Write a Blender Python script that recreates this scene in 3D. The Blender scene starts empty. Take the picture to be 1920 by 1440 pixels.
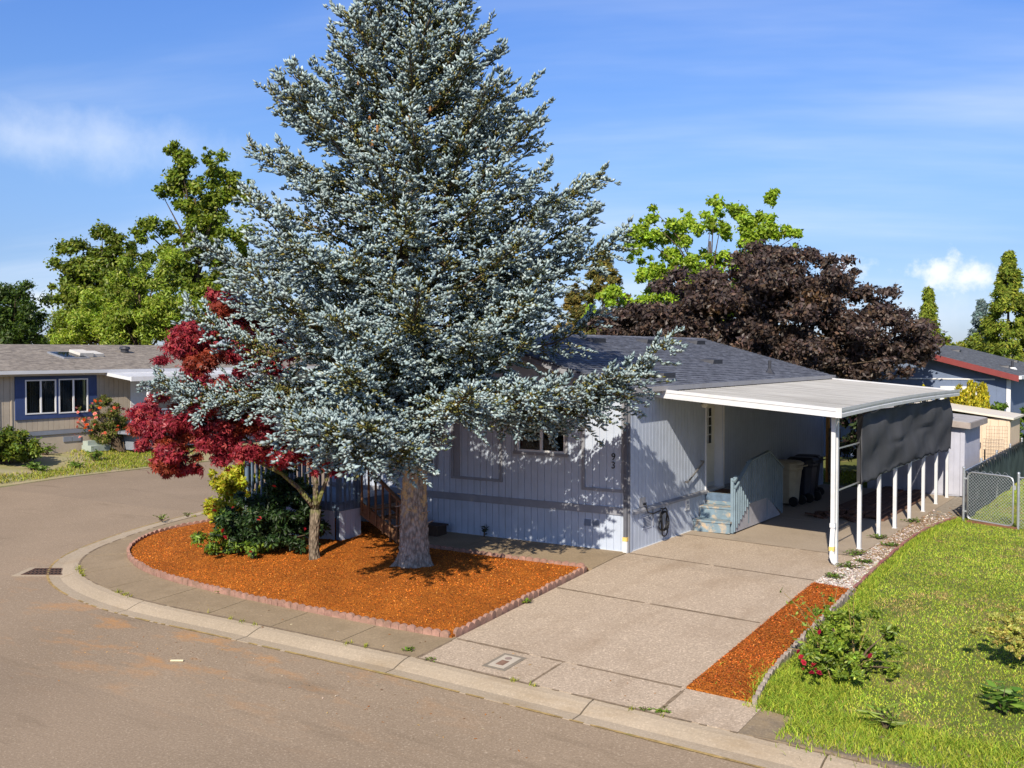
import bpy, math, random
import numpy as np
from mathutils import Vector, Matrix
from mathutils.geometry import delaunay_2d_cdt

scene = bpy.context.scene
COL = scene.collection
R = math.radians
random.seed(7)
rng = np.random.default_rng(7)

# ------------------------------------------------------------------ camera
F = 1980.0                    # focal length in photo pixels (1920 wide)
YAW = math.atan2(1280, 1980)
PIT = math.atan(60.0 / F)
CAM = np.array([9.41, -18.85, 4.0])
fw = np.array([-math.sin(YAW), math.cos(YAW), 0.0])
RT = np.array([math.cos(YAW), math.sin(YAW), 0.0])
UP0 = np.array([0, 0, 1.0])
FWD = fw * math.cos(PIT) - UP0 * math.sin(PIT)
UPV = fw * math.sin(PIT) + UP0 * math.cos(PIT)
cam_d = bpy.data.cameras.new('camera')
cam_d.sensor_width = 36.0
cam_d.lens = F / 1920.0 * 36.0
cam_d.clip_end = 3000
cam = bpy.data.objects.new('camera', cam_d)
COL.objects.link(cam)
cam.location = CAM
cam.rotation_euler = (math.pi / 2 - PIT, 0, YAW)
scene.camera = cam

# ------------------------------------------------------------------ sun, sky, exposure
SUN = np.array([0.42, -1.31, 1.0]); SUN /= np.linalg.norm(SUN)
SUN_EL = math.asin(SUN[2])
sun_d = bpy.data.lights.new('sun', 'SUN')
sun_d.energy = 5.0
sun_d.angle = R(0.53)
sun_d.color = (1.0, 0.90, 0.75)
sun = bpy.data.objects.new('sun', sun_d)
COL.objects.link(sun)
sun.location = (0, -30, 30)
sun.rotation_euler = Vector(SUN).to_track_quat('Z', 'Y').to_euler()

world = bpy.data.worlds.new('World')
scene.world = world
world.use_nodes = True
nt = world.node_tree
nt.nodes.clear()


def ray(x, y):
    return FWD + RT * (x - 960) / F + UPV * (720 - y) / F


def wnode(t, **k):
    n = nt.nodes.new(t)
    for a, b in k.items():
        setattr(n, a, b)
    return n


sky = wnode('ShaderNodeTexSky', sky_type='NISHITA', sun_disc=False, sun_elevation=SUN_EL,
            sun_rotation=math.atan2(SUN[0], SUN[1]), altitude=50, air_density=1.0, dust_density=0.35, ozone_density=3.0)
hs = wnode('ShaderNodeHueSaturation')
hs.inputs['Saturation'].default_value = 1.12
hs.inputs['Value'].default_value = 1.0
nt.links.new(sky.outputs[0], hs.inputs['Color'])
tc = wnode('ShaderNodeTexCoord')


def wmath(op, a, b=None, c=None, clamp=False):
    n = wnode('ShaderNodeMath', operation=op, use_clamp=clamp)
    for i, v in enumerate((a, b, c)):
        if v is None:
            continue
        if isinstance(v, (int, float)):
            n.inputs[i].default_value = v
        else:
            nt.links.new(v, n.inputs[i])
    return n.outputs[0]


def wdot(vec):
    n = wnode('ShaderNodeVectorMath', operation='DOT_PRODUCT')
    nt.links.new(tc.outputs['Generated'], n.inputs[0])
    n.inputs[1].default_value = tuple(float(v) for v in vec)
    return n.outputs['Value']


def wnoise(scale, detail, vec, rough=0.6):
    n = wnode('ShaderNodeTexNoise')
    n.inputs['Scale'].default_value = scale
    n.inputs['Detail'].default_value = detail
    n.inputs['Roughness'].default_value = rough
    nt.links.new(vec, n.inputs['Vector'])
    return n.outputs[0]


def wramp(fac, a, b):
    n = wnode('ShaderNodeMapRange', interpolation_type='SMOOTHSTEP')
    nt.links.new(fac, n.inputs[0])
    n.inputs[1].default_value = a
    n.inputs[2].default_value = b
    return n.outputs[0]


# thin streaks of high cloud all round the sky
sep = wnode('ShaderNodeSeparateXYZ')
nt.links.new(tc.outputs['Generated'], sep.inputs[0])
comb = wnode('ShaderNodeCombineXYZ')
hx = wdot((0.90, 0.43, 0)); hy = wdot((-0.43, 0.90, 0))
den = wmath('ADD', sep.outputs[2], 0.22)
nt.links.new(wmath('MULTIPLY', wmath('DIVIDE', hx, den), 0.30), comb.inputs[0])
nt.links.new(wmath('MULTIPLY', wmath('DIVIDE', hy, den), 1.15), comb.inputs[1])
n1 = wnoise(1.15, 6, comb.outputs[0], 0.55)
cirrus = wmath('MULTIPLY', wramp(n1, 0.43, 0.78), 0.50)


# small fair-weather cumulus low over the horizon (placed by direction)
def cumulus(px, py, w, h, sc, thr, soft=.55):
    d = ray(px, py); d /= np.linalg.norm(d)
    r = np.cross(d, UP0); r /= np.linalg.norm(r)
    u = np.cross(r, d)
    a = wmath('DIVIDE', wdot(r), w / F)
    b = wmath('DIVIDE', wdot(u), h / F)
    front = wmath('GREATER_THAN', wdot(d), 0.3)
    # flat-ish base, billowy top
    rr = wmath('SQRT', wmath('ADD', wmath('MULTIPLY', a, a), wmath('MULTIPLY', b, b)))
    fall = wmath('SUBTRACT', 1.0, rr)
    nz = wnoise(sc, 7, tc.outputs['Generated'], 0.62)
    v = wmath('ADD', fall, wmath('MULTIPLY', wmath('SUBTRACT', nz, 0.5), 2.6))
    return wmath('MULTIPLY', wramp(v, thr, thr + soft), front)


c1 = wmath('MAXIMUM', cumulus(1755, 508, 62, 42, 42, -.02, .95), cumulus(1815, 518, 70, 36, 36, .02, 1.0))
c2 = cumulus(1585, 500, 50, 30, 34, 0.10, .9)
c3 = cumulus(80, 560, 85, 40, 26, 0.05, 1.0)
c4 = cumulus(90, 262, 330, 75, 7, -.1, 1.6)
c5 = cumulus(1720, 590, 260, 80, 9, .0, 1.5)
cl = wmath('MAXIMUM', c1, wmath('MAXIMUM', wmath('MULTIPLY', c2, .8), wmath('MULTIPLY', c3, .8)))
cl = wmath('MAXIMUM', cl, wmath('MULTIPLY', c4, 0.55))
cl = wmath('MAXIMUM', cl, wmath('MULTIPLY', c5, 0.55))
cl = wmath('MAXIMUM', cl, cirrus)
up_ok = wramp(sep.outputs[2], -0.01, 0.02)
cl = wmath('MULTIPLY', cl, up_ok)
mixc = wnode('ShaderNodeMix', data_type='RGBA')
nt.links.new(cl, mixc.inputs['Factor'])
# clear washed blue: deeper overhead, paler low down, the same all round
rz_n = wnode('ShaderNodeValToRGB')
nt.links.new(sep.outputs[2], rz_n.inputs[0])
er = rz_n.color_ramp
er.elements[0].position = 0.0; er.elements[0].color = (.60, .71, 1.15, 1)
er.elements[1].position = 0.30; er.elements[1].color = (.92, 1.04, 1.42, 1)
e_ = er.elements.new(.09); e_.color = (.70, .76, 1.04, 1)
e_ = er.elements.new(.17); e_.color = (.92, .96, 1.18, 1)
tint = wnode('ShaderNodeMix', data_type='RGBA', blend_type='MULTIPLY')
tint.inputs['Factor'].default_value = 1.0
nt.links.new(hs.outputs[0], tint.inputs['A'])
nt.links.new(rz_n.outputs[0], tint.inputs['B'])
nt.links.new(tint.outputs['Result'], mixc.inputs['A'])
mixc.inputs['B'].default_value = (8.6, 9.1, 9.9, 1)
bg = wnode('ShaderNodeBackground')
bg.inputs['Strength'].default_value = 0.080
nt.links.new(mixc.outputs['Result'], bg.inputs['Color'])
wout = wnode('ShaderNodeOutputWorld')
nt.links.new(bg.outputs[0], wout.inputs['Surface'])

scene.view_settings.view_transform = 'Standard'
scene.view_settings.look = 'None'
scene.view_settings.gamma = 1
scene.view_settings.use_curve_mapping = False
scene.view_settings.exposure = 0.56
scene.cycles.use_denoising = True
scene.cycles.max_bounces = 6
scene.cycles.transparent_max_bounces = 8


# ------------------------------------------------------------------ terrain and pixel helpers
def clamp(v, a, b):
    return np.minimum(np.maximum(v, a), b)


def gz(X, Y):
    X = np.asarray(X, float); Y = np.asarray(Y, float)
    z = -.029 * clamp(X, 0, 7) + .07 * clamp(Y + .5, -9, 0)
    z = z + .42 * clamp((-21.6 - X) / 3.2, 0, 1) * clamp((Y + 12) / 6, 0, 1)
    return z


def gzf(x, y):
    return float(gz(x, y))


def at(x, y, z=None):
    d = ray(x, y)
    if z is not None:
        return CAM + d * (z - CAM[2]) / d[2]
    z = 0.
    for _ in range(60):
        p = CAM + d * (z - CAM[2]) / d[2]
        z = .5 * z + .5 * gzf(p[0], p[1])
    return p


def atX(x, y, X):
    d = ray(x, y); return CAM + d * (X - CAM[0]) / d[0]


def atY(x, y, Y):
    d = ray(x, y); return CAM + d * (Y - CAM[1]) / d[1]


# ------------------------------------------------------------------ materials
MATS = {}


def new_mat(name):
    m = bpy.data.materials.new(name)
    m.use_nodes = True
    t = m.node_tree
    t.nodes.clear()
    out = t.nodes.new('ShaderNodeOutputMaterial')
    b = t.nodes.new('ShaderNodeBsdfPrincipled')
    t.links.new(b.outputs[0], out.inputs[0])
    MATS[name] = m
    return m, t, b


def N(t, typ, **k):
    n = t.nodes.new(typ)
    for a, b in k.items():
        setattr(n, a, b)
    return n


def noise_node(t, vec, scale, detail=4, rough=.6):
    n = N(t, 'ShaderNodeTexNoise')
    n.inputs['Scale'].default_value = scale
    n.inputs['Detail'].default_value = detail
    n.inputs['Roughness'].default_value = rough
    t.links.new(vec, n.inputs['Vector'])
    return n.outputs[0]


def maprange(t, v, a, b, c=0., d=1.):
    n = N(t, 'ShaderNodeMapRange')
    t.links.new(v, n.inputs[0])
    for i, q in enumerate((a, b, c, d)):
        n.inputs[i + 1].default_value = q
    return n.outputs[0]


def mixrgb(t, fac, a, b, mode='MIX'):
    n = N(t, 'ShaderNodeMix', data_type='RGBA', blend_type=mode)
    if isinstance(fac, (int, float)):
        n.inputs['Factor'].default_value = fac
    else:
        t.links.new(fac, n.inputs['Factor'])
    for s, v in (('A', a), ('B', b)):
        if isinstance(v, tuple):
            n.inputs[s].default_value = (*v[:3], 1)
        else:
            t.links.new(v, n.inputs[s])
    return n.outputs['Result']


def posvec(t, stretch=(1, 1, 1)):
    g = N(t, 'ShaderNodeNewGeometry')
    if stretch == (1, 1, 1):
        return g.outputs['Position']
    m = N(t, 'ShaderNodeMapping')
    m.inputs['Scale'].default_value = stretch
    t.links.new(g.outputs['Position'], m.inputs[0])
    return m.outputs[0]


def bump(t, b, h, strength, dist):
    n = N(t, 'ShaderNodeBump')
    n.inputs['Strength'].default_value = strength
    n.inputs['Distance'].default_value = dist
    t.links.new(h, n.inputs['Height'])
    t.links.new(n.outputs[0], b.inputs['Normal'])


def mat(name, col, rough=.7, var=.18, scale=6., bmp=0., bscale=60., col2=None, spec=.35, metal=0., stretch=(1, 1, 1), fine=0., fscale=150., dirt=None, dscale=1.5, dthr=(.5, .75)):
    """painted / plain surface: base colour broken by two scales of noise, optional second colour and dirt"""
    if name in MATS:
        return MATS[name]
    m, t, b = new_mat(name)
    p = posvec(t, stretch)
    c2 = col2 or tuple(max(0, v * (1 - var)) for v in col)
    c1 = col if col2 else tuple(min(1, v * (1 + var * .5)) for v in col)
    n = noise_node(t, p, scale, 5)
    c = mixrgb(t, maprange(t, n, .32, .68), c1, c2)
    if fine:
        nf = noise_node(t, p, fscale, 2)
        c = mixrgb(t, maprange(t, nf, .3, .7, 0, fine), c, tuple(v * .35 for v in col))
        nf2 = noise_node(t, p, fscale * .63, 2)
        c = mixrgb(t, maprange(t, nf2, .52, .75, 0, fine), c, tuple(min(1, v * 1.7) for v in col))
    if dirt:
        nd = noise_node(t, p, dscale, 6)
        c = mixrgb(t, maprange(t, nd, dthr[0], dthr[1], 0, .8), c, dirt)
    t.links.new(c, b.inputs['Base Color'])
    b.inputs['Roughness'].default_value = rough
    b.inputs['Specular IOR Level'].default_value = spec
    b.inputs['Metallic'].default_value = metal
    if bmp:
        bump(t, b, noise_node(t, p, bscale, 4), bmp, .02)
    return m


def leaf_mat(name, trans=.35, rough=.45, spec=.35):
    """colour comes from each leaf's own colour attribute"""
    if name in MATS:
        return MATS[name]
    m, t, b = new_mat(name)
    a = N(t, 'ShaderNodeAttribute', attribute_name='Col')
    t.links.new(a.outputs['Color'], b.inputs['Base Color'])
    b.inputs['Roughness'].default_value = rough
    b.inputs['Specular IOR Level'].default_value = spec
    tr = N(t, 'ShaderNodeBsdfTranslucent')
    hsn = N(t, 'ShaderNodeHueSaturation')
    hsn.inputs['Saturation'].default_value = 1.15
    hsn.inputs['Value'].default_value = 1.3
    t.links.new(a.outputs['Color'], hsn.inputs['Color'])
    t.links.new(hsn.outputs[0], tr.inputs['Color'])
    ms = N(t, 'ShaderNodeMixShader')
    ms.inputs[0].default_value = trans
    t.links.new(b.outputs[0], ms.inputs[1])
    t.links.new(tr.outputs[0], ms.inputs[2])
    out = [n for n in t.nodes if n.type == 'OUTPUT_MATERIAL'][0]
    t.links.new(ms.outputs[0], out.inputs[0])
    return m


LEAF = leaf_mat('leaf')
LEAFM = leaf_mat('leaf_matt', trans=.2, rough=.7, spec=.2)
NEEDLE = leaf_mat('needle', trans=.18, rough=.75, spec=.15)

paint = mat('lavender_grey_paint', (.40, .455, .55), .62, .08, 3., .15, 40, fine=.06, fscale=90, dirt=(.30, .32, .39), dscale=.9, dthr=(.55, .95))
trim = mat('grey_trim_paint', (.225, .235, .265), .6, .12, 4., .1, 60)
white = mat('white_paint', (.64, .65, .66), .45, .05, 3., dirt=(.48, .47, .44), dscale=2.2, dthr=(.55, .95))
whiteal = mat('white_aluminium', (.55, .56, .58), .38, .05, 2., spec=.5, dirt=(.40, .40, .38), dscale=2.6, dthr=(.50, .85))
cream = mat('cream_door_paint', (.72, .70, .60), .4, .05, 3.)
deckblue = mat('slate_blue_paint', (.10, .15, .22), .6, .25, 6., .15, 40)
stepblue = mat('worn_blue_paint', (.165, .235, .285), .7, .2, 5., .2, 60, dirt=(.46, .34, .21), dscale=6.5, dthr=(.50, .64))
railblue = mat('pale_blue_paint', (.175, .24, .29), .55, .15, 5., .1, 60)
greyply = mat('grey_plywood', (.33, .33, .36), .8, .15, 6., .1, 50)
brownwood = mat('brown_stained_wood', (.17, .088, .045), .6, .35, 9., .2, 40, stretch=(1, 1, 3))
rawwood = mat('weathered_fence_wood', (.17, .13, .09), .85, .35, 8., .3, 40, stretch=(6, 6, 1))
orangewood = mat('orange_cedar', (.55, .25, .06), .7, .2, 8., stretch=(6, 6, 1))
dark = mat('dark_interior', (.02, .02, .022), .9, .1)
blind = mat('white_blind', (.6, .62, .62), .7, .05, 3.)
black = mat('black_plastic', (.012, .012, .014), .45, .2, 8.)
navybin = mat('navy_plastic', (.014, .018, .035), .45, .2, 8.)
tanbin = mat('tan_plastic', (.36, .32, .24), .5, .12, 6.)
steel = mat('galvanised_steel', (.50, .52, .54), .42, .15, 12., metal=.75)
pipe = mat('bare_steel_pipe', (.42, .40, .38), .4, .2, 10., metal=.8)
yellowed = mat('yellowed_joint', (.62, .45, .14), .6, .2, 12.)
foundation = mat('pale_concrete_trim', (.55, .54, .52), .85, .1, 5.)
iron = mat('rusty_iron', (.10, .055, .035), .75, .4, 14.)
pit_shade = mat('pit_shade_black', (.004, .004, .004), 1., 0.)
pinkedge = mat('pink_concrete', (.33, .185, .14), .9, .35, 7., .3, 60, fine=.2, fscale=80, dirt=(.20, .13, .09), dscale=5., dthr=(.45, .7))
rededge = mat('faded_red_edging', (.27, .09, .085), .7, .3, 6., .2, 50, dirt=(.30, .22, .18), dscale=3.5, dthr=(.45, .8))
shedlilac = mat('lilac_shed_paint', (.38, .39, .46), .7, .1, 3., .1, 40)
shedroof = mat('grey_board_roof', (.34, .33, .33), .85, .2, 5., .2, 40)
beige = mat('beige_sheet_metal', (.60, .48, .35), .55, .06, 3.)
beigeroof = mat('cream_sheet_metal', (.62, .57, .48), .5, .06, 3.)
neigh = mat('taupe_siding', (.42, .36, .28), .75, .08, 3., .1, 40)
navy = mat('navy_paint', (.035, .06, .16), .55, .12, 4.)
greybelt = mat('slate_trim', (.20, .22, .26), .6, .1, 4.)
bluesiding = mat('blue_siding', (.13, .17, .26), .7, .1, 3., .1, 40)
redtrim = mat('brick_red_paint', (.19, .038, .036), .5, .12, 4.)
mintstep = mat('pale_mint_paint', (.30, .35, .31), .7, .1, 4.)
concrete_far = mat('block_concrete', (.30, .29, .27), .9, .15, 5.)


def glass_mat():
    m, t, b = new_mat('window_glass')
    b.inputs['Base Color'].default_value = (.02, .025, .03, 1)
    b.inputs['Roughness'].default_value = .04
    b.inputs['Specular IOR Level'].default_value = .8
    tr = N(t, 'ShaderNodeBsdfTransparent')
    tr.inputs[0].default_value = (.75, .8, .8, 1)
    ms = N(t, 'ShaderNodeMixShader')
    fr = N(t, 'ShaderNodeFresnel'); fr.inputs[0].default_value = 1.5
    mr = maprange(t, fr.outputs[0], 0, 1, .22, 1)
    t.links.new(mr, ms.inputs[0])
    t.links.new(tr.outputs[0], ms.inputs[1])
    t.links.new(b.outputs[0], ms.inputs[2])
    out = [n for n in t.nodes if n.type == 'OUTPUT_MATERIAL'][0]
    t.links.new(ms.outputs[0], out.inputs[0])
    return m


glass = glass_mat()


def asphalt_mat():
    m, t, b = new_mat('aged_asphalt')
    p = posvec(t)
    big = noise_node(t, p, .22, 5)
    c = mixrgb(t, maprange(t, big, .35, .65), (.300, .228, .158), (.240, .182, .126))
    agg = noise_node(t, p, 30, 3, .75)
    c = mixrgb(t, maprange(t, agg, .30, .70, 0, .5), c, (.12, .09, .06))
    agg2 = noise_node(t, p, 36, 2)
    c = mixrgb(t, maprange(t, agg2, .56, .74, 0, .55), c, (.48, .39, .29))
    st = noise_node(t, posvec(t, (.35, 1.6, 1)), .9, 6, .65)
    c = mixrgb(t, maprange(t, st, .58, .74, 0, .55), c, (.125, .092, .06))
    # worn brown-orange dust blown off the bark mulch, lying along the gutter
    sx = N(t, 'ShaderNodeSeparateXYZ'); t.links.new(p, sx.inputs[0])
    near = maprange(t, sx.outputs[1], -10.4, -7.8, 0, 1)
    past = maprange(t, sx.outputs[0], -3.0, 2.5, 1, 0)
    pre = maprange(t, sx.outputs[0], -12, -5.0, 0, 1)
    du = noise_node(t, posvec(t, (.5, 1.2, 1)), 1.5, 6, .7)
    k = N(t, 'ShaderNodeMath', operation='MULTIPLY'); t.links.new(near, k.inputs[0]); t.links.new(past, k.inputs[1])
    k1 = N(t, 'ShaderNodeMath', operation='MULTIPLY'); t.links.new(k.outputs[0], k1.inputs[0]); t.links.new(pre, k1.inputs[1])
    k2 = N(t, 'ShaderNodeMath', operation='MULTIPLY'); t.links.new(k1.outputs[0], k2.inputs[0]); t.links.new(maprange(t, du, .52, .68, 0, .75), k2.inputs[1])
    c = mixrgb(t, k2.outputs[0], c, (.42, .20, .06))
    t.links.new(c, b.inputs['Base Color'])
    b.inputs['Roughness'].default_value = .9
    b.inputs['Specular IOR Level'].default_value = .2
    bump(t, b, agg, .35, .01)
    return m


def concrete_mat(name, c1, c2, stain, agg=.45, sthr=(.55, .8), stretch=(1, 1, 1)):
    m, t, b = new_mat(name)
    p = posvec(t)
    big = noise_node(t, p, .7, 5)
    c = mixrgb(t, maprange(t, big, .3, .7), c1, c2)
    a1 = noise_node(t, p, 26, 3, .75)
    c = mixrgb(t, maprange(t, a1, .34, .66, 0, agg), c, tuple(v * .42 for v in c1))
    a2 = noise_node(t, p, 33, 2)
    c = mixrgb(t, maprange(t, a2, .54, .72, 0, agg), c, tuple(min(1, v * 1.6) for v in c1))
    st = noise_node(t, posvec(t, stretch), 1.1, 6, .65)
    c = mixrgb(t, maprange(t, st, sthr[0], sthr[1], 0, .6), c, stain)
    t.links.new(c, b.inputs['Base Color'])
    b.inputs['Roughness'].default_value = .88
    b.inputs['Specular IOR Level'].default_value = .25
    bump(t, b, a1, .3, .008)
    return m


asphalt = asphalt_mat()
drive_c = concrete_mat('exposed_aggregate', (.44, .352, .262), (.38, .30, .22), (.235, .17, .11), .62, (.50, .74), (1.1, .45, 1))
walk_c = concrete_mat('mossy_sidewalk', (.29, .222, .142), (.24, .182, .115), (.15, .112, .065), .35, (.48, .75))
kerb_c = concrete_mat('kerb_concrete', (.38, .31, .225), (.32, .26, .185), (.23, .16, .085), .3, (.55, .78), (.6, 1.5, 1))
slab_c = concrete_mat('carport_slab', (.34, .28, .215), (.29, .235, .175), (.16, .135, .11), .25)
oldasph = concrete_mat('crumbled_asphalt', (.20, .165, .125), (.14, .115, .088), (.30, .22, .12), .6, (.42, .62))


def mulch_mat():
    m, t, b = new_mat('bark_mulch')
    p = posvec(t)
    v = N(t, 'ShaderNodeTexVoronoi'); v.inputs['Scale'].default_value = 42
    t.links.new(posvec(t, (1, 1.7, 1)), v.inputs['Vector'])
    big = noise_node(t, p, 1.6, 5)
    c = mixrgb(t, maprange(t, big, .35, .65), (.52, .165, .022), (.36, .11, .016))
    sp = N(t, 'ShaderNodeSeparateColor'); t.links.new(v.outputs['Color'], sp.inputs[0])
    c = mixrgb(t, maprange(t, sp.outputs[0], .2, 1, 0, .75), c, (.12, .04, .010))
    t.links.new(c, b.inputs['Base Color'])
    b.inputs['Roughness'].default_value = .95
    b.inputs['Specular IOR Level'].default_value = .1
    bump(t, b, v.outputs['Distance'], .8, .03)
    return m


mulch = mulch_mat()
soil = mat('dry_soil', (.20, .14, .085), .95, .35, 2.5, .4, 40, fine=.3, fscale=60)
turf = mat('thatch_under_grass', (.13, .135, .028), .95, .45, 2.2, .4, 30, col2=(.075, .10, .018), fine=.25, fscale=60, dirt=(.26, .19, .085), dscale=.9, dthr=(.56, .75))
gravelbase = mat('gravel_bed', (.30, .26, .21), .95, .35, 9., .5, 50, fine=.4, fscale=55)
earth = mat('dry_ground', (.17, .16, .07), .95, .4, 1.2, .3, 30, col2=(.10, .12, .035), fine=.2, fscale=50)


def shingle_mat(name, c1, c2, along_y=True):
    m, t, b = new_mat(name)
    p = posvec(t)
    mp = N(t, 'ShaderNodeMapping')
    t.links.new(p, mp.inputs[0])
    if along_y:
        mp.inputs['Rotation'].default_value = (0, 0, R(90))
    mp.inputs['Scale'].default_value = (1, 1, 1)
    st = noise_node(t, posvec(t, (7.2, 1.6, 7.2) if along_y else (1.6, 7.2, 7.2)), 1.3, 3, .7)
    c = mixrgb(t, maprange(t, st, .38, .60), c1, c2)
    tabn = noise_node(t, posvec(t, (7.2, 4.5, 7.2) if along_y else (4.5, 7.2, 7.2)), 1.0, 1, .5)
    c = mixrgb(t, maprange(t, tabn, .50, .62, 0, .55), c, tuple(v * .55 for v in c2))
    g = noise_node(t, p, 40, 2)
    c = mixrgb(t, maprange(t, g, .35, .7, 0, .4), c, tuple(v * .5 for v in c2))
    t.links.new(c, b.inputs['Base Color'])
    b.inputs['Roughness'].default_value = .9
    b.inputs['Specular IOR Level'].default_value = .2
    bump(t, b, g, .3, .01)
    return m


shingle_grey = shingle_mat('charcoal_shingle', (.165, .178, .215), (.085, .093, .116))
shingle_tan = shingle_mat('weathered_tan_shingle', (.35, .31, .26), (.205, .18, .155))
shingle_blue = shingle_mat('slate_shingle', (.13, .14, .15), (.075, .08, .09))


def bark_mat(name, c1, c2, scale, patch=None):
    m, t, b = new_mat(name)
    p = posvec(t, (1, 1, .45))
    v = N(t, 'ShaderNodeTexVoronoi'); v.inputs['Scale'].default_value = scale
    t.links.new(p, v.inputs['Vector'])
    n = noise_node(t, p, scale * .5, 5)
    c = mixrgb(t, maprange(t, n, .3, .7), c1, c2)
    c = mixrgb(t, maprange(t, v.outputs['Distance'], .25, .75, 0, .7), c, tuple(q * .35 for q in c2))
    if patch:
        pn = noise_node(t, posvec(t), 6.5, 4)
        sx = N(t, 'ShaderNodeSeparateXYZ'); t.links.new(posvec(t), sx.inputs[0])
        k = N(t, 'ShaderNodeMath', operation='MULTIPLY')
        t.links.new(maprange(t, pn, .48, .58), k.inputs[0])
        t.links.new(maprange(t, sx.outputs[2], .65, 1.0), k.inputs[1])
        c = mixrgb(t, k.outputs[0], c, patch)
    t.links.new(c, b.inputs['Base Color'])
    b.inputs['Roughness'].default_value = .95
    b.inputs['Specular IOR Level'].default_value = .1
    bump(t, b, v.outputs['Distance'], .9, .04)
    return m


spruce_bark = bark_mat('spruce_bark', (.44, .385, .33), (.30, .26, .22), 22, patch=(.50, .36, .18))
maple_bark = bark_mat('maple_bark', (.24, .19, .14), (.15, .12, .085), 26, patch=(.15, .16, .05))
brown_bark = bark_mat('brown_bark', (.13, .095, .065), (.08, .06, .04), 14)
twig = mat('twig_brown', (.10, .07, .045), .9, .3, 8.)


def fabric_mat(name, col):
    m, t, b = new_mat(name)
    n = noise_node(t, posvec(t), 1.6, 4)
    c = mixrgb(t, maprange(t, n, .35, .65), col, tuple(v * .72 for v in col))
    w = noise_node(t, posvec(t, (1, 1, 4)), 60, 2)
    c = mixrgb(t, maprange(t, w, .3, .7, 0, .25), c, tuple(v * 1.5 for v in col))
    t.links.new(c, b.inputs['Base Color'])
    b.inputs['Roughness'].default_value = .85
    b.inputs['Specular IOR Level'].default_value = .15
    bump(t, b, n, .15, .03)
    return m


screen_m = fabric_mat('charcoal_shade_cloth', (.062, .064, .070))
green_m = fabric_mat('dark_green_privacy_cloth', (.045, .065, .062))
pan_d = mat('dark_aluminium', (.10, .098, .092), .7, .25, 3., spec=.3, stretch=(.3, 4, 1))
pan_m = mat('ribbed_aluminium', (.33, .33, .325), .55, .15, 1.4, spec=.4, dirt=(.13, .125, .115), dscale=2.0, dthr=(.42, .70), stretch=(.22, 5, 1))


# ------------------------------------------------------------------ mesh helpers
def props(o, label=None, cat=None, group=None, kind=None):
    if label:
        o['label'] = label
    if cat:
        o['category'] = cat
    if group:
        o['group'] = group
    if kind:
        o['kind'] = kind
    return o


def thing(name, label, cat, loc=(0, 0, 0), rz=0., group=None):
    o = bpy.data.objects.new(name, None)
    o.empty_display_size = .2
    COL.objects.link(o)
    o.location = loc
    o.rotation_euler = (0, 0, rz)
    return props(o, label, cat, group)


def child(o, parent):
    """parts of fixed things are written in world coordinates; the Empty still stands at the thing's base"""
    o.parent = parent
    if parent.type == 'EMPTY' and not parent.get('_local'):
        o.matrix_parent_inverse = Matrix.Translation(-parent.location)
    return o


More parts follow.
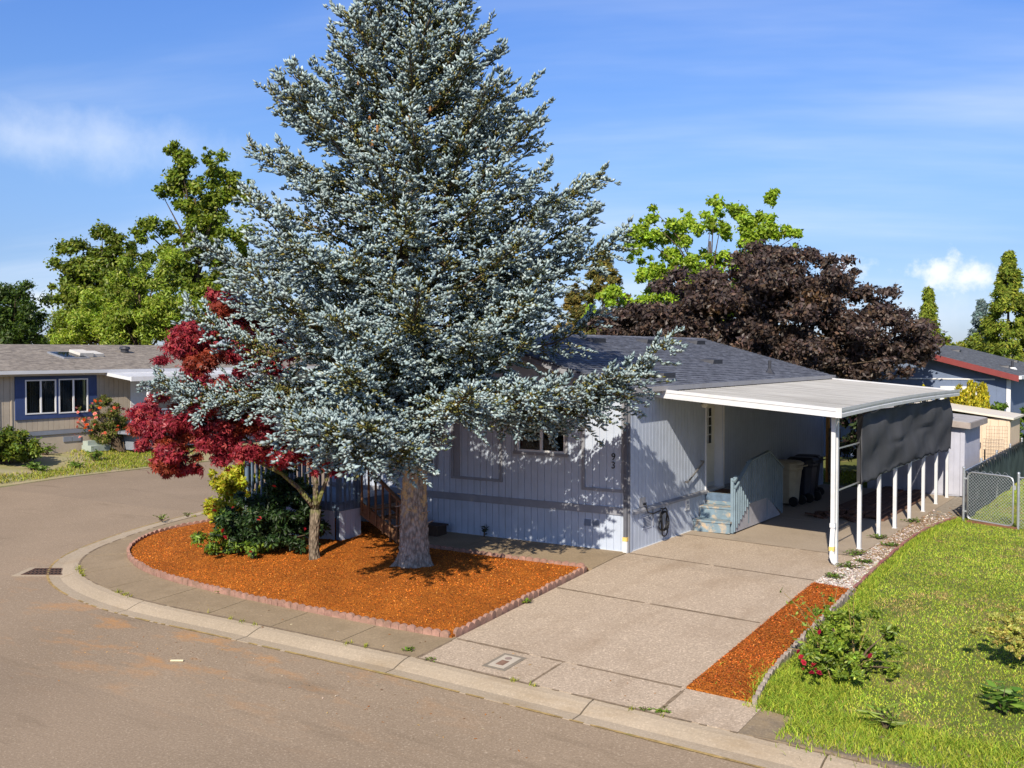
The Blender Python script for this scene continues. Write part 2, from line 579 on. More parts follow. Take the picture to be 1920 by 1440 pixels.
class MB:
    def __init__(s):
        s.v = []; s.f = []

    def add(s, vs, fs):
        k = len(s.v)
        s.v += [tuple(map(float, q)) for q in vs]
        s.f += [tuple(i + k for i in q) for q in fs]
        return s

    def hexa(s, P):
        """8 points: bottom 4 ccw, top 4 ccw"""
        return s.add(P, [(3, 2, 1, 0), (4, 5, 6, 7), (0, 1, 5, 4), (1, 2, 6, 5), (2, 3, 7, 6), (3, 0, 4, 7)])

    def box(s, x0, x1, y0, y1, z0, z1):
        return s.hexa([(x0, y0, z0), (x1, y0, z0), (x1, y1, z0), (x0, y1, z0), (x0, y0, z1), (x1, y0, z1), (x1, y1, z1), (x0, y1, z1)])

    def beam(s, a, b, w, h, up=(0, 0, 1)):
        a = Vector(a); b = Vector(b); d = (b - a).normalized()
        r = d.cross(Vector(up))
        if r.length < 1e-4:
            r = d.cross(Vector((0, 1, 0)))
        r.normalize(); u = r.cross(d)
        r *= w / 2; u *= h / 2
        return s.hexa([a - r - u, a + r - u, b + r - u, b - r - u, a - r + u, a + r + u, b + r + u, b - r + u])

    def prism(s, poly, axis_vec):
        """closed polygon (3D points) extruded by a vector"""
        n = len(poly)
        P = [Vector(p) for p in poly]
        e = Vector(axis_vec)
        vs = P + [p + e for p in P]
        fs = [tuple(range(n - 1, -1, -1)), tuple(range(n, 2 * n))]
        fs += [(i, (i + 1) % n, (i + 1) % n + n, i + n) for i in range(n)]
        return s.add(vs, fs)

    def tube(s, pts, rad, n=6, cap=True):
        P = [Vector(p) for p in pts]
        m = len(P)
        if not hasattr(rad, '__len__'):
            rad = [rad] * m
        vs = []; fs = []
        ref = None
        for i in range(m):
            d = (P[min(i + 1, m - 1)] - P[max(i - 1, 0)])
            if d.length < 1e-9:
                d = Vector((0, 0, 1))
            d.normalize()
            if ref is None:
                ref = d.orthogonal().normalized()
            else:
                ref = (ref - d * ref.dot(d))
                if ref.length < 1e-6:
                    ref = d.orthogonal()
                ref.normalize()
            q = d.cross(ref)
            for k in range(n):
                a = 2 * math.pi * k / n
                vs.append(P[i] + (ref * math.cos(a) + q * math.sin(a)) * rad[i])
        for i in range(m - 1):
            for k in range(n):
                k2 = (k + 1) % n
                fs.append((i * n + k, i * n + k2, (i + 1) * n + k2, (i + 1) * n + k))
        if cap:
            fs.append(tuple(range(n - 1, -1, -1)))
            fs.append(tuple((m - 1) * n + k for k in range(n)))
        return s.add(vs, fs)

    def lathe(s, prof, n=16, c=(0, 0, 0), sx=1., sy=1.):
        """profile of (r, z), closed to the axis at both ends"""
        vs = []; fs = []
        for r, z in prof:
            for k in range(n):
                a = 2 * math.pi * k / n
                vs.append((c[0] + r * sx * math.cos(a), c[1] + r * sy * math.sin(a), c[2] + z))
        for i in range(len(prof) - 1):
            for k in range(n):
                k2 = (k + 1) % n
                fs.append((i * n + k, i * n + k2, (i + 1) * n + k2, (i + 1) * n + k))
        fs.append(tuple(range(n - 1, -1, -1)))
        fs.append(tuple((len(prof) - 1) * n + k for k in range(n)))
        return s.add(vs, fs)

    def build(s, name, m, parent=None, smooth=False, loc=None):
        me = bpy.data.meshes.new(name)
        me.from_pydata(s.v, [], s.f)
        me.materials.append(m)
        if smooth:
            me.polygons.foreach_set('use_smooth', [True] * len(me.polygons))
        me.update()
        o = bpy.data.objects.new(name, me)
        COL.objects.link(o)
        if parent:
            child(o, parent)
        if loc is not None:
            o.location = loc
        return o


def box(name, m, parent, x0, x1, y0, y1, z0, z1):
    return MB().box(x0, x1, y0, y1, z0, z1).build(name, m, parent)


def bevelmod(o, w=.01, seg=2):
    b = o.modifiers.new('edge', 'BEVEL')
    b.width = w; b.segments = seg
    return o


def raw_mesh(name, V, faces, m, parent=None, cols=None, smooth=False):
    """V (n,3) array, faces (k,3|4) int array, cols (n,3)"""
    V = np.ascontiguousarray(V, np.float32); faces = np.ascontiguousarray(faces, np.int32)
    me = bpy.data.meshes.new(name)
    k = faces.shape[1]
    me.vertices.add(len(V)); me.vertices.foreach_set('co', V.ravel())
    me.loops.add(faces.size); me.loops.foreach_set('vertex_index', faces.ravel())
    me.polygons.add(len(faces))
    me.polygons.foreach_set('loop_start', np.arange(0, faces.size, k, dtype=np.int32))
    me.polygons.foreach_set('loop_total', np.full(len(faces), k, np.int32))
    if smooth:
        me.polygons.foreach_set('use_smooth', np.ones(len(faces), bool))
    if cols is not None:
        ca = me.color_attributes.new('Col', 'FLOAT_COLOR', 'POINT')
        c4 = np.ones((len(V), 4), np.float32); c4[:, :3] = cols
        ca.data.foreach_set('color', c4.ravel())
    me.materials.append(m)
    me.update(calc_edges=True)
    o = bpy.data.objects.new(name, me)
    COL.objects.link(o)
    if parent:
        child(o, parent)
    return o


def unit(v):
    return v / np.maximum(np.linalg.norm(v, axis=-1, keepdims=True), 1e-9)


def leaves(name, P, Nv, size, cols, m, parent=None, width=.55, fold=.12, axis=None, kind=None):
    """one folded diamond leaf for each point"""
    n = len(P)
    size = np.broadcast_to(np.asarray(size, float), (n,))[:, None]
    r = rng.normal(size=(n, 3)) if axis is None else axis
    Nv = unit(Nv)
    a = unit(r - Nv * np.sum(r * Nv, 1, keepdims=True))
    b = np.cross(Nv, a)
    s = size
    V = np.empty((n, 4, 3))
    V[:, 0] = P - a * s * .5
    V[:, 1] = P + b * s * width * .5 - Nv * s * fold + a * s * .08
    V[:, 2] = P + a * s * .5 - Nv * s * fold * .6
    V[:, 3] = P - b * s * width * .5 - Nv * s * fold + a * s * .08
    base = np.arange(n)[:, None] * 4
    f = np.concatenate([base + np.array([[0, 1, 2]]), base + np.array([[0, 2, 3]])], 0)
    o = raw_mesh(name, V.reshape(-1, 3), f, m, parent, np.repeat(cols, 4, 0))
    if kind:
        o['kind'] = kind
    return o


def palmate(name, P, Nv, size, cols, m, parent=None):
    """lacy leaf: three narrow fingers for each point"""
    n = len(P)
    size = np.asarray(size)[:, None]
    Nv = unit(Nv)
    r = rng.normal(size=(n, 3)); r[:, 2] -= .8
    a = unit(r - Nv * np.sum(r * Nv, 1, keepdims=True)); b = np.cross(Nv, a)
    V = []
    for ang in (-1.0, 0.0, 1.0):
        d = a * math.cos(ang) + b * math.sin(ang); e = np.cross(Nv, d)
        L = size * (1.0 if ang == 0 else .8)
        V += [P, P + d * L * .45 + e * L * .17 - Nv * L * .05, P + d * L - Nv * L * .18, P + d * L * .45 - e * L * .17 - Nv * L * .05]
    V = np.stack(V, 1)
    base = np.arange(n)[:, None] * 12
    f = np.concatenate([base + np.array([[k * 4, k * 4 + 1, k * 4 + 2]]) for k in range(3)] + [base + np.array([[k * 4, k * 4 + 2, k * 4 + 3]]) for k in range(3)], 0)
    return raw_mesh(name, V.reshape(-1, 3), f, m, parent, np.repeat(cols, 12, 0))


def rand_dirs(n):
    return unit(rng.normal(size=(n, 3)))


def pick_cols(pal, n, jitter=.18):
    pal = np.array(pal, float)
    c = pal[rng.integers(0, len(pal), n)]
    return np.clip(c * (1 + rng.normal(size=(n, 1)) * jitter) * (1 + rng.normal(size=(n, 3)) * jitter * .3), .002, 1)


def puffs_of(blobs, per, rscale=(.28, .45), inner=.25):
    """many uneven clumps spread through the outer part (and some inside) of the ellipsoid blobs (c, r)"""
    C = []; Q = []
    for c, r in blobs:
        c = np.array(c, float); r = np.array(r, float)
        k = max(6, int(2.6 * per * (r[0] * r[1] * r[2]) ** (2 / 3.)))
        d = rand_dirs(k)
        rad = np.where(rng.random(k) < inner, rng.uniform(.2, .75, k), rng.normal(.88, .14, k))[:, None]
        C.append(c + d * r * rad)
        Q.append(rng.uniform(rscale[0] * .45, rscale[1] * .95, k) * (r.mean()) ** .5)
    return np.concatenate(C), np.concatenate(Q)


def puff_leaves(C, Q, n, flat=.75, up=.35):
    w = Q ** 2; idx = rng.choice(len(C), n, p=w / w.sum())
    d = rand_dirs(n)
    rad = Q[idx] * np.abs(rng.normal(.62, .34, n))
    off = d * rad[:, None]; off[:, 2] *= flat
    P = C[idx] + off
    Nv = d * .55 + rng.normal(size=(n, 3)) * .55 + np.array([0, 0, up])
    return P, Nv, idx


def limbs(parent, base, mid_h, C, r0, m, frac=.5, name='trunk', lean=(0, 0), nmax=26):
    """tapered trunk and limbs reaching into the clumps, one continuous wooden part"""
    mb = MB()
    top = C[:, 2].max()
    base = np.array(base, float)
    tp = [base + np.array([lean[0] * q, lean[1] * q, (top - base[2]) * .8 * q]) for q in np.linspace(0, 1, 8)]
    tp = [p + np.array([rng.normal() * r0 * .25, rng.normal() * r0 * .25, 0]) * (1 if 0 < i else 0) for i, p in enumerate(tp)]
    mb.tube(tp, [r0 * 1.25] + [r0 * (1 - .82 * q) for q in np.linspace(.1, 1, 7)], 9)
    sel = rng.permutation(len(C))[:nmax]
    for i in sel:
        q = C[i]
        h = min(max((q[2] - base[2]) * .62, mid_h), (top - base[2]) * .75)
        k = h / ((top - base[2]) * .8)
        s = base + np.array([lean[0] * k, lean[1] * k, h])
        md = (s + q) / 2 + np.array([0, 0, .12 * np.linalg.norm(q - s)]) + rng.normal(size=3) * .06
        rr = r0 * (1 - .82 * k) * .5
        mb.tube([s, md, q], [rr, rr * .6, rr * .2], 5, cap=False)
    return mb.build(name, m, parent, smooth=True)


def leafy_tree(name, label, base, blobs, nleaf, size, pal, r0=.2, per=5., rscale=(.3, .5), group=None, m=None, bark=None, cat='tree', flat=.75, width=.55, mid=1.5, lean=(0, 0), patches=None, avoid=None, inner=.25, crown='crown'):
    base = np.array(base, float)
    t = thing(name, label, cat, (0, 0, 0), 0, group)
    C, Q = puffs_of(blobs, per, rscale, inner)
    ok = C[:, 2] > base[2] + .05
    C, Q = C[ok], Q[ok]
    limbs(t, base, mid, C, r0, bark or brown_bark, lean=lean)
    P, Nv, idx = puff_leaves(C, Q, nleaf, flat)
    keep = P[:, 2] > base[2] + .05
    if avoid is not None:
        keep &= ~avoid(P)
    P, Nv, idx = P[keep], Nv[keep], idx[keep]
    cols = pick_cols(pal, len(P), .16)
    shift = 1 + rng.normal(size=(len(C), 1)) * .14
    cols *= np.clip(shift[idx], .6, 1.5)
    if patches is not None:
        pc, frac = patches
        sel = np.isin(idx, np.where(rng.random(len(C)) < frac)[0])
        cols[sel] = pick_cols(pc, sel.sum(), .15)
    leaves(crown, P, Nv, size * rng.uniform(.7, 1.3, len(P)), cols, m or LEAF, t, width)
    return t


def patch_mesh(name, outline, m, parent=None, off=0., step=.5, hfun=None, kind=None, skirt=0., flat_z=None):
    """sheet that follows the terrain inside a closed 2D outline; skirt gives it an edge down into the ground"""
    pts = [Vector((float(a), float(b))) for a, b in outline]
    n = len(pts)
    xs = [p.x for p in pts]; ys = [p.y for p in pts]
    from mathutils.geometry import intersect_point_tri_2d
    A = np.array([(p.x, p.y) for p in pts])
    gx = np.arange(min(xs) + step * .5, max(xs), step); gy = np.arange(min(ys) + step * .5, max(ys), step)
    G = np.stack(np.meshgrid(gx, gy), -1).reshape(-1, 2)
    if len(G):
        inside = in_poly(G, A) & (dist_poly(G, A) > step * .3)
        G = G[inside]
    vs = pts + [Vector((float(a), float(b))) for a, b in G]
    ed = [(i, (i + 1) % n) for i in range(n)]
    out = delaunay_2d_cdt(vs, ed, [], 1, 1e-5)
    V2 = np.array([(v.x, v.y) for v in out[0]]); T = [f for f in out[2]]
    z = gz(V2[:, 0], V2[:, 1]) + off
    if hfun is not None:
        z = z + hfun(V2)
    V = [(float(a), float(b), float(c)) for (a, b), c in zip(V2, z)]
    mb = MB(); mb.add(V, T)
    if skirt:
        for e in out[1]:
            pass
        cnt = {}
        for f in T:
            for i in range(len(f)):
                a, b = f[i], f[(i + 1) % len(f)]
                cnt[(a, b)] = 1
        for (a, b) in list(cnt):
            if (b, a) not in cnt:
                mb.add([V[a], V[b], (V[b][0], V[b][1], V[b][2] - skirt), (V[a][0], V[a][1], V[a][2] - skirt)], [(3, 2, 1, 0)])
    o = mb.build(name, m, parent)
    if kind:
        o['kind'] = kind
    return o


def in_poly(G, A):
    x, y = G[:, 0], G[:, 1]
    ins = np.zeros(len(G), bool)
    j = len(A) - 1
    for i in range(len(A)):
        xi, yi = A[i]; xj, yj = A[j]
        c = ((yi > y) != (yj > y)) & (x < (xj - xi) * (y - yi) / ((yj - yi) if yj != yi else 1e-12) + xi)
        ins ^= c
        j = i
    return ins


def dist_poly(G, A):
    d = np.full(len(G), 1e9)
    for i in range(len(A)):
        a = A[i]; b = A[(i + 1) % len(A)]
        ab = b - a; L = max((ab ** 2).sum(), 1e-12)
        t = np.clip(((G - a) @ ab) / L, 0, 1)
        q = a + t[:, None] * ab
        d = np.minimum(d, np.sqrt(((G - q) ** 2).sum(1)))
    return d


def vnoise(G, s, seed=0):
    """cheap smooth value noise"""
    r2 = np.random.default_rng(seed)
    T = r2.random((64, 64))
    X = G[:, 0] * s + 1000; Y = G[:, 1] * s + 1000
    i = np.floor(X).astype(int); j = np.floor(Y).astype(int)
    u = X - i; v = Y - j
    u = u * u * (3 - 2 * u); v = v * v * (3 - 2 * v)
    g = lambda a, b: T[a % 64, b % 64]
    return (g(i, j) * (1 - u) + g(i + 1, j) * u) * (1 - v) + (g(i, j + 1) * (1 - u) + g(i + 1, j + 1) * u) * v


def sample_poly(A, n):
    A = np.array(A, float)
    lo = A.min(0); hi = A.max(0)
    out = []
    got = 0
    while got < n:
        G = rng.uniform(lo, hi, (n * 2, 2))
        G = G[in_poly(G, A)]
        out.append(G); got += len(G)
    return np.concatenate(out)[:n]


def resample(path, step):
    P = [np.array(p, float) for p in path]
    out = [P[0]]; acc = 0.
    for a, b in zip(P[:-1], P[1:]):
        L = np.linalg.norm(b - a)
        t = step - acc
        while t <= L:
            out.append(a + (b - a) * t / L); t += step
        acc = (acc + L) % step
    return np.array(out)


def smooth_path(path, k=6):
    """Catmull-Rom"""
    P = [np.array(p, float) for p in path]
    P = [2 * P[0] - P[1]] + P + [2 * P[-1] - P[-2]]
    out = []
    for i in range(1, len(P) - 2):
        for j in range(k):
            t = j / k
            a, b, c, d = P[i - 1], P[i], P[i + 1], P[i + 2]
            out.append(.5 * ((2 * b) + (c - a) * t + (2 * a - 5 * b + 4 * c - d) * t * t + (3 * b - a - 3 * c + d) * t ** 3))
    out.append(P[-2])
    return np.array(out)


UNIT_ME = {}


def piece(name, m, parent, x0, x1, y0, y1, z0, z1):
    """a board or block that shares one box mesh with all its like (the object carries the size)"""
    key = (name, m.name)
    if key not in UNIT_ME:
        me = bpy.data.meshes.new(name)
        b = MB().box(-.5, .5, -.5, .5, -.5, .5)
        me.from_pydata(b.v, [], b.f); me.materials.append(m); me.update()
        UNIT_ME[key] = me
    o = bpy.data.objects.new(name, UNIT_ME[key])
    COL.objects.link(o)
    child(o, parent)
    o.location = ((x0 + x1) / 2, (y0 + y1) / 2, (z0 + z1) / 2)
    o.scale = (x1 - x0, y1 - y0, z1 - z0)
    return o

# ================================================================== THE SETTING
# ground sheet to the horizon
gx = np.concatenate([[-1600, -700, -300, -140, -80], np.arange(-60, 61, 2.), [80, 140, 300, 700, 1600]])
gy = np.concatenate([[-1600, -700, -300, -140, -80], np.arange(-60, 61, 2.), [80, 140, 300, 700, 1600]])
GX, GY = np.meshgrid(gx, gy)
GV = np.stack([GX.ravel(), GY.ravel(), gz(GX, GY).ravel() - .16], 1)
nx = len(gx)
ii = (np.arange(len(gy) - 1)[:, None] * nx + np.arange(nx - 1)[None, :]).ravel()
ground = raw_mesh('ground', GV, np.stack([ii, ii + 1, ii + nx + 1, ii + nx], 1), earth)
ground['kind'] = 'structure'

# kerb line (back edge), smooth round the corner
back = smooth_path([(22, -6.82), (14, -6.82), (8, -6.82), (3.9, -6.82), (2, -6.82), (0, -6.82), (-2, -6.78), (-4, -6.74), (-5.75, -6.72), (-7.14, -6.58), (-8.62, -6.20), (-9.68, -5.63),
                    (-10.47, -4.79), (-10.93, -3.66), (-11.2, -2.36), (-11.25, -1.0), (-11.25, 2), (-11.25, 8), (-11.25, 20), (-11.25, 45)], 6)
bt = np.gradient(back, axis=0); bt = unit(bt)
bn = np.stack([-bt[:, 1], bt[:, 0]], 1)      # towards the road (path runs right to left, road on its left hand)
if bn[3][1] > 0:
    bn = -bn
front_edge = back + bn * .58

road_outline = [tuple(p) for p in front_edge] + [(-21.4, 45), (-21.3, 8), (-21.2, 2), (-21.4, -3), (-22.2, -8), (-26, -12), (-48, -13), (-48, -45), (22, -45)]
road = patch_mesh('road', road_outline, asphalt, off=-.070, step=1.5, kind='structure')

# rolled concrete kerb in cast lengths
kerb = thing('kerb', None, None, (0, -6.82, gzf(0, -6.82)))
kerb['kind'] = 'structure'
seg = np.concatenate([[0], np.cumsum(np.linalg.norm(np.diff(back, axis=0), axis=1))])


def path_at(P, S, s):
    return np.array([np.interp(s, S, P[:, 0]), np.interp(s, S, P[:, 1])])


x0s = float(np.interp(0, -back[:, 0][:40], seg[:40]))  # arc length where the path crosses X = 0
joint_s = []
s = x0s + .15 - 3.05 * 6
while s < seg[-1]:
    joint_s.append(s); s += 3.05
prof = [(.58, -.062), (.36, -.070), (.24, -.035), (.12, -.008), (0.0, .0)]
for a, b in zip(joint_s[:-1], joint_s[1:]):
    if b < 0 or a < 0:
        continue
    n = 9
    mb = MB(); rows = []
    for q in np.linspace(a + .012, b - .012, n):
        p = path_at(back, seg, q); nn = unit(np.array([path_at(bn, seg, q)]))[0]
        row = []
        for d, h in prof:
            w = p + nn * d
            row.append((w[0], w[1], gzf(*w) + h))
        w = p; row.append((w[0], w[1], gzf(*w) - .22))
        w = p + nn * .58; row.append((w[0], w[1], gzf(*w) - .22))
        rows.append(row)
    k = len(rows[0])
    vs = [v for r_ in rows for v in r_]
    fs = []
    for i in range(n - 1):
        for j in range(k):
            j2 = (j + 1) % k
            fs.append((i * k + j, (i + 1) * k + j, (i + 1) * k + j2, i * k + j2))
    fs.append(tuple(range(k))); fs.append(tuple((n - 1) * k + j for j in range(k - 1, -1, -1)))
    mb.add(vs, fs)
    mb.build('kerb_segment', kerb_c, kerb)

# sidewalk slabs between the kerb and the planting bed
walk = thing('sidewalk', None, None, (-4, -6.3, gzf(-4, -6.3))); walk['kind'] = 'structure'
ws = x0s + .02
while ws < x0s + 21:
    L = 1.52
    mb = MB()
    A = []; B = []
    for q in np.linspace(ws + .011, ws + L - .011, 5):
        p = path_at(back, seg, q); nn = unit(np.array([path_at(bn, seg, q)]))[0]
        A.append(p - nn * .008); B.append(p - nn * 1.0)
    tilt = rng.normal() * .003
    vs = [(p[0], p[1], gzf(*p) + .002) for p in A] + [(p[0], p[1], gzf(*p) + .002 + tilt) for p in B] + [(p[0], p[1], gzf(*p) - .14) for p in A] + [(p[0], p[1], gzf(*p) - .14) for p in B]
    fs = [(i, i + 1, 6 + i, 5 + i) for i in range(4)] + [(i + 10, i + 15, i + 16, i + 11) for i in range(4)] + [(i, i + 10, i + 11, i + 1) for i in range(4)] + [(5 + i, 6 + i, 16 + i, 15 + i) for i in range(4)] + [(0, 5, 15, 10), (4, 14, 19, 9)]
    mb.add(vs, fs); mb.build('sidewalk_slab', walk_c, walk)
    ws += L


def slab(name, parent, m, x0, x1, y0, y1, off=.004, thick=.15, n=6):
    """cast slab that follows the fall of the ground"""
    mb = MB()
    xs = np.linspace(x0, x1, n); ys = np.linspace(y0, y1, n)
    for lev, top in ((off, True), (off - thick, False)):
        vs = [(x, y, gzf(x, y) + lev) for y in ys for x in xs]
        fs = [(j * n + i, j * n + i + 1, (j + 1) * n + i + 1, (j + 1) * n + i) for j in range(n - 1) for i in range(n - 1)]
        mb.add(vs, fs if top else [tuple(reversed(f)) for f in fs])
    ring = [i for i in range(n)] + [j * n + n - 1 for j in range(1, n)] + [(n - 1) * n + i for i in range(n - 2, -1, -1)] + [j * n for j in range(n - 2, 0, -1)]
    k = len(ring); off2 = n * n
    for i in range(k):
        a, b = ring[i], ring[(i + 1) % k]
        mb.f.append((a, a + off2, b + off2, b))
    return mb.build(name, m, parent)


drive = thing('driveway', None, None, (1.9, -3, gzf(1.9, -3))); drive['kind'] = 'structure'
for y0, y1 in ((-5.870, -2.856), (-2.844, -.056), (-.044, 2.594)):
    slab('driveway_slab', drive, drive_c, .0, 3.775, y0, y1)
for x0, x1 in ((.0, 1.894), (1.906, 3.774), (3.788, 4.86)):
    slab('driveway_slab', drive, drive_c, x0, x1, -6.80, -5.883)
for y0, y1 in ((2.606, 6.2), (6.215, 9.8), (9.815, 13.08)):
    slab('driveway_slab', drive, slab_c, .0, 3.775, y0, y1)
fwalk = thing('front_path', None, None, (-2.5, -.8, gzf(-2.5, -.8))); fwalk['kind'] = 'structure'
for x0, x1 in ((-4.85, -3.25), (-3.238, -1.62), (-1.608, -.012)):
    slab('path_slab', fwalk, walk_c, x0, x1, -1.5, -.03, off=.012)
oldp = patch_mesh('worn_pavement', [(4.87, -6.81), (22, -6.81), (22, -5.75), (10, -5.85), (7, -5.95), (5.6, -6.1), (4.87, -6.0)], oldasph, off=.004, step=.6, kind='structure', skirt=.1)



def ribbon(name, path, w, m, parent, off, thr=.3, seed=1, step=.10):
    """line of dirt or moss lodged in a joint, broken and uneven in width"""
    Q = resample(path, step)
    T = unit(np.gradient(Q, axis=0)); Nn = np.stack([-T[:, 1], T[:, 0]], 1)
    r_ = np.random.default_rng(seed)
    k = vnoise(Q, 1.3, seed) * .6 + r_.random(len(Q)) * .4
    mb = MB()
    for i in range(len(Q) - 1):
        if k[i] < thr:
            continue
        a = w * (.35 + k[i]) * .5; b = w * (.35 + k[i + 1]) * .5
        P4 = [Q[i] - Nn[i] * a, Q[i + 1] - Nn[i + 1] * b, Q[i + 1] + Nn[i + 1] * b, Q[i] + Nn[i] * a]
        mb.add([(p[0], p[1], gzf(*p) + off) for p in P4], [(0, 1, 2, 3)])
    return mb.build(name, m, parent)


jdirt = mat('joint_dirt', (.20, .148, .098), .95, .4, 9., fine=.2, fscale=60)
jmoss = mat('dry_moss', (.34, .235, .09), .95, .45, 6., fine=.2, fscale=60, dirt=(.17, .17, .04), dscale=4., dthr=(.55, .7))
for i, yy in enumerate((-5.876, -2.85, -.05, 2.6)):
    ribbon('joint_dirt', np.array([(.02, yy), (3.76, yy)]), .060, jdirt, drive, .0065, .30, 40 + i)
for i, xx in enumerate((0.0, 1.90, 3.782)):
    ribbon('joint_dirt', np.array([(xx, -6.79), (xx, -5.9)]), .05, jdirt, drive, .0078, .15, 50 + i)
kb = back[(back[:, 0] < 9) & (back[:, 1] < 9)]; kf = front_edge[(front_edge[:, 0] < 9) & (front_edge[:, 1] < 9)]
ribbon('moss_line', kf, .050, jmoss, kerb, -.0590, .30, 61)
ribbon('joint_dirt', kb, .045, jdirt, kerb, .0065, .38, 62)

# planting beds ------------------------------------------------------
bed_front = smooth_path([(-9.7, .9), (-10.1, -.7), (-10.35, -1.75), (-10.52, -2.5), (-10.42, -3.35), (-9.95, -4.15), (-9.25, -4.75), (-8.4, -5.15), (-7.3, -5.48), (-5.6, -5.72), (-4.1, -5.82), (-2.8, -5.87), (-1.6, -5.9), (-.5, -5.9), (-.07, -5.88)], 5)
bed_side = np.array([(-.07, -5.8), (-.07, -1.58)])
bed_back = np.array([(-.15, -1.56), (-1.9, -1.58), (-2.65, -1.56), (-3.34, -1.55), (-4.15, -1.53)])
bed_poly = [tuple(p) for p in bed_front] + [(-.07, -1.56)] + [tuple(p) for p in bed_back[1:]] + [(-4.9, -1.53), (-4.9, -.05), (-8.05, -.05), (-8.05, .9)]
BA = np.array(bed_poly)


def bed_h(V2):
    d = np.clip(dist_poly(V2, BA) / .8, 0, 1)
    lump = .012 * np.sin(V2[:, 0] * 3.1 + 1) * np.cos(V2[:, 1] * 2.7) + .010 * np.sin(V2[:, 0] * 6.3 + V2[:, 1] * 5.1)
    return (.05 + lump) * d + .02


bed = patch_mesh('mulch_bed', bed_poly, mulch, off=.012, step=.22, hfun=bed_h, kind='structure', skirt=.08)
strip_poly = [(3.785, -5.86), (4.72, -5.86), (4.58, -4.9), (4.53, -4.0), (4.51, -1.8), (4.52, -.42), (3.785, -.27)]
SA = np.array(strip_poly)


def strip_h(V2):
    return .045 * np.clip(dist_poly(V2, SA) / .3, 0, 1) + .004 * np.sin(V2[:, 0] * 7) * np.sin(V2[:, 1] * 4)


strip = patch_mesh('mulch_strip', strip_poly, mulch, off=.02, step=.15, hfun=strip_h, kind='structure', skirt=.1)


def chips(name, poly, n, base, hfun, pal, size=(.018, .045)):
    A = np.array(poly)
    G = sample_poly(A, n)
    z = gz(G[:, 0], G[:, 1]) + base + hfun(G) + rng.uniform(.0, .014, n)
    P = np.concatenate([G, z[:, None]], 1)
    Nv = rng.normal(size=(n, 3)) * .38 + np.array([0, 0, 1])
    cc = pick_cols(pal, n, .28) * (.72 + .55 * vnoise(G, .9, 31) + .0)[:, None]
    o = leaves(name, P, Nv, rng.uniform(*size, n), cc, LEAFM, None, width=.36, fold=.03)
    return o


MULCH_PAL = [(.64, .195, .023), (.70, .225, .030), (.55, .155, .018), (.43, .118, .015), (.20, .060, .012), (.60, .25, .05), (.13, .045, .015), (.50, .13, .016), (.55, .165, .022)]
c_ = chips('bark_chips', bed_poly, 62000, .012, bed_h, MULCH_PAL)
props(c_, 'orange bark chips covering the curved planting bed under the trees', 'bark chips', kind='stuff')
c_ = chips('bark_chips', strip_poly, 14000, .02, strip_h, [(c[0] * .85, c[1] * .75, c[2]) for c in MULCH_PAL])
props(c_, 'rust-brown bark chips in the narrow strip between driveway and lawn', 'bark chips', kind='stuff')

# scalloped edging blocks
ed_me = bpy.data.meshes.new('edging_block')
pr = [(-.077, 0, -.09), (.077, 0, -.09), (.077, 0, .055), (.06, 0, .083), (.03, 0, .10), (0, 0, .105), (-.03, 0, .10), (-.06, 0, .083), (-.077, 0, .055)]
mbx = MB().prism([(a, -.03, c) for a, b, c in pr], (0, .06, 0))
ed_me.from_pydata(mbx.v, [], mbx.f); ed_me.materials.append(pinkedge); ed_me.update()


def edging(label, paths, step, me, lift=0.):
    t = thing('garden_edging', label, 'edging', (float(paths[0][0][0]), float(paths[0][0][1]), gzf(*paths[0][0])))
    for P in paths:
        Q = resample(P, step)
        for i in range(len(Q) - 1):
            c = (Q[i] + Q[i + 1]) / 2; d = Q[i + 1] - Q[i]
            o = bpy.data.objects.new('edging_block', me)
            COL.objects.link(o); child(o, t)
            o.location = (c[0], c[1], gzf(*c) + lift + rng.normal() * .006)
            o.rotation_euler = (rng.normal() * .04, rng.normal() * .03, math.atan2(d[1], d[0]) + rng.normal() * .05)
    return t


edging('pink scalloped concrete block edging round the orange mulch bed', [bed_front, bed_side, bed_back], .16, ed_me)
greyed = mat('lichened_concrete', (.26, .215, .18), .9, .35, 14., .3, 50, dirt=(.42, .38, .34), dscale=9, dthr=(.55, .7))
ed2 = ed_me.copy(); ed2.materials.clear(); ed2.materials.append(greyed)
edging('lichen-grey edging blocks between rust mulch strip and lawn', [smooth_path([(4.76, -5.95), (4.62, -4.95), (4.57, -4.0), (4.55, -2.6), (4.55, -.5)], 6)], .16, ed2, .0)

# faded red plastic edging strip along the gravel
rp = smooth_path([(4.55, -.45), (4.47, .8), (4.40, 2.1), (4.30, 4.2), (4.28, 5.9), (4.36, 7.4), (4.55, 8.75)], 8)
mb = MB()
rn = unit(np.gradient(rp, axis=0)); rn = np.stack([-rn[:, 1], rn[:, 0]], 1)
for i in range(len(rp) - 1):
    P8 = []
    for z in (-.08, .09):
        for (j, sgn) in ((i, -1), (i + 1, -1), (i + 1, 1), (i, 1)):
            p = rp[j] + rn[j] * sgn * .022 * (1 if z < 0 else 1.25)
            P8.append((p[0], p[1], gzf(*p) + z + (.012 * math.sin(j * 1.3) if z > 0 else 0)))
    mb.hexa(P8)
o = mb.build('edging_strip', rededge)
props(o, 'faded red plastic edging strip between white gravel and lawn', 'edging')

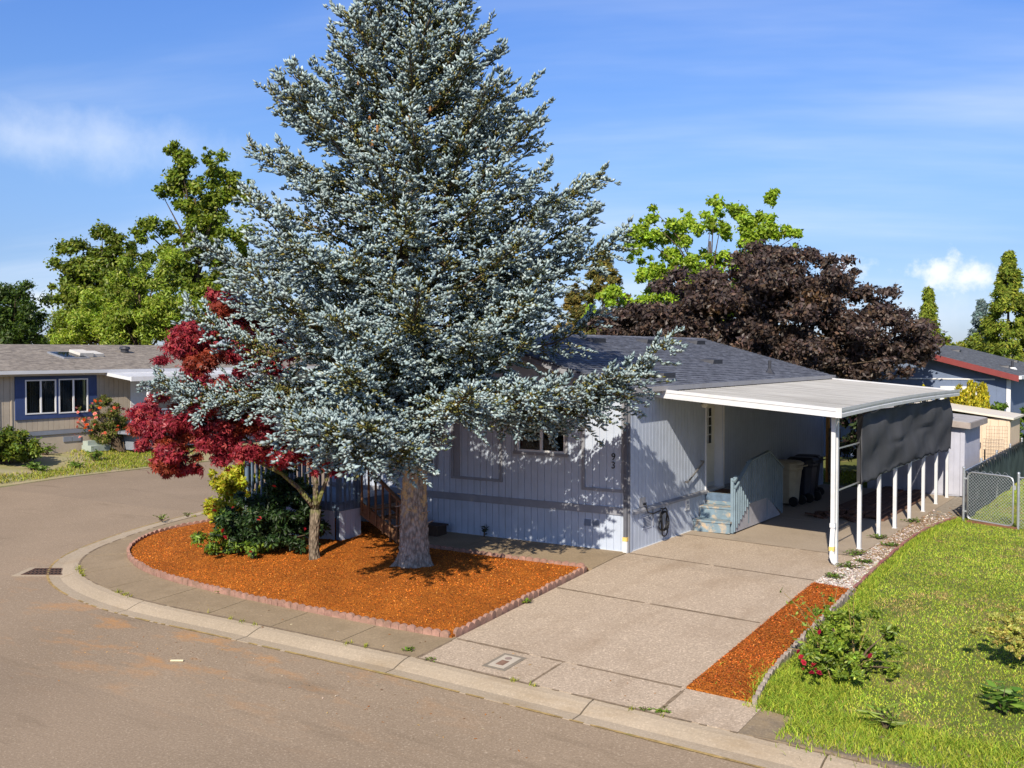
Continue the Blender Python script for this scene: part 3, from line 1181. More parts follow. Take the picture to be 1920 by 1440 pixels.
# gravel strip
gr_poly = [(3.785, -.25), (4.50, -.40), (4.42, .8), (4.36, 2.1), (4.26, 4.2), (4.24, 5.9), (4.32, 7.4), (4.5, 8.8), (4.62, 10), (4.62, 16.5), (3.98, 16.5), (3.98, 13.1), (3.785, 13.1)]
gravel = patch_mesh('gravel_strip', gr_poly, gravelbase, off=.004, step=.3, kind='structure', skirt=.1)
GA = np.array(gr_poly)
n = 9000
G = sample_poly(GA, n * 2); G = G[(G[:, 1] < 8 + rng.normal(size=len(G)))][:n]; n = len(G)
oct_v = np.array([(1, 0, 0), (-1, 0, 0), (0, 1, 0), (0, -1, 0), (0, 0, 1), (0, 0, -1)], float)
oct_f = np.array([(0, 2, 4), (2, 1, 4), (1, 3, 4), (3, 0, 4), (2, 0, 5), (1, 2, 5), (3, 1, 5), (0, 3, 5)])


def octas(name, P, S, cols, m, parent=None, smooth=False):
    n = len(P)
    q = rng.normal(size=(n, 4)); q /= np.linalg.norm(q, axis=1, keepdims=True)
    w, x, y, z = q.T
    Rm = np.stack([1 - 2 * (y * y + z * z), 2 * (x * y - z * w), 2 * (x * z + y * w), 2 * (x * y + z * w), 1 - 2 * (x * x + z * z), 2 * (y * z - x * w), 2 * (x * z - y * w), 2 * (y * z + x * w), 1 - 2 * (x * x + y * y)], 1).reshape(n, 3, 3)
    V = oct_v[None] * (1 + rng.uniform(-.3, .3, (n, 6, 1)))
    V = np.einsum('nij,nkj->nki', Rm, V) * S[:, None, :] + P[:, None, :]
    f = (np.arange(n)[:, None, None] * 6 + oct_f[None]).reshape(-1, 3)
    return raw_mesh(name, V.reshape(-1, 3), f, m, parent, np.repeat(cols, 6, 0), smooth)


pale = np.clip((4.5 - G[:, 1]) / 4.5, 0, 1)
cl_ = np.where(rng.random(n) < .25 + .6 * pale, 0, 1)
cols = np.where((cl_ == 0)[:, None], pick_cols([(.62, .56, .50), (.50, .43, .38), (.70, .66, .62), (.42, .33, .28)], n, .15), pick_cols([(.28, .19, .11), (.35, .25, .16), (.20, .14, .09)], n, .2))
S = rng.uniform(.014, .034, (n, 1)) * np.array([[1.2, 1., .65]])
P = np.concatenate([G, (gz(G[:, 0], G[:, 1]) + .008)[:, None]], 1)
o = octas('gravel_stones', P, S, cols, LEAFM)
props(o, 'white and brown pebbles filling the strip beside the carport posts', 'gravel', kind='stuff')

# lawn ----------------------------------------------------------------
lawn_poly = [(4.80, -5.98), (5.6, -6.05), (7, -5.9), (10, -5.8), (22, -5.7), (22, 34), (4.72, 34), (4.72, 9.2), (4.60, 8.75), (4.42, 7.4), (4.33, 5.9), (4.35, 4.2), (4.44, 2.1), (4.52, .8), (4.60, -.5), (4.60, -2.6), (4.61, -4.0), (4.66, -4.95)]
lawn = patch_mesh('lawn', lawn_poly, turf, off=.002, step=.6, kind='structure', skirt=.1)


def blades(name, G, h, w, pal, label, cat='grass', lean=.5, zoff=0., colfun=None):
    n = len(G)
    P = np.concatenate([G, (gz(G[:, 0], G[:, 1]) + zoff)[:, None]], 1)
    a = rng.uniform(0, 2 * np.pi, n)
    side = np.stack([np.cos(a), np.sin(a), np.zeros(n)], 1)
    hh = h * rng.uniform(.5, 1.25, n)[:, None]
    ln = rng.normal(size=(n, 3)) * lean; ln[:, 2] = 0
    mid = P + np.array([0, 0, 1.]) * hh * .55 + ln * hh * .35
    tip = P + np.array([0, 0, 1.]) * hh * .9 + ln * hh
    V = np.stack([P - side * w, P + side * w, mid + side * w * .7, mid - side * w * .7, tip], 1)
    b5 = np.arange(n)[:, None] * 5
    f = np.concatenate([b5 + np.array([[0, 1, 2]]), b5 + np.array([[0, 2, 3]]), b5 + np.array([[3, 2, 4]])], 0)
    cols = pick_cols(pal, n, .2)
    if colfun is not None:
        cols = colfun(G, cols)
    o = raw_mesh(name, V.reshape(-1, 3), f, LEAFM, None, np.repeat(cols, 5, 0))
    return props(o, label, cat, kind='stuff')


GRASS = [(.25, .335, .03), (.32, .385, .038), (.19, .285, .026), (.38, .395, .06), (.14, .23, .022)]
DRY = [(.42, .33, .12), (.36, .27, .09), (.30, .22, .08)]


def lawn_col(G, c):
    v = vnoise(G, 1.1, 3) * .6 + vnoise(G, 3.1, 4) * .4
    dry = rng.random(len(G)) < np.clip((v - .66) * 4.0, 0, .6) + .04 + .5 * np.clip((-5.0 - G[:, 1]) / 1.0, 0, 1) * vnoise(G, 2., 9)
    c = c.copy(); c[dry] = pick_cols(DRY, dry.sum(), .2)
    k = (.78 + .45 * vnoise(G, .8, 5) + .28 * vnoise(G, 2.3, 6))[:, None]
    return c * k


vis_lawn = [(4.62, -6.05), (7, -5.95), (9.2, -5.8), (8.6, -2), (8.0, 3), (7.4, 9), (7.0, 14), (6.5, 20), (4.75, 20), (4.75, 9), (4.35, 6), (4.6, -1), (4.62, -4)]
G = sample_poly(vis_lawn, 120000)
G = G[vnoise(G, 2.6, 11) * .5 + vnoise(G, 6., 12) * .5 + rng.random(len(G)) * .6 > .42]
blades('lawn_grass', G, .034, .0065, GRASS, 'sunlit yellow-green lawn grass beside the gravel strip', lean=.75, colfun=lawn_col)
Gk = kb[rng.integers(0, len(kb), 2600)] + rng.normal(size=(2600, 2)) * .03
Gk = Gk[vnoise(Gk, 1.7, 71) > .66]
blades('joint_grass', Gk, .06, .006, [(.26, .27, .03), (.34, .32, .06), (.18, .22, .025)], 'short dry grass sprouting behind the curved kerb', lean=.6)
# long uncut tufts against the edging and along the pavement
Gt = np.concatenate([rp[rng.integers(0, len(rp), 5000)] + np.abs(rng.normal(size=(5000, 2))) * np.array([.13, .05]),
                     np.stack([4.66 + np.abs(rng.normal(size=3500)) * .16, rng.uniform(-5.9, -.5, 3500)], 1),
                     np.stack([rng.uniform(4.8, 9, 4500), -5.85 + rng.normal(size=4500) * .12], 1),
                     np.stack([rng.uniform(5.3, 9.5, 7000), -6.35 + rng.normal(size=7000) * .22], 1),
                     rng.normal(size=(4000, 2)) * np.array([.35, .3]) + np.array([5.15, -5.1])])
blades('grass_tufts', Gt, .105, .006, GRASS, 'long uncut grass tufts along the edging and pavement', lean=.6)

# ================================================================== THE HOUSE
house = thing('manufactured_home', 'lavender-grey manufactured home with charcoal shingle roof behind the blue spruce', 'house', (-4, 6.5, 0))
EAVE = 3.22
RIDGE_X, RIDGE_Z = -4.0, 4.42
EX, EZ = .17, 3.29                       # eave edge of the roof surface
LEN = 13.0


def col_spans(z0, z1, a, b, openings):
    """vertical spans of a board between a and b that stay clear of the openings (u0,u1,z0,z1)"""
    spans = [(z0, z1)]
    for u0, u1, q0, q1 in openings:
        if b > u0 + .001 and a < u1 - .001:
            out = []
            for s0, s1 in spans:
                if q1 <= s0 or q0 >= s1:
                    out.append((s0, s1)); continue
                if q0 > s0:
                    out.append((s0, q0))
                if q1 < s1:
                    out.append((q1, s1))
            spans = out
    return [(a_, b_) for a_, b_ in spans if b_ - a_ > .02]


def board_wall(part, axis, plane, outdir, u0, u1, z0, z1, pitch, openings, m, thick=.014, gap=.014, name='wall_board'):
    cuts = sorted(set([u0, u1] + [v for o in openings for v in o[:2] if u0 < v < u1]))
    edges = list(np.arange(u0, u1 - .02, pitch)) + [u1]
    for a, b in zip(edges[:-1], edges[1:]):
        # split a board where an opening's side cuts through it
        cc = [a] + [c for c in cuts if a + .01 < c < b - .01] + [b]
        for i, (p, q) in enumerate(zip(cc[:-1], cc[1:])):
            pa = p + (gap / 2 if i == 0 else 0); qb = q - (gap / 2 if i == len(cc) - 2 else 0)
            for s0, s1 in col_spans(z0, z1, pa, qb, openings):
                lo, hi = (plane - thick, plane) if outdir > 0 else (plane, plane + thick)
                if axis == 'x':
                    piece(name, m, part, pa, qb, lo, hi, s0, s1)
                else:
                    piece(name, m, part, lo, hi, pa, qb, s0, s1)


def core_wall(name, m, parent, axis, plane, outdir, thick, u0, u1, z0, z1, openings):
    """solid wall behind the boards, cut round the openings"""
    us = sorted(set([u0, u1] + [v for o in openings for v in o[:2]]))
    mb = MB()
    for a, b in zip(us[:-1], us[1:]):
        for s0, s1 in col_spans(z0, z1, a, b, openings):
            lo, hi = (plane - thick, plane) if outdir > 0 else (plane, plane + thick)
            if axis == 'x':
                mb.box(a, b, lo, hi, s0, s1)
            else:
                mb.box(lo, hi, a, b, s0, s1)
    return mb.build(name, m, parent)


def sliding_window(parent, x0, x1, z0, z1, plane, axis='x', outdir=-1, blinds=True, frame_m=None, curtain=None, mull=None):
    """two-light sliding window set in an opening; plane = outer wall face"""
    fm = frame_m or white
    fr = .045

    def bx(mb, u0, u1, d0, d1, q0, q1):
        lo, hi = sorted((plane + outdir * d0, plane + outdir * d1))
        if axis == 'x':
            mb.box(u0, u1, lo, hi, q0, q1)
        else:
            mb.box(lo, hi, u0, u1, q0, q1)
        return mb
    w = bx(MB(), x0, x1, -.06, .012, z0, z0 + fr)
    bx(w, x0, x1, -.06, .012, z1 - fr, z1)
    bx(w, x0, x0 + fr, -.06, .0118, z0 + fr, z1 - fr); bx(w, x1 - fr, x1, -.06, .0118, z0 + fr, z1 - fr)
    fo = w.build('window', fm, parent)
    xm = mull if mull is not None else (x0 + x1) / 2
    bx(MB(), xm - .03, xm + .03, -.05, .006, z0 + fr, z1 - fr).build('mullion', fm, fo)
    for a, b in ((x0 + fr, xm - .03), (xm + .03, x1 - fr)):
        bx(MB(), a, b, -.034, -.030, z0 + fr, z1 - fr).build('pane', glass, fo)
    bx(MB(), x0 - .05, x1 + .05, -.42, -.40, z0 - .05, z1 + .05).build('dark_backing', dark, fo)  # dark sheet added behind the glass, stands for the unlit room
    if blinds:
        bx(MB(), xm + .02, x1 - fr, -.14, -.13, z0 + .33 * (z1 - z0), z1 - fr).build('blind', blind, fo)
    if curtain:
        for a, b in ((x0 + fr, xm - .03), (xm + .03, x1 - fr)):
            mb = MB(); n = 9
            for i in range(n):
                u = a + (b - a) * (.45 + .55 * i / n)
                bx(mb, u, u + (b - a) * .055, -.16 - .03 * (i % 2), -.15 - .03 * (i % 2), z0 + fr, z1 - fr)
            mb.build('curtain', curtain, fo)
    return fo


WR = (-2.64, -1.46, 1.90, 2.96)
WL = (-6.40, -4.83, 1.30, 2.90)
PITCH = .163
fwall = core_wall('front_wall', paint, house, 'x', .014, -1, .12, -8, 0, -.1, EAVE + .05, [WR, WL])
board_wall(fwall, 'x', 0., -1, -8, -.09, .89, EAVE, PITCH, [WR, WL], paint)
board_wall(fwall, 'x', 0., -1, -8, -.09, -.02, .74, PITCH, [], paint, name='skirting_board')
DOOR = (3.95, 4.95, .80, 2.86)
swall = core_wall('side_wall', paint, house, 'y', -.014, 1, .12, 0.134, LEN, -.1, EAVE + .05, [DOOR])
board_wall(swall, 'y', 0., 1, .09, LEN - .09, .84, EAVE, PITCH, [DOOR], paint)
board_wall(swall, 'y', 0., 1, .09, LEN - .09, -.02, .75, PITCH, [], paint, name='skirting_board')
core_wall('far_side_wall', paint, house, 'y', -8, -1, .12, .134, LEN, -.1, EAVE + .05, [])
core_wall('rear_wall', paint, house, 'x', LEN, 1, .12, -7.88, -.134, -.1, EAVE + .05, [])
box('floor', dark, house, -7.9, -.2, .2, LEN - .2, .6, .66)
for yy, nm in ((.02, 'gable'), (LEN - .12, 'gable')):
    MB().prism([(-8, yy, EAVE + .05), (0, yy, EAVE + .05), (RIDGE_X, yy, RIDGE_Z - .10)], (0, .1, 0)).build(nm, paint, house)
# trim: belts, corner boards, bottom strip
box('belt_trim', trim, house, -8.02, -.095, -.022, .012, .735, .89)
mb = MB().prism([(.0, .093, .752), (.062, .093, .752), (.062, .093, .80), (.0, .093, .835)], (0, 3.82, 0))
mb.build('belt_ledge', trim, house)
box('belt_trim', trim, house, -.005, .022, 5.0, LEN, .752, .835)
box('corner_board', mat('dark_corner_paint', (.14, .145, .165), .6, .2, 5.), house, -.092, .022, -.024, .0125, -.03, EAVE)
box('corner_board', paint, house, -.004, .0235, .0135, .092, -.03, EAVE)
box('corner_board', paint, house, -.004, .022, LEN - .09, LEN + .022, -.03, EAVE)
box('base_strip', foundation, house, -8, -.1, -.03, .01, -.04, .015)
box('base_strip', foundation, house, .0, .026, .1, 3.05, -.04, .015)


def frame_trim(x0, x1, z0, z1, w=.07, d=.03, sill=0.):
    mb = MB()
    mb.box(x0 - w, x1 + w, -d, .01, z1, z1 + w)
    mb.box(x0 - w - sill, x1 + w + sill, -d - sill * .3, .01, z0 - w, z0)
    mb.box(x0 - w, x0, -d + .002, .01, z0, z1)
    mb.box(x1, x1 + w, -d + .002, .01, z0, z1)
    return mb.build('window_trim', trim, house)


frame_trim(*WR, w=.06, sill=.03)
frame_trim(*WL, w=.07, sill=.04)
sliding_window(house, *WR, 0.)
sliding_window(house, *WL, 0., blinds=False, mull=-5.6)
# framed blank panels either side of the window
for x0, x1, z0 in ((-4.30, -3.08, 1.27), (-1.0, -.16, 1.25)):
    mb = MB()
    mb.box(x0 - .07, x1 + .07, -.026, .01, z0 - .06, z0)
    mb.box(x0 - .07, x0, -.028, .01, z0, EAVE - .02); mb.box(x1, x1 + .07, -.028, .01, z0, EAVE - .02)
    pt = mb.build('panel_trim', trim, house)
box('panel', trim, house, -4.30, -4.14, -.012, .008, 1.27, EAVE - .02)

# roof -------------------------------------------------------------
ry0, ry1 = -.32, LEN + .32
sl = (RIDGE_Z - EZ) / (EX - RIDGE_X)


def roofz(x):
    return RIDGE_Z - abs(x - RIDGE_X) * sl


mb = MB()
OX = 2 * RIDGE_X - EX
mb.prism([(EX, ry0, EZ - .03), (RIDGE_X, ry0, RIDGE_Z - .03), (OX, ry0, EZ - .03), (OX, ry0, EZ - .14), (RIDGE_X, ry0, RIDGE_Z - .14), (EX, ry0, EZ - .14)], (0, ry1 - ry0, 0))
rdeck = mb.build('roof', trim, house)
mb = MB()
nc = 30
for side in (1, -1):
    for i in range(nc):
        a = RIDGE_X + side * (EX + .03 - RIDGE_X) * (1 - i / nc)
        b = RIDGE_X + side * (EX + .03 - RIDGE_X) * max(0, (1 - (i + 1.25) / nc))
        za, zb = roofz(a) + .024, roofz(b) + .001
        mb.hexa([(a, ry0 - .02, za - .03), (b, ry0 - .02, zb - .03), (b, ry1 + .02, zb - .03), (a, ry1 + .02, za - .03),
                 (a, ry0 - .02, za), (b, ry0 - .02, zb), (b, ry1 + .02, zb), (a, ry1 + .02, za)])
shing = mb.build('shingles', shingle_grey, rdeck)
mb = MB()
for i in range(44):
    y = ry0 + (ry1 - ry0) * i / 44; y2 = y + (ry1 - ry0) / 44 * 1.08
    mb.hexa([(RIDGE_X - .14, y, roofz(RIDGE_X - .14) + .012), (RIDGE_X + .14, y, roofz(RIDGE_X + .14) + .012), (RIDGE_X + .14, y2, roofz(RIDGE_X + .14) + .02), (RIDGE_X - .14, y2, roofz(RIDGE_X - .14) + .02),
             (RIDGE_X - .02, y, RIDGE_Z + .028), (RIDGE_X + .02, y, RIDGE_Z + .028), (RIDGE_X + .02, y2, RIDGE_Z + .036), (RIDGE_X - .02, y2, RIDGE_Z + .036)])
mb.build('ridge_caps', shingle_grey, rdeck)
# eave gutters
guttergrey = mat('grey_gutter', (.42, .41, .41), .5, .08, 2., dirt=(.30, .27, .24), dscale=1.5, dthr=(.5, .8))
for sx in (1, -1):
    X = lambda v: v if sx > 0 else 2 * RIDGE_X - v
    mb = MB().prism([(X(.175), ry0, 3.19), (X(.275), ry0, 3.205), (X(.295), ry0, 3.305), (X(.282), ry0, 3.305), (X(.263), ry0, 3.216), (X(.187), ry0, 3.202), (X(.187), ry0, 3.305), (X(.175), ry0, 3.305)], (0, ry1 - ry0, 0))
    mb.build('gutter', guttergrey, house)
    mb = MB().box(min(X(0.0235), X(.172)), max(X(.0235), X(.172)), .0, LEN, EAVE - .045, EAVE - .022); mb.build('soffit', trim, house)


def onroof(x, y):
    d = ray(x, y)
    # plane z = RIDGE_Z - (X-RIDGE_X)*sl
    t = (RIDGE_Z + RIDGE_X * sl - CAM[2] - CAM[0] * sl) / (d[2] + d[0] * sl)
    return CAM + d * t


ang = math.atan(sl)
ventm = mat('dark_vent_metal', (.035, .037, .045), .5, .2, 6., spec=.4)
for px, py in ((1113, 640), (1212, 642), (1304, 644), (1334, 680), (1241, 706)):
    c = onroof(px, py)
    v = MB().hexa([(-.17, -.34, -.02), (.19, -.34, -.02), (.19, .34, -.02), (-.17, .34, -.02), (-.17, -.30, .04), (.17, -.30, .11), (.17, .30, .11), (-.17, .30, .04)]).build('roof_vent', ventm, house)
    v.location = c + np.array([0, 0, .02]); v.rotation_euler = (0, ang, 0)
c = onroof(1443, 700)
mb = MB().lathe([(.045, -.05), (.045, .34), (.04, .35)], 10, tuple(c))
mb.lathe([(.16, -.03), (.07, .09), (.05, .12)], 10, tuple(c + np.array([0, 0, .01])))
mb.build('vent_pipe', ventm, house)

# downspout at the near corner
mb = MB().box(-.085, -.015, -.085, -.030, .30, EAVE - .03)
ds = mb.build('downspout', mat('dark_downspout', (.10, .105, .125), .55, .2, 5.), house)
box('downspout_joint', yellowed, house, -.098, -.002, -.098, -.0255, .235, .315)
box('downspout_foot', white, house, -.092, -.008, -.092, -.0265, -.02, .235)
mb = MB().beam((-.05, -.058, EAVE - .05), (.17, -.058, EAVE + .03), .06, .05); mb.build('downspout_elbow', trim, house)


# house number
def glyph(ch, size, parent, loc, rot, m, name):
    cu = bpy.data.curves.new(name, 'FONT'); cu.body = ch; cu.size = size; cu.extrude = .006
    tmp = bpy.data.objects.new(name + '_curve', cu); COL.objects.link(tmp)
    dg = bpy.context.evaluated_depsgraph_get()
    me = bpy.data.meshes.new_from_object(tmp.evaluated_get(dg))
    bpy.data.objects.remove(tmp)
    me.materials.clear(); me.materials.append(m)
    o = bpy.data.objects.new(name, me); COL.objects.link(o); child(o, parent)
    o.location = loc; o.rotation_euler = rot
    return o


glyph('9', .20, house, (-.40, -.008, 1.835), (R(90), 0, 0), black, 'house_number')
glyph('3', .20, house, (-.40, -.008, 1.665), (R(90), 0, 0), black, 'house_number')
# skirting vents
ventgrey = mat('vent_grey', (.24, .26, .31), .6, .1, 5.)


def louver(x0, x1, z0, z1, axis):
    mb = MB(); n = 7
    for i in range(n):
        a = z0 + (z1 - z0) * i / n; b = a + (z1 - z0) / n * .72
        if axis == 'x':
            mb.hexa([(x0, -.02, a), (x1, -.02, a), (x1, .002, a), (x0, .002, a), (x0, -.006, b), (x1, -.006, b), (x1, .003, b), (x0, .003, b)])
        else:
            mb.hexa([(-.002, x0, a), (.02, x0, a), (.02, x1, a), (-.002, x1, a), (-.003, x0, b), (.006, x0, b), (.006, x1, b), (-.003, x1, b)])
    return mb


louver(-1.01, -.86, .46, .60, 'x').build('skirting_vent', ventgrey, house)
louver(-.82, -.67, .46, .60, 'x').build('skirting_vent', ventgrey, house)
v = louver(.64, .98, .42, .64, 'y').build('skirting_vent', ventgrey, house)
MB().box(.0005, .012, .60, 1.02, .38, .41).box(.0005, .012, .60, 1.02, .645, .675).build('vent_frame', paint, v)
# tap box and tap
box('tap_panel', trim, house, .0005, .012, .45, .73, .845, 1.04)
MB().tube([(.01, .62, .90), (.07, .62, .90), (.09, .62, .86)], .014, 8).lathe([(.0, .0), (.03, .005), (.03, .015), (0.001, .02)], 8, (.06, .62, .915)).build('tap', black, house)
MB().tube([(.02, 1.07, .40), (.02, 1.07, .74)], .012, 6).build('conduit', trim, house)
# outdoor socket
MB().box(.0005, .03, 2.73, 2.93, .50, .74).build('socket_box', white, house)
MB().box(.029, .036, 2.78, 2.88, .55, .61).box(.029, .036, 2.78, 2.88, .64, .70).build('socket_cover', ventgrey, house)

# side door, recessed
rec = .20
mb = MB()
mb.box(-.26, -.0145, DOOR[1] - .002, DOOR[1] + .05, DOOR[2], DOOR[3])
mb.box(-.26, -.0145, DOOR[0] - .05, DOOR[0] + .002, DOOR[2], DOOR[3])
mb.box(-.26, -.0145, DOOR[0] - .05, DOOR[1] + .05, DOOR[3] - .002, DOOR[3] + .05)
mb.box(-.26, .03, DOOR[0] - .05, DOOR[1] + .05, DOOR[2] - .05, DOOR[2] + .002)
jamb = mb.build('door_frame', white, house)
mb = MB().box(-.005, .024, DOOR[0] - .075, DOOR[0], DOOR[2] - .03, DOOR[3] + .07).box(-.005, .024, DOOR[1], DOOR[1] + .075, DOOR[2] - .03, DOOR[3] + .07).box(-.005, .025, DOOR[0], DOOR[1], DOOR[3], DOOR[3] + .07)
mb.build('door_casing', white, jamb)
dy0, dy1, dz0, dz1 = DOOR[0] + .004, DOOR[1] - .004, DOOR[2] + .02, DOOR[3] - .004
mb = MB()
wy0, wy1, wz0, wz1 = dy0 + .17, dy1 - .17, dz0 + 1.02, dz1 - .18
mb.box(-.245, -.205, dy0, wy0, dz0, dz1).box(-.245, -.205, wy1, dy1, dz0, dz1).box(-.245, -.205, wy0, wy1, dz0, wz0).box(-.245, -.205, wy0, wy1, wz1, dz1)
for a, b in ((dz0 + .15, dz0 + .50), (dz0 + .58, dz0 + .93)):
    mb.box(-.206, -.198, wy0, wy1, a, b)
door = mb.build('door', cream, house)
mb = MB()
for i in range(1, 3):
    y = wy0 + (wy1 - wy0) * i / 3; mb.box(-.215, -.203, y - .012, y + .012, wz0, wz1)
for i in range(1, 4):
    z = wz0 + (wz1 - wz0) * i / 4; mb.box(-.2145, -.2035, wy0, wy1, z - .012, z + .012)
mb.build('glazing_bars', white, door)
box('pane', glass, door, -.228, -.222, wy0, wy1, wz0, wz1)
MB().tube([(-.205, dy0 + .07, dz0 + .98), (-.16, dy0 + .07, dz0 + .98)], .012, 8).lathe([(.0, 0), (.028, .01), (.03, .03), (.001, .05)], 10, (-.15, dy0 + .07, dz0 + .955)).build('handle', pipe, door)
box('kick_plate', blind, door, -.2045, -.20, dy0 + .03, dy1 - .03, dz0 + .02, dz0 + .10)
# porch light
mb = MB().lathe([(.045, 0), (.05, .03), (.05, .05), (.001, .055)], 12, (.07, 3.66, 2.86)); mb.box(.0, .07, 3.63, 3.69, 2.87, 2.91)
pl = mb.build('porch_light', white, house)
MB().lathe([(.001, -.13), (.05, -.12), (.085, -.07), (.085, -.02), (.045, .0)], 14, (.07, 3.66, 2.86)).build('globe', cream, pl, smooth=True)
# wall handrail
rl = [(.0, 3.62, 1.52), (.08, 3.62, 1.52), (.085, 3.60, 1.50), (.085, 2.78, 1.17), (.085, 2.70, 1.13), (.085, 2.66, 1.145), (.05, 2.63, 1.15)]
MB().tube(rl, .019, 8).build('handrail', pipe, house)

# hose hanging from the wall
mb = MB()
for k in range(5):
    pts = []
    ry, rz = .17 + rng.normal() * .03, .20 + rng.normal() * .04
    cy, cz = 1.48 + rng.normal() * .03, .46 + rng.normal() * .03
    for a in np.linspace(0, 2 * math.pi, 19):
        pts.append((.06 + .025 * k / 2 + .01 * math.sin(3 * a), cy + ry * math.sin(a) * (1 + .2 * math.sin(2 * a + k)), cz + rz * math.cos(a)))
    mb.tube(pts, .014, 6)
mb.tube([(.08, 1.62, .35), (.09, 1.68, .27), (.08, 1.62, .24), (.08, 1.58, .30)], .014, 6)
mb.tube([(.0, 1.48, .70), (.10, 1.48, .70), (.11, 1.48, .74)], .012, 6)
mb.tube([(.07, .62, .86), (.08, .7, .72), (.06, 1.0, .66), (.06, 1.35, .68)], .012, 6)
hs_ = mb.build('garden_hose', black, smooth=True)
props(hs_, 'coiled black hose hanging on the side wall above the driveway', 'hose')

# ------------------------------------------------------------------ side steps with two flights and a guard
steps = thing('entry_steps', 'worn pale blue wooden steps with slatted guard at the side door', 'steps', (.46, 4.7, 0))
LZ = .77
for i, (ya, yb, zt) in enumerate(((3.50, 3.93, .52), (3.14, 3.56, .26))):
    mb = MB().box(.03, .90, ya - .02, yb, zt - .04, zt); mb.build('tread', stepblue, steps)
    mb = MB().box(.04, .89, ya, ya + .02, zt - .26, zt - .041); mb.build('riser', stepblue, steps)
mb = MB().box(.04, .89, 3.88, 3.90, .525, .60); mb.build('riser', stepblue, steps)
for i in range(5):
    a = .03 + i * .175
    piece('landing_board', stepblue, steps, a, a + .168, 3.92, 5.46, LZ - .035, LZ)
MB().box(.02, .91, 3.885, 3.915, .60, LZ + .005).build('fascia', deckblue, steps)
for i, (ya, yb, zt) in enumerate(((5.47, 5.88, .52), (5.86, 6.28, .26))):
    MB().box(.03, .90, ya, yb, zt - .04, zt).build('tread', deckblue, steps)
    MB().box(.04, .89, yb - .03, yb - .01, zt - .26, zt - .041).build('riser', deckblue, steps)
MB().prism([(.905, 3.30, .01), (.905, 3.36, .10), (.905, 4.20, .60), (.905, 5.40, .60), (.905, 6.36, .06), (.905, 6.38, .01)], (.018, 0, 0)).build('skirt_panel', greyply, steps)
topY = [3.28, 4.27, 5.50, 6.52]; topZ = [.98, 1.50, 1.62, 1.14]
botY = [3.28, 4.20, 5.40, 6.52]; botZ = [.02, .55, .55, .03]
y = 3.30
while y < 6.52:
    zt = float(np.interp(y, topY, topZ)); zb = float(np.interp(y, botY, botZ))
    piece('baluster', railblue, steps, .925, .958, y - .020, y + .020, zb, zt)
    y += .132
mb = MB()
for (ya, za), (yb, zb) in zip(list(zip(topY, topZ))[:-1], list(zip(topY, topZ))[1:]):
    mb.beam((.935, ya, za + .02), (.935, yb, zb + .02), .09, .035)
mb.build('top_rail', railblue, steps)
piece('post', railblue, steps, .86, .924, 3.255, 3.325, 0, 1.22)
piece('post', railblue, steps, .86, .924, 4.19, 4.26, .1, 1.50)
piece('post', railblue, steps, .86, .924, 5.42, 5.49, .1, 1.60)
MB().beam((.93, 3.25, 1.15), (.93, 3.42, 1.24), .085, .05).build('rail_end', railblue, steps)
o = MB().box(.12, .78, 4.05, 4.62, LZ + .001, LZ + .016).build('door_mat', mat('brown_coir', (.12, .06, .03), .95, .4, 25., .5, 80))
props(o, 'brown coir mat on the landing outside the side door', 'door mat')


# ------------------------------------------------------------------ wheeled bins
def bin_(name, label, m, loc, rz, s=1.):
    t = thing(name, label, 'bin', loc, rz, 'wheeled bins under the carport'); t['_local'] = 1
    mb = MB()
    prof = [(.20, .235, .05), (.22, .26, .45), (.255, .30, .86), (.275, .325, .90), (.275, .325, 1.0)]
    ring = lambda a, b, z: [(a * s, -b * .55 * s, z * s), (a * s, b * .55 * s, z * s), (a * .62 * s, b * s, z * s), (-a * .62 * s, b * s, z * s), (-a * s, b * .55 * s, z * s), (-a * s, -b * .55 * s, z * s), (-a * .62 * s, -b * s, z * s), (a * .62 * s, -b * s, z * s)]
    vs = [v for a, b, z in prof for v in ring(a, b, z)]
    fs = [(i * 8 + j, i * 8 + (j + 1) % 8, (i + 1) * 8 + (j + 1) % 8, (i + 1) * 8 + j) for i in range(len(prof) - 1) for j in range(8)]
    fs += [tuple(range(7, -1, -1)), tuple(range(32, 40))]
    mb.add(vs, fs)
    bevelmod(mb.build('body', m, t), .015, 2)
    mb = MB()
    vs = ring(.30, .345, 1.0) + ring(.30, .345, 1.045) + ring(.22, .27, 1.10)
    mb.add(vs, [(i * 8 + j, i * 8 + (j + 1) % 8, (i + 1) * 8 + (j + 1) % 8, (i + 1) * 8 + j) for i in range(2) for j in range(8)] + [tuple(range(7, -1, -1)), tuple(range(16, 24))])
    bevelmod(mb.build('lid', m, t), .012, 2)
    MB().tube([(-.24 * s, -.33 * s, .96 * s), (-.24 * s, -.40 * s, .98 * s), (.24 * s, -.40 * s, .98 * s), (.24 * s, -.33 * s, .96 * s)], .016 * s, 6).build('handle', m, t)
    for sx in (-1, 1):
        w = MB(); n = 14
        vs = []; fs = []
        for q, x in enumerate((sx * .20 * s, sx * .25 * s)):
            vs += [(x, -.27 * s + .12 * s * math.cos(2 * math.pi * k / n), .12 * s + .12 * s * math.sin(2 * math.pi * k / n)) for k in range(n)]
        fs = [(k, (k + 1) % n, n + (k + 1) % n, n + k) for k in range(n)] + [tuple(range(n)), tuple(range(2 * n - 1, n - 1, -1))]
        w.add(vs, fs).build('wheel', black, t)
    return t


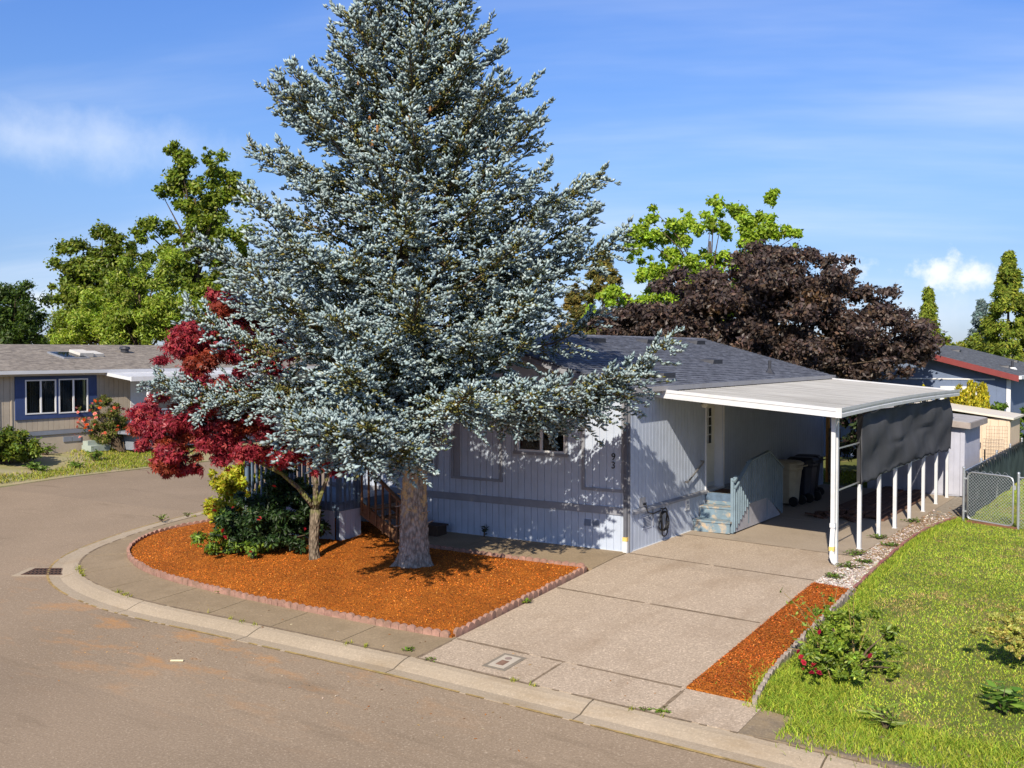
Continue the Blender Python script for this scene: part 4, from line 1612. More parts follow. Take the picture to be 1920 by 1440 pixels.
bin_('wheeled_bin', 'tan plastic wheeled bin nearest the slatted stair guard', tanbin, (.50, 8.25, 0), R(82), 1.06)
bin_('wheeled_bin', 'dark navy wheeled bin just behind the tan bin', navybin, (.62, 9.15, 0), R(84), 1.08)
bin_('wheeled_bin', 'black wheeled bin farthest under the carport against the wall', black, (.45, 10.1, 0), R(95), 1.05)

# ------------------------------------------------------------------ carport
car = thing('carport', 'white aluminium carport with ribbed roof on the side of the home', 'carport', (2.0, 7.0, 0))
CX0, CX1, CY0, CY1 = .14, 3.80, 1.15, 13.05
zi, zo = 3.19, 2.90


def sag(y):
    """the outer beam bows up in the middle"""
    u = (y - CY0) / (CY1 - CY0)
    return .055 * math.sin(math.pi * u) * (1 - .2 * u)


np_ = 40
pw = (CY1 - CY0 - .10) / np_
for i in range(np_):
    ya = CY0 + .05 + i * pw; yb = ya + pw - .004
    # ribbed pan: profile across Y, running outwards along X; the valleys are darker, the rib tops paler
    pf = [(0, .0), (.006, .020), (.046, .020), (.054, .002), (.142, .002), (.150, .018), (.188, .018), (.196, .002), (pw - .004, .002)]
    rib_faces = {0, 1, 2, 4, 5, 6}
    mb = MB(); vs = []
    for (X, Z) in ((CX0, zi), (1.35, zi + (zo - zi) * .33), (2.6, zi + (zo - zi) * .67), (CX1 - .06, zo)):
        for py, pz in pf:
            sg = sag(ya + py) * (X - CX0) / (CX1 - CX0)
            vs.append((X, min(ya + py, yb), Z + pz + sg - .012))
    k = len(pf)
    top = [(r_ * k + j, (r_ + 1) * k + j, (r_ + 1) * k + j + 1, r_ * k + j + 1) for r_ in range(3) for j in range(k - 1)]
    n4 = len(vs)
    vs2 = [(a, b, c - .006) for a, b, c in vs]
    fs = top + [tuple(n4 + q for q in reversed(f)) for f in top]
    for r_ in (0, 3):
        for j in range(k - 1):
            a, b = r_ * k + j, r_ * k + j + 1
            fs.append((a, b, b + n4, a + n4))
    mb.add(vs + vs2, fs)
    o = mb.build('roof_panel', pan_m, car)
    o.data.materials.append(pan_d)
    for fi in range(len(top)):
        if fi % (k - 1) not in rib_faces:
            o.data.polygons[fi].material_index = 1
# front fascia
mb = MB()
for (d0, d1, h0, h1) in ((.0, .045, -.135, .045), (-.012, .0, -.02, .045), (-.012, .0, -.135, -.075)):
    P8 = []
    for q in (0, 1):
        h = (h0, h1)[q]
        P8 += [(CX0 - .02, CY0 + d0, zi + h), (CX1 - .055, CY0 + d0, zo + h), (CX1 - .055, CY0 + d1, zo + h), (CX0 - .02, CY0 + d1, zi + h)]
    mb.hexa(P8)
mb.build('front_fascia', whiteal, car)
MB().box(CX0 - .11, CX0 - .022, CY0 - .012, CY0 + .5, zi - .13, zi + .04).build('end_cap', whiteal, car)
MB().box(CX1 - .054, CX1 + .06, CY0 - .016, CY0 + .0, zo - .14, zo + .05).build('end_cap', whiteal, car)
# outer gutter beam, bowed
mb = MB(); ny = 24
gp = [(CX1 - .05, -.135), (CX1 + .045, -.135), (CX1 + .05, -.07), (CX1 + .035, -.06), (CX1 + .05, -.015), (CX1 + .055, .045), (CX1 + .04, .045), (CX1 + .03, -.05), (CX1 - .038, -.11), (CX1 - .05, .0)]
vs = []
for i in range(ny + 1):
    yy = CY0 + .001 + (CY1 - CY0) * i / ny
    vs += [(x, yy, zo + h + sag(yy)) for x, h in gp]
k = len(gp)
fs = [(i * k + j, i * k + (j + 1) % k, (i + 1) * k + (j + 1) % k, (i + 1) * k + j) for i in range(ny) for j in range(k)] + [tuple(range(k)), tuple(ny * k + j for j in range(k - 1, -1, -1))]
mb.add(vs, fs); mb.build('gutter_beam', whiteal, car)
# rear edge and wall ledger
MB().hexa([(CX0, CY1 - .05, zi - .12), (CX1 - .06, CY1 - .05, zo - .12), (CX1 - .06, CY1, zo - .12), (CX0, CY1, zi - .12), (CX0, CY1 - .05, zi + .04), (CX1 - .06, CY1 - .05, zo + .04), (CX1 - .06, CY1, zo + .04), (CX0, CY1, zi + .04)]).build('rear_fascia', whiteal, car)
MB().box(.024, CX0 + .02, CY0 + .05, CY1 - .1, zi - .10, zi - .02).build('wall_ledger', whiteal, car)
# posts
py_ = [1.72, 3.46, 5.07, 6.56, 8.06, 9.62, 11.22, 12.72]
for i, yy in enumerate(py_):
    px_ = 3.60
    w = .075 if i else .085
    z0 = gzf(px_, yy) + .003; z1 = zo - .135 + sag(yy)
    mb = MB().box(px_ - w / 2, px_ + w / 2, yy - w / 2, yy + w / 2, z0, z1)
    mb.box(px_ - w / 2 - .004, px_ - w / 2, yy - .012, yy + .012, z0, z1)
    mb.box(px_ - w / 2 - .012, px_ + w / 2 + .012, yy - w / 2 - .012, yy + w / 2 + .012, z0, z0 + .012)
    mb.build('post', whiteal, car)
for zz in (1.30, 2.12):
    MB().box(3.585, 3.61, 1.78, 12.70, zz - .012, zz + .012).build('cross_rail', steel, car)
# downspout beside the front post
yy = 1.60
g0 = gzf(3.60, yy)
mb = MB().box(3.55, 3.63, yy - .055, yy + .005, g0 + .78, zo - .14)
dsp = mb.build('downspout', whiteal, car)
MB().hexa([(3.535, yy - .075, g0 + .34), (3.62, yy - .075, g0 + .34), (3.62, yy - .01, g0 + .34), (3.535, yy - .01, g0 + .34), (3.56, yy - .062, g0 + .80), (3.64, yy - .062, g0 + .80), (3.64, yy + .0, g0 + .80), (3.56, yy + .0, g0 + .80)]).build('downspout_lower', white, dsp)
MB().box(3.545, 3.645, yy - .088, yy + .012, g0 + .72, g0 + .80).build('downspout_sleeve', white, dsp)
MB().box(3.53, 3.63, yy - .085, yy + .0, g0 + .26, g0 + .345).build('downspout_joint', yellowed, dsp)
MB().tube([(3.58, yy - .04, g0 + .27), (3.58, yy - .05, g0 + .14), (3.63, yy - .10, g0 + .06), (3.70, yy - .15, g0 + .03)], .05, 8).build('downspout_elbow', white, dsp)

# shade screen hung on the posts
sy = np.linspace(3.20, 12.70, 90); szn = 24
V = []; Fq = []
for i, yy in enumerate(sy):
    zt = zo - .15 + sag(yy) - .03 - .02 * abs(math.sin((yy - 3.2) * 1.7)) + (-.03 if yy < 3.5 else 0)
    zb = 1.26 + .10 * math.sin((yy - 3.2) * .33) + .025 * math.sin(yy * 4.1) + .018 * math.sin(yy * 9.7)
    for j in range(szn + 1):
        z = zb + (zt - zb) * j / szn
        w1 = .028 * math.sin(yy * .9 + z * 4.5) + .022 * math.sin(yy * 2.3 - z * 6.5) + .012 * math.sin(yy * 5.1 + z * 3)
        crease = -.05 * math.exp(-((z - (1.85 + .035 * (yy - 3.2) + .03 * math.sin(yy * 1.6))) / .05) ** 2) * (1 if 4.2 < yy < 11.3 else 0) * (.5 + .5 * math.sin(yy * 2.2))
        sagk = -.05 * math.exp(-((z - zt + .14) / .07) ** 2) * max(0, math.sin((yy - 3.4) * 1.35)) ** 2
        pinch = min(1, (z - zb) / .12 + .3)
        V.append((max(3.648, 3.698 + (w1 * 1.0 + crease + sagk) * pinch), yy, z))
ns = szn + 1
Fq = [(i * ns + j, (i + 1) * ns + j, (i + 1) * ns + j + 1, i * ns + j + 1) for i in range(len(sy) - 1) for j in range(szn)]
# the near edge wraps round the post
nv = len(V)
for j in range(szn + 1):
    a = V[j]
    V.append((3.55, 3.405, a[2]))
    V.append((3.645, 3.405, a[2]))
for j in range(szn):
    Fq += [(nv + 2 * j, nv + 2 * j + 1, nv + 2 * j + 3, nv + 2 * j + 2), (nv + 2 * j + 1, j, j + 1, nv + 2 * j + 3)]
sc_ = raw_mesh('shade_screen', np.array(V), np.array(Fq), screen_m, None, None, True)
props(sc_, 'charcoal shade cloth tied to the white carport posts', 'screen')
sm = sc_.modifiers.new('cloth', 'SOLIDIFY'); sm.thickness = .004

# brown boards stacked on the slab
pile = thing('lumber_pile', 'low stack of brown weathered boards on the carport slab behind the posts', 'boards', (2.6, 9.5, 0))
bw = mat('reddish_old_boards', (.13, .065, .042), .8, .35, 5., .3, 30, stretch=(4, 1, 4))
for lay in range(3):
    for i in range(7 - lay):
        x = 1.75 + i * .21 + lay * .06 + rng.normal() * .02
        y0 = 7.0 + rng.uniform(0, .6) + lay * .25; y1 = 12.6 + rng.uniform(-.4, .25)
        o = piece('board', bw, pile, x, x + .185, y0, y1, gzf(x, 9) + .006 + lay * .05, gzf(x, 9) + .05 + lay * .05)
        o.rotation_euler = (0, 0, rng.normal() * .012)
rubble = []
for i in range(9):
    o = piece('board', bw, pile, *(lambda x, y, l: (x, x + .12, y, y + l))(1.5 + rng.uniform(0, 1.0), 6.6 + rng.uniform(0, .5), rng.uniform(.3, .7)), gzf(2, 9) + .01 + .02 * (i % 4), gzf(2, 9) + .05 + .02 * (i % 4))
    o.rotation_euler = (rng.normal() * .06, rng.normal() * .08, rng.uniform(-1.2, 1.2))

# ------------------------------------------------------------------ front deck with stairs
deck = thing('front_deck', 'slate blue front deck with railing and brown stairs beneath the maple', 'deck', (-7.2, -1.05, 0))
DZ = .80; dx0, dx1, dyf = -8.7, -5.82, -2.06
for i in range(14):
    a = dyf + i * .148
    if a + .14 < -.03:
        piece('deck_board', deckblue, deck, dx0, dx1, a, a + .140, DZ - .035, DZ)
mb = MB().box(dx0, dx1 + .012, dyf - .02, dyf + .012, DZ - .19, DZ - .036).box(dx1 - .012, dx1 + .0118, dyf + .0125, -.04, DZ - .19, DZ - .036).box(dx0, dx0 + .03, dyf + .0125, -.04, DZ - .19, DZ - .036)
mb.build('fascia', deckblue, deck)
for i in range(18):
    a = dx0 + .02 + i * .160
    if a + .152 < dx1:
        piece('skirt_board', paint, deck, a, a + .154, dyf + .0, dyf + .018, gzf(-7, dyf) - .02, DZ - .192)
for i in range(4):
    a = dyf + .02 + i * .170
    piece('skirt_board', paint, deck, dx1 - .018, dx1, a, a + .164, gzf(-7, -1.8) - .02, DZ - .192)
for x, y in ((dx1 - .06, dyf + .06), (dx0 + .06, dyf + .06), (dx1 - .06, -1.40), (-7.3, dyf + .06)):
    piece('rail_post', deckblue, deck, x - .045, x + .045, y - .045, y + .045, gzf(x, y) - .02, DZ + .98)
x = dx0 + .16
while x < dx1 - .1:
    piece('baluster', deckblue, deck, x - .019, x + .019, dyf - .058, dyf - .0205, DZ - .16, DZ + .90); x += .148
y = dyf + .15
while y < -1.45:
    piece('baluster', deckblue, deck, dx1 + .0125, dx1 + .050, y - .019, y + .019, DZ - .16, DZ + .90); y += .148
y = dyf + .15
while y < -.1:
    piece('baluster', deckblue, deck, dx0 - .04, dx0 - .002, y - .019, y + .019, DZ - .16, DZ + .90); y += .148
MB().box(dx0 - .06, dx1 + .07, dyf - .09, dyf + .03, DZ + .901, DZ + .94).build('top_rail', deckblue, deck)
MB().box(dx1 - .03, dx1 + .07, dyf + .031, -1.36, DZ + .901, DZ + .939).build('top_rail', deckblue, deck)
MB().box(dx0 - .06, dx0 + .04, dyf + .031, -.04, DZ + .901, DZ + .939).build('top_rail', deckblue, deck)
# stairs going down beside the wall
sx0, sx1 = dx1 + .055, -4.62
for yy in (-1.45, -.42):
    MB().prism([(sx0, yy, DZ - .04), (sx0, yy, DZ - .34), (sx1 - .05, yy, gzf(-4.7, yy) - .02), (sx1 + .16, yy, gzf(-4.7, yy) - .02), (sx1 + .16, yy, gzf(-4.7, yy) + .08)], (0, .045, 0)).build('stringer', brownwood, deck)
for i in range(4):
    q = (i + .8) / 4.6
    x = sx0 + (sx1 - sx0) * q; z = DZ - (DZ + .05) * q - .02
    MB().box(x - .02, x + .27, -1.405, -.42, z - .04, z).build('tread', brownwood, deck)
for i in range(6):
    q = .06 + i * .17
    x = sx0 + (sx1 - sx0) * q; z = DZ - (DZ + .05) * q
    MB().box(x - .018, x + .018, -1.49, -1.452, z - .20, z + .84).build('stair_baluster', brownwood, deck)
MB().beam((sx0 - .02, -1.43, DZ + .86), (sx1, -1.43, .86 - .06), .085, .045).build('stair_rail', brownwood, deck)
piece('stair_post', brownwood, deck, sx1 - .05, sx1 + .035, -1.47, -1.385, gzf(-4.6, -1.4) - .02, .80)

# dark planter box by the path and a weed against the skirting
pb = MB().box(-4.72, -4.30, -.62, -.28, .0, .20).box(-4.75, -4.27, -.65, -.25, .20, .235).build('planter_box', mat('dark_wood', (.05, .03, .02), .8, .3, 8.))
props(pb, 'small dark wooden box on the path behind the spruce trunk', 'box')


def sprig(name, label, cat, base, h, n, ls, pal, spread=.5, group=None, width=.4, up=.4, nst=None, flowers=None, stem_m=None):
    """small plant: separate stems carrying leaves"""
    t = thing(name, label, cat, base, 0, group); t['_local'] = 1
    P = []; A = []; mb = MB(); tips = []
    nst = nst or max(3, n // 12)
    for k in range(nst):
        a = rng.uniform(0, 2 * math.pi); r = spread * math.sqrt(rng.random())
        hh = h * rng.uniform(.6, 1.05)
        tip = np.array([r * math.cos(a), r * math.sin(a), hh * (1 - .35 * (r / max(spread, .01)) ** 2)])
        b0 = np.array([tip[0] * .15, tip[1] * .15, -.01])
        mid = (b0 + tip) / 2 + np.array([-tip[0] * .12, -tip[1] * .12, hh * .08])
        mb.tube([b0, mid, tip], [.008 * (1 + h), .006 * (1 + h), .003], 5, cap=False)
        tips.append(tip)
        q = rng.uniform(.2, 1.0, max(2, n // nst)) ** .8
        pts = np.where(q[:, None] < .5, b0 + (mid - b0) * q[:, None] * 2, mid + (tip - mid) * (q[:, None] * 2 - 1))
        d = rand_dirs(len(q)); d[:, 2] = np.abs(d[:, 2]) * .6
        P.append(pts + d * ls * .5); A.append(d)
    P = np.concatenate(P); A = np.concatenate(A)
    mb.build('stems', stem_m or twig, t)
    Nv = np.cross(A, rng.normal(size=A.shape)) ; Nv[:, 2] = np.abs(Nv[:, 2]) + up
    leaves('foliage', P, Nv, ls * rng.uniform(.7, 1.3, len(P)), pick_cols(pal, len(P), .2), LEAF, t, width, axis=A)
    if flowers:
        m_, cnt, fs_, pal_ = flowers
        for k in range(cnt):
            tp = tips[rng.integers(0, len(tips))] * rng.uniform(.75, 1.04) + rng.normal(size=3) * .05
            flower(t, tp, fs_ * rng.uniform(.8, 1.25), pal_[rng.integers(0, len(pal_))])
    return t


PETAL = {}


def flower(parent, c, r, col):
    """a small rosette of petals, its own part"""
    k = tuple(col)
    if k not in PETAL:
        V = []; Fc = []; cc = []
        for ringi, (n, rr, zz, tl) in enumerate(((6, 1.0, 0, .35), (5, .62, .22, .6), (3, .32, .38, .8))):
            for i in range(n):
                a = 2 * math.pi * (i + .5 * ringi) / n; w = math.pi / n * 1.15
                b = len(V)
                V += [(0, 0, zz * .4), (math.cos(a - w) * rr * .7, math.sin(a - w) * rr * .7, zz + tl * .3), (math.cos(a) * rr, math.sin(a) * rr, zz + tl * .45), (math.cos(a + w) * rr * .7, math.sin(a + w) * rr * .7, zz + tl * .3)]
                Fc.append((b, b + 1, b + 2, b + 3))
                cc += [tuple(q * rng.uniform(.8, 1.2) for q in col)] * 4
        o = raw_mesh('flower', np.array(V), np.array(Fc), LEAF, None, np.array(cc))
        PETAL[k] = o.data
        bpy.data.objects.remove(o)
    o = bpy.data.objects.new('flower', PETAL[k])
    COL.objects.link(o); child(o, parent)
    o.location = c; o.scale = (r, r, r)
    o.rotation_euler = (rng.normal() * .5 + .5, rng.normal() * .5, rng.uniform(0, 6))
    return o


GREENS = [(.07, .14, .018), (.10, .18, .022), (.05, .10, .015), (.14, .20, .03)]
sprig('weed', 'dark little seedling growing against the house skirting', 'weed', (-3.42, -.12, .015), .42, 26, .10, [(.02, .035, .012)], .10, nst=3)

# ------------------------------------------------------------------ fences, gate, sheds behind the carport
bf = thing('wood_fence', 'weathered brown board fence closing the gap behind the carport', 'fence', (.25, 13.55, 0))
for i in range(2):
    piece('fence_board', rawwood, bf, .02 + i * .185, .19 + i * .185, 13.55, 13.575, 0, 1.66)
for z in (.35, 1.35):
    piece('rail', rawwood, bf, .0, .40, 13.576, 13.62, z - .04, z + .04)
piece('fence_post', orangewood, bf, -.08, .03, 13.60, 13.69, 0, 2.02)
# chain-link panel in the carport's far gap
def chain_link(parent, A, B, z0a, z1a, z0b, z1b, pitch=.075, r=.0035, inset=.02):
    """woven diamond wire between two uprights (A, B ground points)"""
    A = np.array(A, float); B = np.array(B, float)
    L = np.linalg.norm(B - A); h = ((z1a - z0a) + (z1b - z0b)) / 2
    d = (B - A) / L
    V = []; Fc = []

    def pt(u, v):
        k = u / L
        z0 = z0a + (z0b - z0a) * k; z1 = z1a + (z1b - z1a) * k
        q = A + d * u
        return np.array([q[0], q[1], z0 + (z1 - z0) * v / h])
    nrm = np.array([-d[1], d[0], 0])
    for s in (1, -1):
        c = -h
        while c < L + h:
            # line u = c + v (s=1) or u = c + h - v
            v0, v1 = 0., h
            if s == 1:
                v0 = max(0, -c); v1 = min(h, L - c)
                f = lambda v: (c + v, v)
            else:
                v0 = max(0, c + h - L); v1 = min(h, c + h)
                f = lambda v: (c + h - v, v)
            if v1 - v0 > .03:
                p = pt(*f(v0)); q = pt(*f(v1))
                t_ = unit((q - p)[None])[0]; w = np.cross(t_, nrm) * r
                for e, g in ((w, nrm * r * .1), (nrm * r, w * .1)):
                    b = len(V)
                    V += [p - e + nrm * s * r, q - e + nrm * s * r, q + e + nrm * s * r, p + e + nrm * s * r]
                    Fc.append((b, b + 1, b + 2, b + 3))
            c += pitch
    o = raw_mesh('wire_mesh', np.array(V), np.array(Fc), steel, parent)
    o['kind'] = 'stuff'
    return o


gA = np.array([4.72, 8.72]); gB = np.array([5.96, 8.40])
fence = thing('chain_link_fence', 'chain-link fence with torn dark green privacy cloth behind the gate', 'fence', (4.72, 12.5, gzf(4.72, 12)))
fys = [8.72, 11.2, 13.8, 16.4, 19.0, 21.6]
for yy in fys:
    g = gzf(4.72, yy)
    MB().lathe([(.030, g - .05), (.030, 1.17), (.036, 1.172), (.03, 1.20), (.001, 1.215)], 10, (4.72, yy, 0)).build('post', steel, fence)
MB().tube([(4.72, 8.75, 1.09), (4.72, 21.6, 1.06)], .018, 8).build('top_rail', steel, fence)
chain_link(fence, (4.72, 8.75), (4.72, 21.6), -.10, 1.09, -.10, 1.06, pitch=.10)
# cloth
fy = np.linspace(8.85, 21.5, 130); V = []; nz_ = 12
for yy in fy:
    zt = 1.05 - .02 * math.sin(yy * 3) - (.055 * abs(math.sin(yy * 4.6)) ** 3)
    for j in range(nz_ + 1):
        v = j / nz_
        V.append((4.755 + .02 * math.sin(yy * 2.1 + v * 3) + .014 * math.sin(yy * 5.3 - v * 5) + .03 * (1 - v) * math.sin(yy * .9) ** 2, yy, -.11 + (zt + .11) * v))
Fq = [(i * (nz_ + 1) + j, (i + 1) * (nz_ + 1) + j, (i + 1) * (nz_ + 1) + j + 1, i * (nz_ + 1) + j + 1) for i in range(len(fy) - 1) for j in range(nz_)]
raw_mesh('privacy_cloth', np.array(V), np.array(Fq), green_m, fence, None, True)
for yy in np.arange(9.0, 21, .42):
    w = .10 + .06 * rng.random(); h = .12 + .16 * rng.random()
    mb = MB().add([(4.775, yy - w, 1.09), (4.80, yy + w, 1.09), (4.82, yy + rng.normal() * .05, 1.07 - h), (4.70, yy - w, 1.10), (4.70, yy + w, 1.10)], [(0, 1, 2), (3, 0, 1, 4)])
    mb.build('torn_flap', black, fence)

gate = thing('garden_gate', 'galvanised chain-link garden gate with rounded frame at the lawn edge', 'gate', (5.3, 8.55, gzf(5.3, 8.5)))
gd = unit((gB - gA)[None])[0]


def onG(u, z):
    p = gA + gd * u
    return (p[0], p[1], z)


gl = float(np.linalg.norm(gB - gA))
zb, zt = -.06, 1.09
zb2, zt2 = -.12, 1.05
fr = [onG(.10, zb + .08), onG(.10, zt - .12), onG(.125, zt - .045), onG(.20, zt - .005), onG(gl - .20, zt2), onG(gl - .125, zt2 - .04), onG(gl - .10, zt2 - .12), onG(gl - .10, zb2 + .10), onG(gl - .125, zb2 + .03), onG(gl - .20, zb2), onG(.20, zb - .005), onG(.125, zb + .02), onG(.10, zb + .08)]
MB().tube(fr, .020, 8).build('gate_frame', steel, gate, smooth=True)
chain_link(gate, (gA + gd * .115), (gA + gd * (gl - .115)), zb + .02, zt - .02, zb2 + .02, zt2 - .02, pitch=.075)
for u, z in ((.05, .12), (.05, .92)):
    MB().box(-.06, .06, -.018, .018, -.02, .02).build('hinge', steel, gate, loc=onG(u, z))
MB().tube([onG(gl - .13, .80), onG(gl - .03, .80)], .014, 6).box(*(lambda p: (p[0] - .02, p[0] + .02, p[1] - .03, p[1] + .03, p[2] - .05, p[2] + .05))(onG(gl - .06, .80))).build('latch', steel, gate)
for u in np.arange(.25, gl - .2, .17):
    MB().tube([onG(u, zt - .01), onG(u + .04, zt + .05), onG(u + .09, zt + .03), onG(u + .13, zt - .02)], .003, 5).build('loose_wire', steel, gate)
f2 = thing('chain_link_fence', 'short run of chain-link fence beyond the gate latch post', 'fence', (6.5, 8.2, gzf(6.5, 8.2)))
for q in (0, 1):
    p = gB + gd * q * 2.4 + gd * .02
    g = gzf(*p)
    MB().lathe([(.032, g - .05), (.032, 1.14), (.038, 1.142), (.03, 1.17), (.001, 1.185)], 10, (p[0], p[1], 0)).build('post', steel, f2)
p = gB + gd * 2.42
MB().tube([(gB[0] + .02, gB[1], 1.05), (p[0], p[1], 1.02)], .018, 8).build('top_rail', steel, f2)
chain_link(f2, gB + gd * .05, p, -.14, 1.05, -.16, 1.02)
# raised wooden sill under the gate
o = MB().beam((gA[0] + .1, gA[1] - .06, gzf(*gA) + .02), (gB[0], gB[1] - .06, gzf(*gB) + .02), .10, .05).build('timber_sill', mat('reddish_timber', (.20, .09, .05), .85, .3, 8.))
props(o, 'reddish timber board on the ground under the garden gate', 'timber')

# lilac garden shed
sh = thing('garden_shed', 'small lilac-grey garden shed with board roof behind the carport', 'shed', (2.7, 14.4, 0))
shx0, shx1, shy0, shy1 = 1.30, 3.97, 13.12, 15.75
core = MB().box(shx0 + .015, shx1 - .015, shy0 + .015, shy1 - .015, -.1, 1.86).build('wall', shedlilac, sh)
board_wall(core, 'x', shy0, -1, shx0, shx1 - .1, -.06, 1.86, .20, [], shedlilac, gap=.016)
board_wall(core, 'y', shx1, 1, shy0 + .1, shy1, -.06, 1.84, .16, [], shedlilac, gap=.014)
piece('corner_board', shedlilac, core, shx1 - .098, shx1 + .018, shy0 - .018, shy0 + .0135, -.08, 1.86)
piece('corner_board', shedlilac, core, shx1 - .01, shx1 + .0195, shy0 + .0140, shy0 + .098, -.08, 1.86)
n = 9
for i in range(n):
    a = shy0 - .18 + i * (shy1 - shy0 + .3) / n; b = a + (shy1 - shy0 + .3) / n - .012
    o = MB().hexa([(shx0 - .15, a, 2.28), (shx1 + .16, a, 1.99), (shx1 + .16, b, 1.99), (shx0 - .15, b, 2.28), (shx0 - .15, a, 2.31), (shx1 + .16, a, 2.02), (shx1 + .16, b, 2.02), (shx0 - .15, b, 2.31)]).build('roof_board', shedroof, sh)
mbx = MB().hexa([(shx0 - .15, shy0 - .20, 2.13), (shx1 + .18, shy0 - .20, 1.84), (shx1 + .18, shy0 - .17, 1.84), (shx0 - .15, shy0 - .17, 2.13), (shx0 - .15, shy0 - .20, 2.30), (shx1 + .18, shy0 - .20, 2.01), (shx1 + .18, shy0 - .17, 2.01), (shx0 - .15, shy0 - .17, 2.30)])
mbx.box(shx1 + .162, shx1 + .19, shy0 - .169, shy1 + .13, 1.84, 2.005)
mbx.build('fascia', mat('greyed_fascia', (.30, .26, .24), .85, .2, 5.), sh)

# beige metal shed
bs = thing('metal_shed', 'beige ribbed metal shed with cream roof beyond the lilac shed', 'shed', (3.2, 18.1, 0))
bx0, bx1, by0, by1 = 1.9, 4.62, 17.0, 19.2
core = MB().box(bx0 + .01, bx1 - .01, by0 + .01, by1 - .01, -.2, 1.92).build('wall', beige, bs)
x = bx0
while x < bx1 - .05:
    piece('wall_panel', beige, core, x + .008, min(x + .24, bx1) - .004, by0 - .012, by0 + .009, -.15, 1.88); x += .24
y = by0 + .02
while y < by1 - .05:
    piece('wall_panel', beige, core, bx1 - .009, bx1 + .012, y + .006, min(y + .24, by1) - .006, -.15, 1.88); y += .24
MB().hexa([(bx0 - .1, by0 - .10, 2.30), (bx1 + .12, by0 - .10, 1.90), (bx1 + .12, by1 + .1, 1.90), (bx0 - .1, by1 + .1, 2.30), (bx0 - .1, by0 - .10, 2.36), (bx1 + .12, by0 - .10, 1.96), (bx1 + .12, by1 + .1, 1.96), (bx0 - .1, by1 + .1, 2.36)]).build('roof', beigeroof, bs)
# wire trellis with a climber between the sheds
tr = thing('wire_trellis', 'rusty wire trellis leaning before the beige shed', 'trellis', (4.35, 16.3, 0))
mb = MB()
for i in range(9):
    x = 4.05 + i * .075; mb.tube([(x, 16.35, .35), (x, 16.4, 1.72)], .004, 4)
for i in range(13):
    z = .4 + i * .11; mb.tube([(4.05, 16.355 + z * .03, z), (4.65, 16.355 + z * .03, z)], .004, 4)
mb.build('wire_grid', iron, tr)
for x in (4.02, 4.60):
    MB().box(x - .02, x + .02, 16.30, 16.34, -.1, 1.0).build('stake', black, tr)

# ------------------------------------------------------------------ blue house behind
bh = thing('blue_house', 'slate blue neighbouring house with brick-red fascia beyond the carport', 'house', (0, 27, 0))
hx0, hx1, hy0, hy1 = -4.0, 3.95, 22.0, 34.0
bz = 3.0; brz = 4.30; brx = 0.0
bsl = (brz - 3.17) / (4.25 - brx)
BW = (1.75, 2.75, 1.45, 2.62)
bwall = core_wall('wall', bluesiding, bh, 'x', hy0 + .012, -1, .12, hx0, hx1, -.1, bz, [BW])
core_wall('side_wall', bluesiding, bh, 'y', hx1 - .012, 1, .12, hy0 + .14, hy1, -.1, bz, [])
MB().prism([(hx0, hy0 + .014, bz), (hx1, hy0 + .014, bz), (brx, hy0 + .014, brz - .12)], (0, .1, 0)).build('gable', bluesiding, bh)
board_wall(bwall, 'x', hy0, -1, hx0, hx1 - .12, -.05, bz - .0, .30, [BW], bluesiding, gap=.02)
board_wall(bwall, 'y', hx1, 1, hy0 + .12, hy0 + 6, -.05, bz, .30, [], bluesiding, gap=.02)
piece('corner_board', white, bwall, hx1 - .118, hx1 + .02, hy0 - .02, hy0 + .0115, -.05, bz)
MB().box(hx0, hx1 - .5, hy0 - .03, hy0 - .001, bz - .0, bz + .05).build('belt_trim', white, bh)
MB().box(BW[0] - .12, BW[1] + .12, hy0 - .035, hy0 - .001, BW[3], BW[3] + .14).box(BW[0] - .12, BW[0], hy0 - .034, hy0 - .001, BW[2], BW[3]).box(BW[1], BW[1] + .12, hy0 - .034, hy0 - .001, BW[2], BW[3]).box(BW[0] - .12, BW[1] + .12, hy0 - .036, hy0 - .001, BW[2] - .1, BW[2]).build('window_trim', white, bh)
sliding_window(bh, *BW, hy0)
mb = MB()
for s_ in (1, -1):
    ex = brx + s_ * 4.25; ez = brz - 4.25 * bsl
    mb.hexa([(ex, hy0 - .42, ez - .10), (brx, hy0 - .42, brz - .10), (brx, hy1 + .4, brz - .10), (ex, hy1 + .4, ez - .10), (ex, hy0 - .42, ez), (brx, hy0 - .42, brz), (brx, hy1 + .4, brz), (ex, hy1 + .4, ez)])
broof = mb.build('roof', shingle_blue, bh)
for s_ in (1, -1):
    ex = brx + s_ * 4.28; ez = brz - 4.28 * bsl
    MB().hexa([(ex, hy0 - .46, ez - .20), (brx, hy0 - .46, brz - .20), (brx, hy0 - .422, brz - .20), (ex, hy0 - .422, ez - .20), (ex, hy0 - .46, ez + .012), (brx, hy0 - .46, brz + .012), (brx, hy0 - .422, brz + .012), (ex, hy0 - .422, ez + .012)]).build('rake_fascia', redtrim, broof)
MB().box(4.26, 4.36, hy0 - .40, hy1 + .3, brz - 4.25 * bsl - .12, brz - 4.25 * bsl - .0).build('gutter', white, broof)


def on_broof(x, y):
    d = ray(x, y)
    t = (brz + brx * bsl - CAM[2] - CAM[0] * bsl) / (d[2] + d[0] * bsl)
    return CAM + d * t


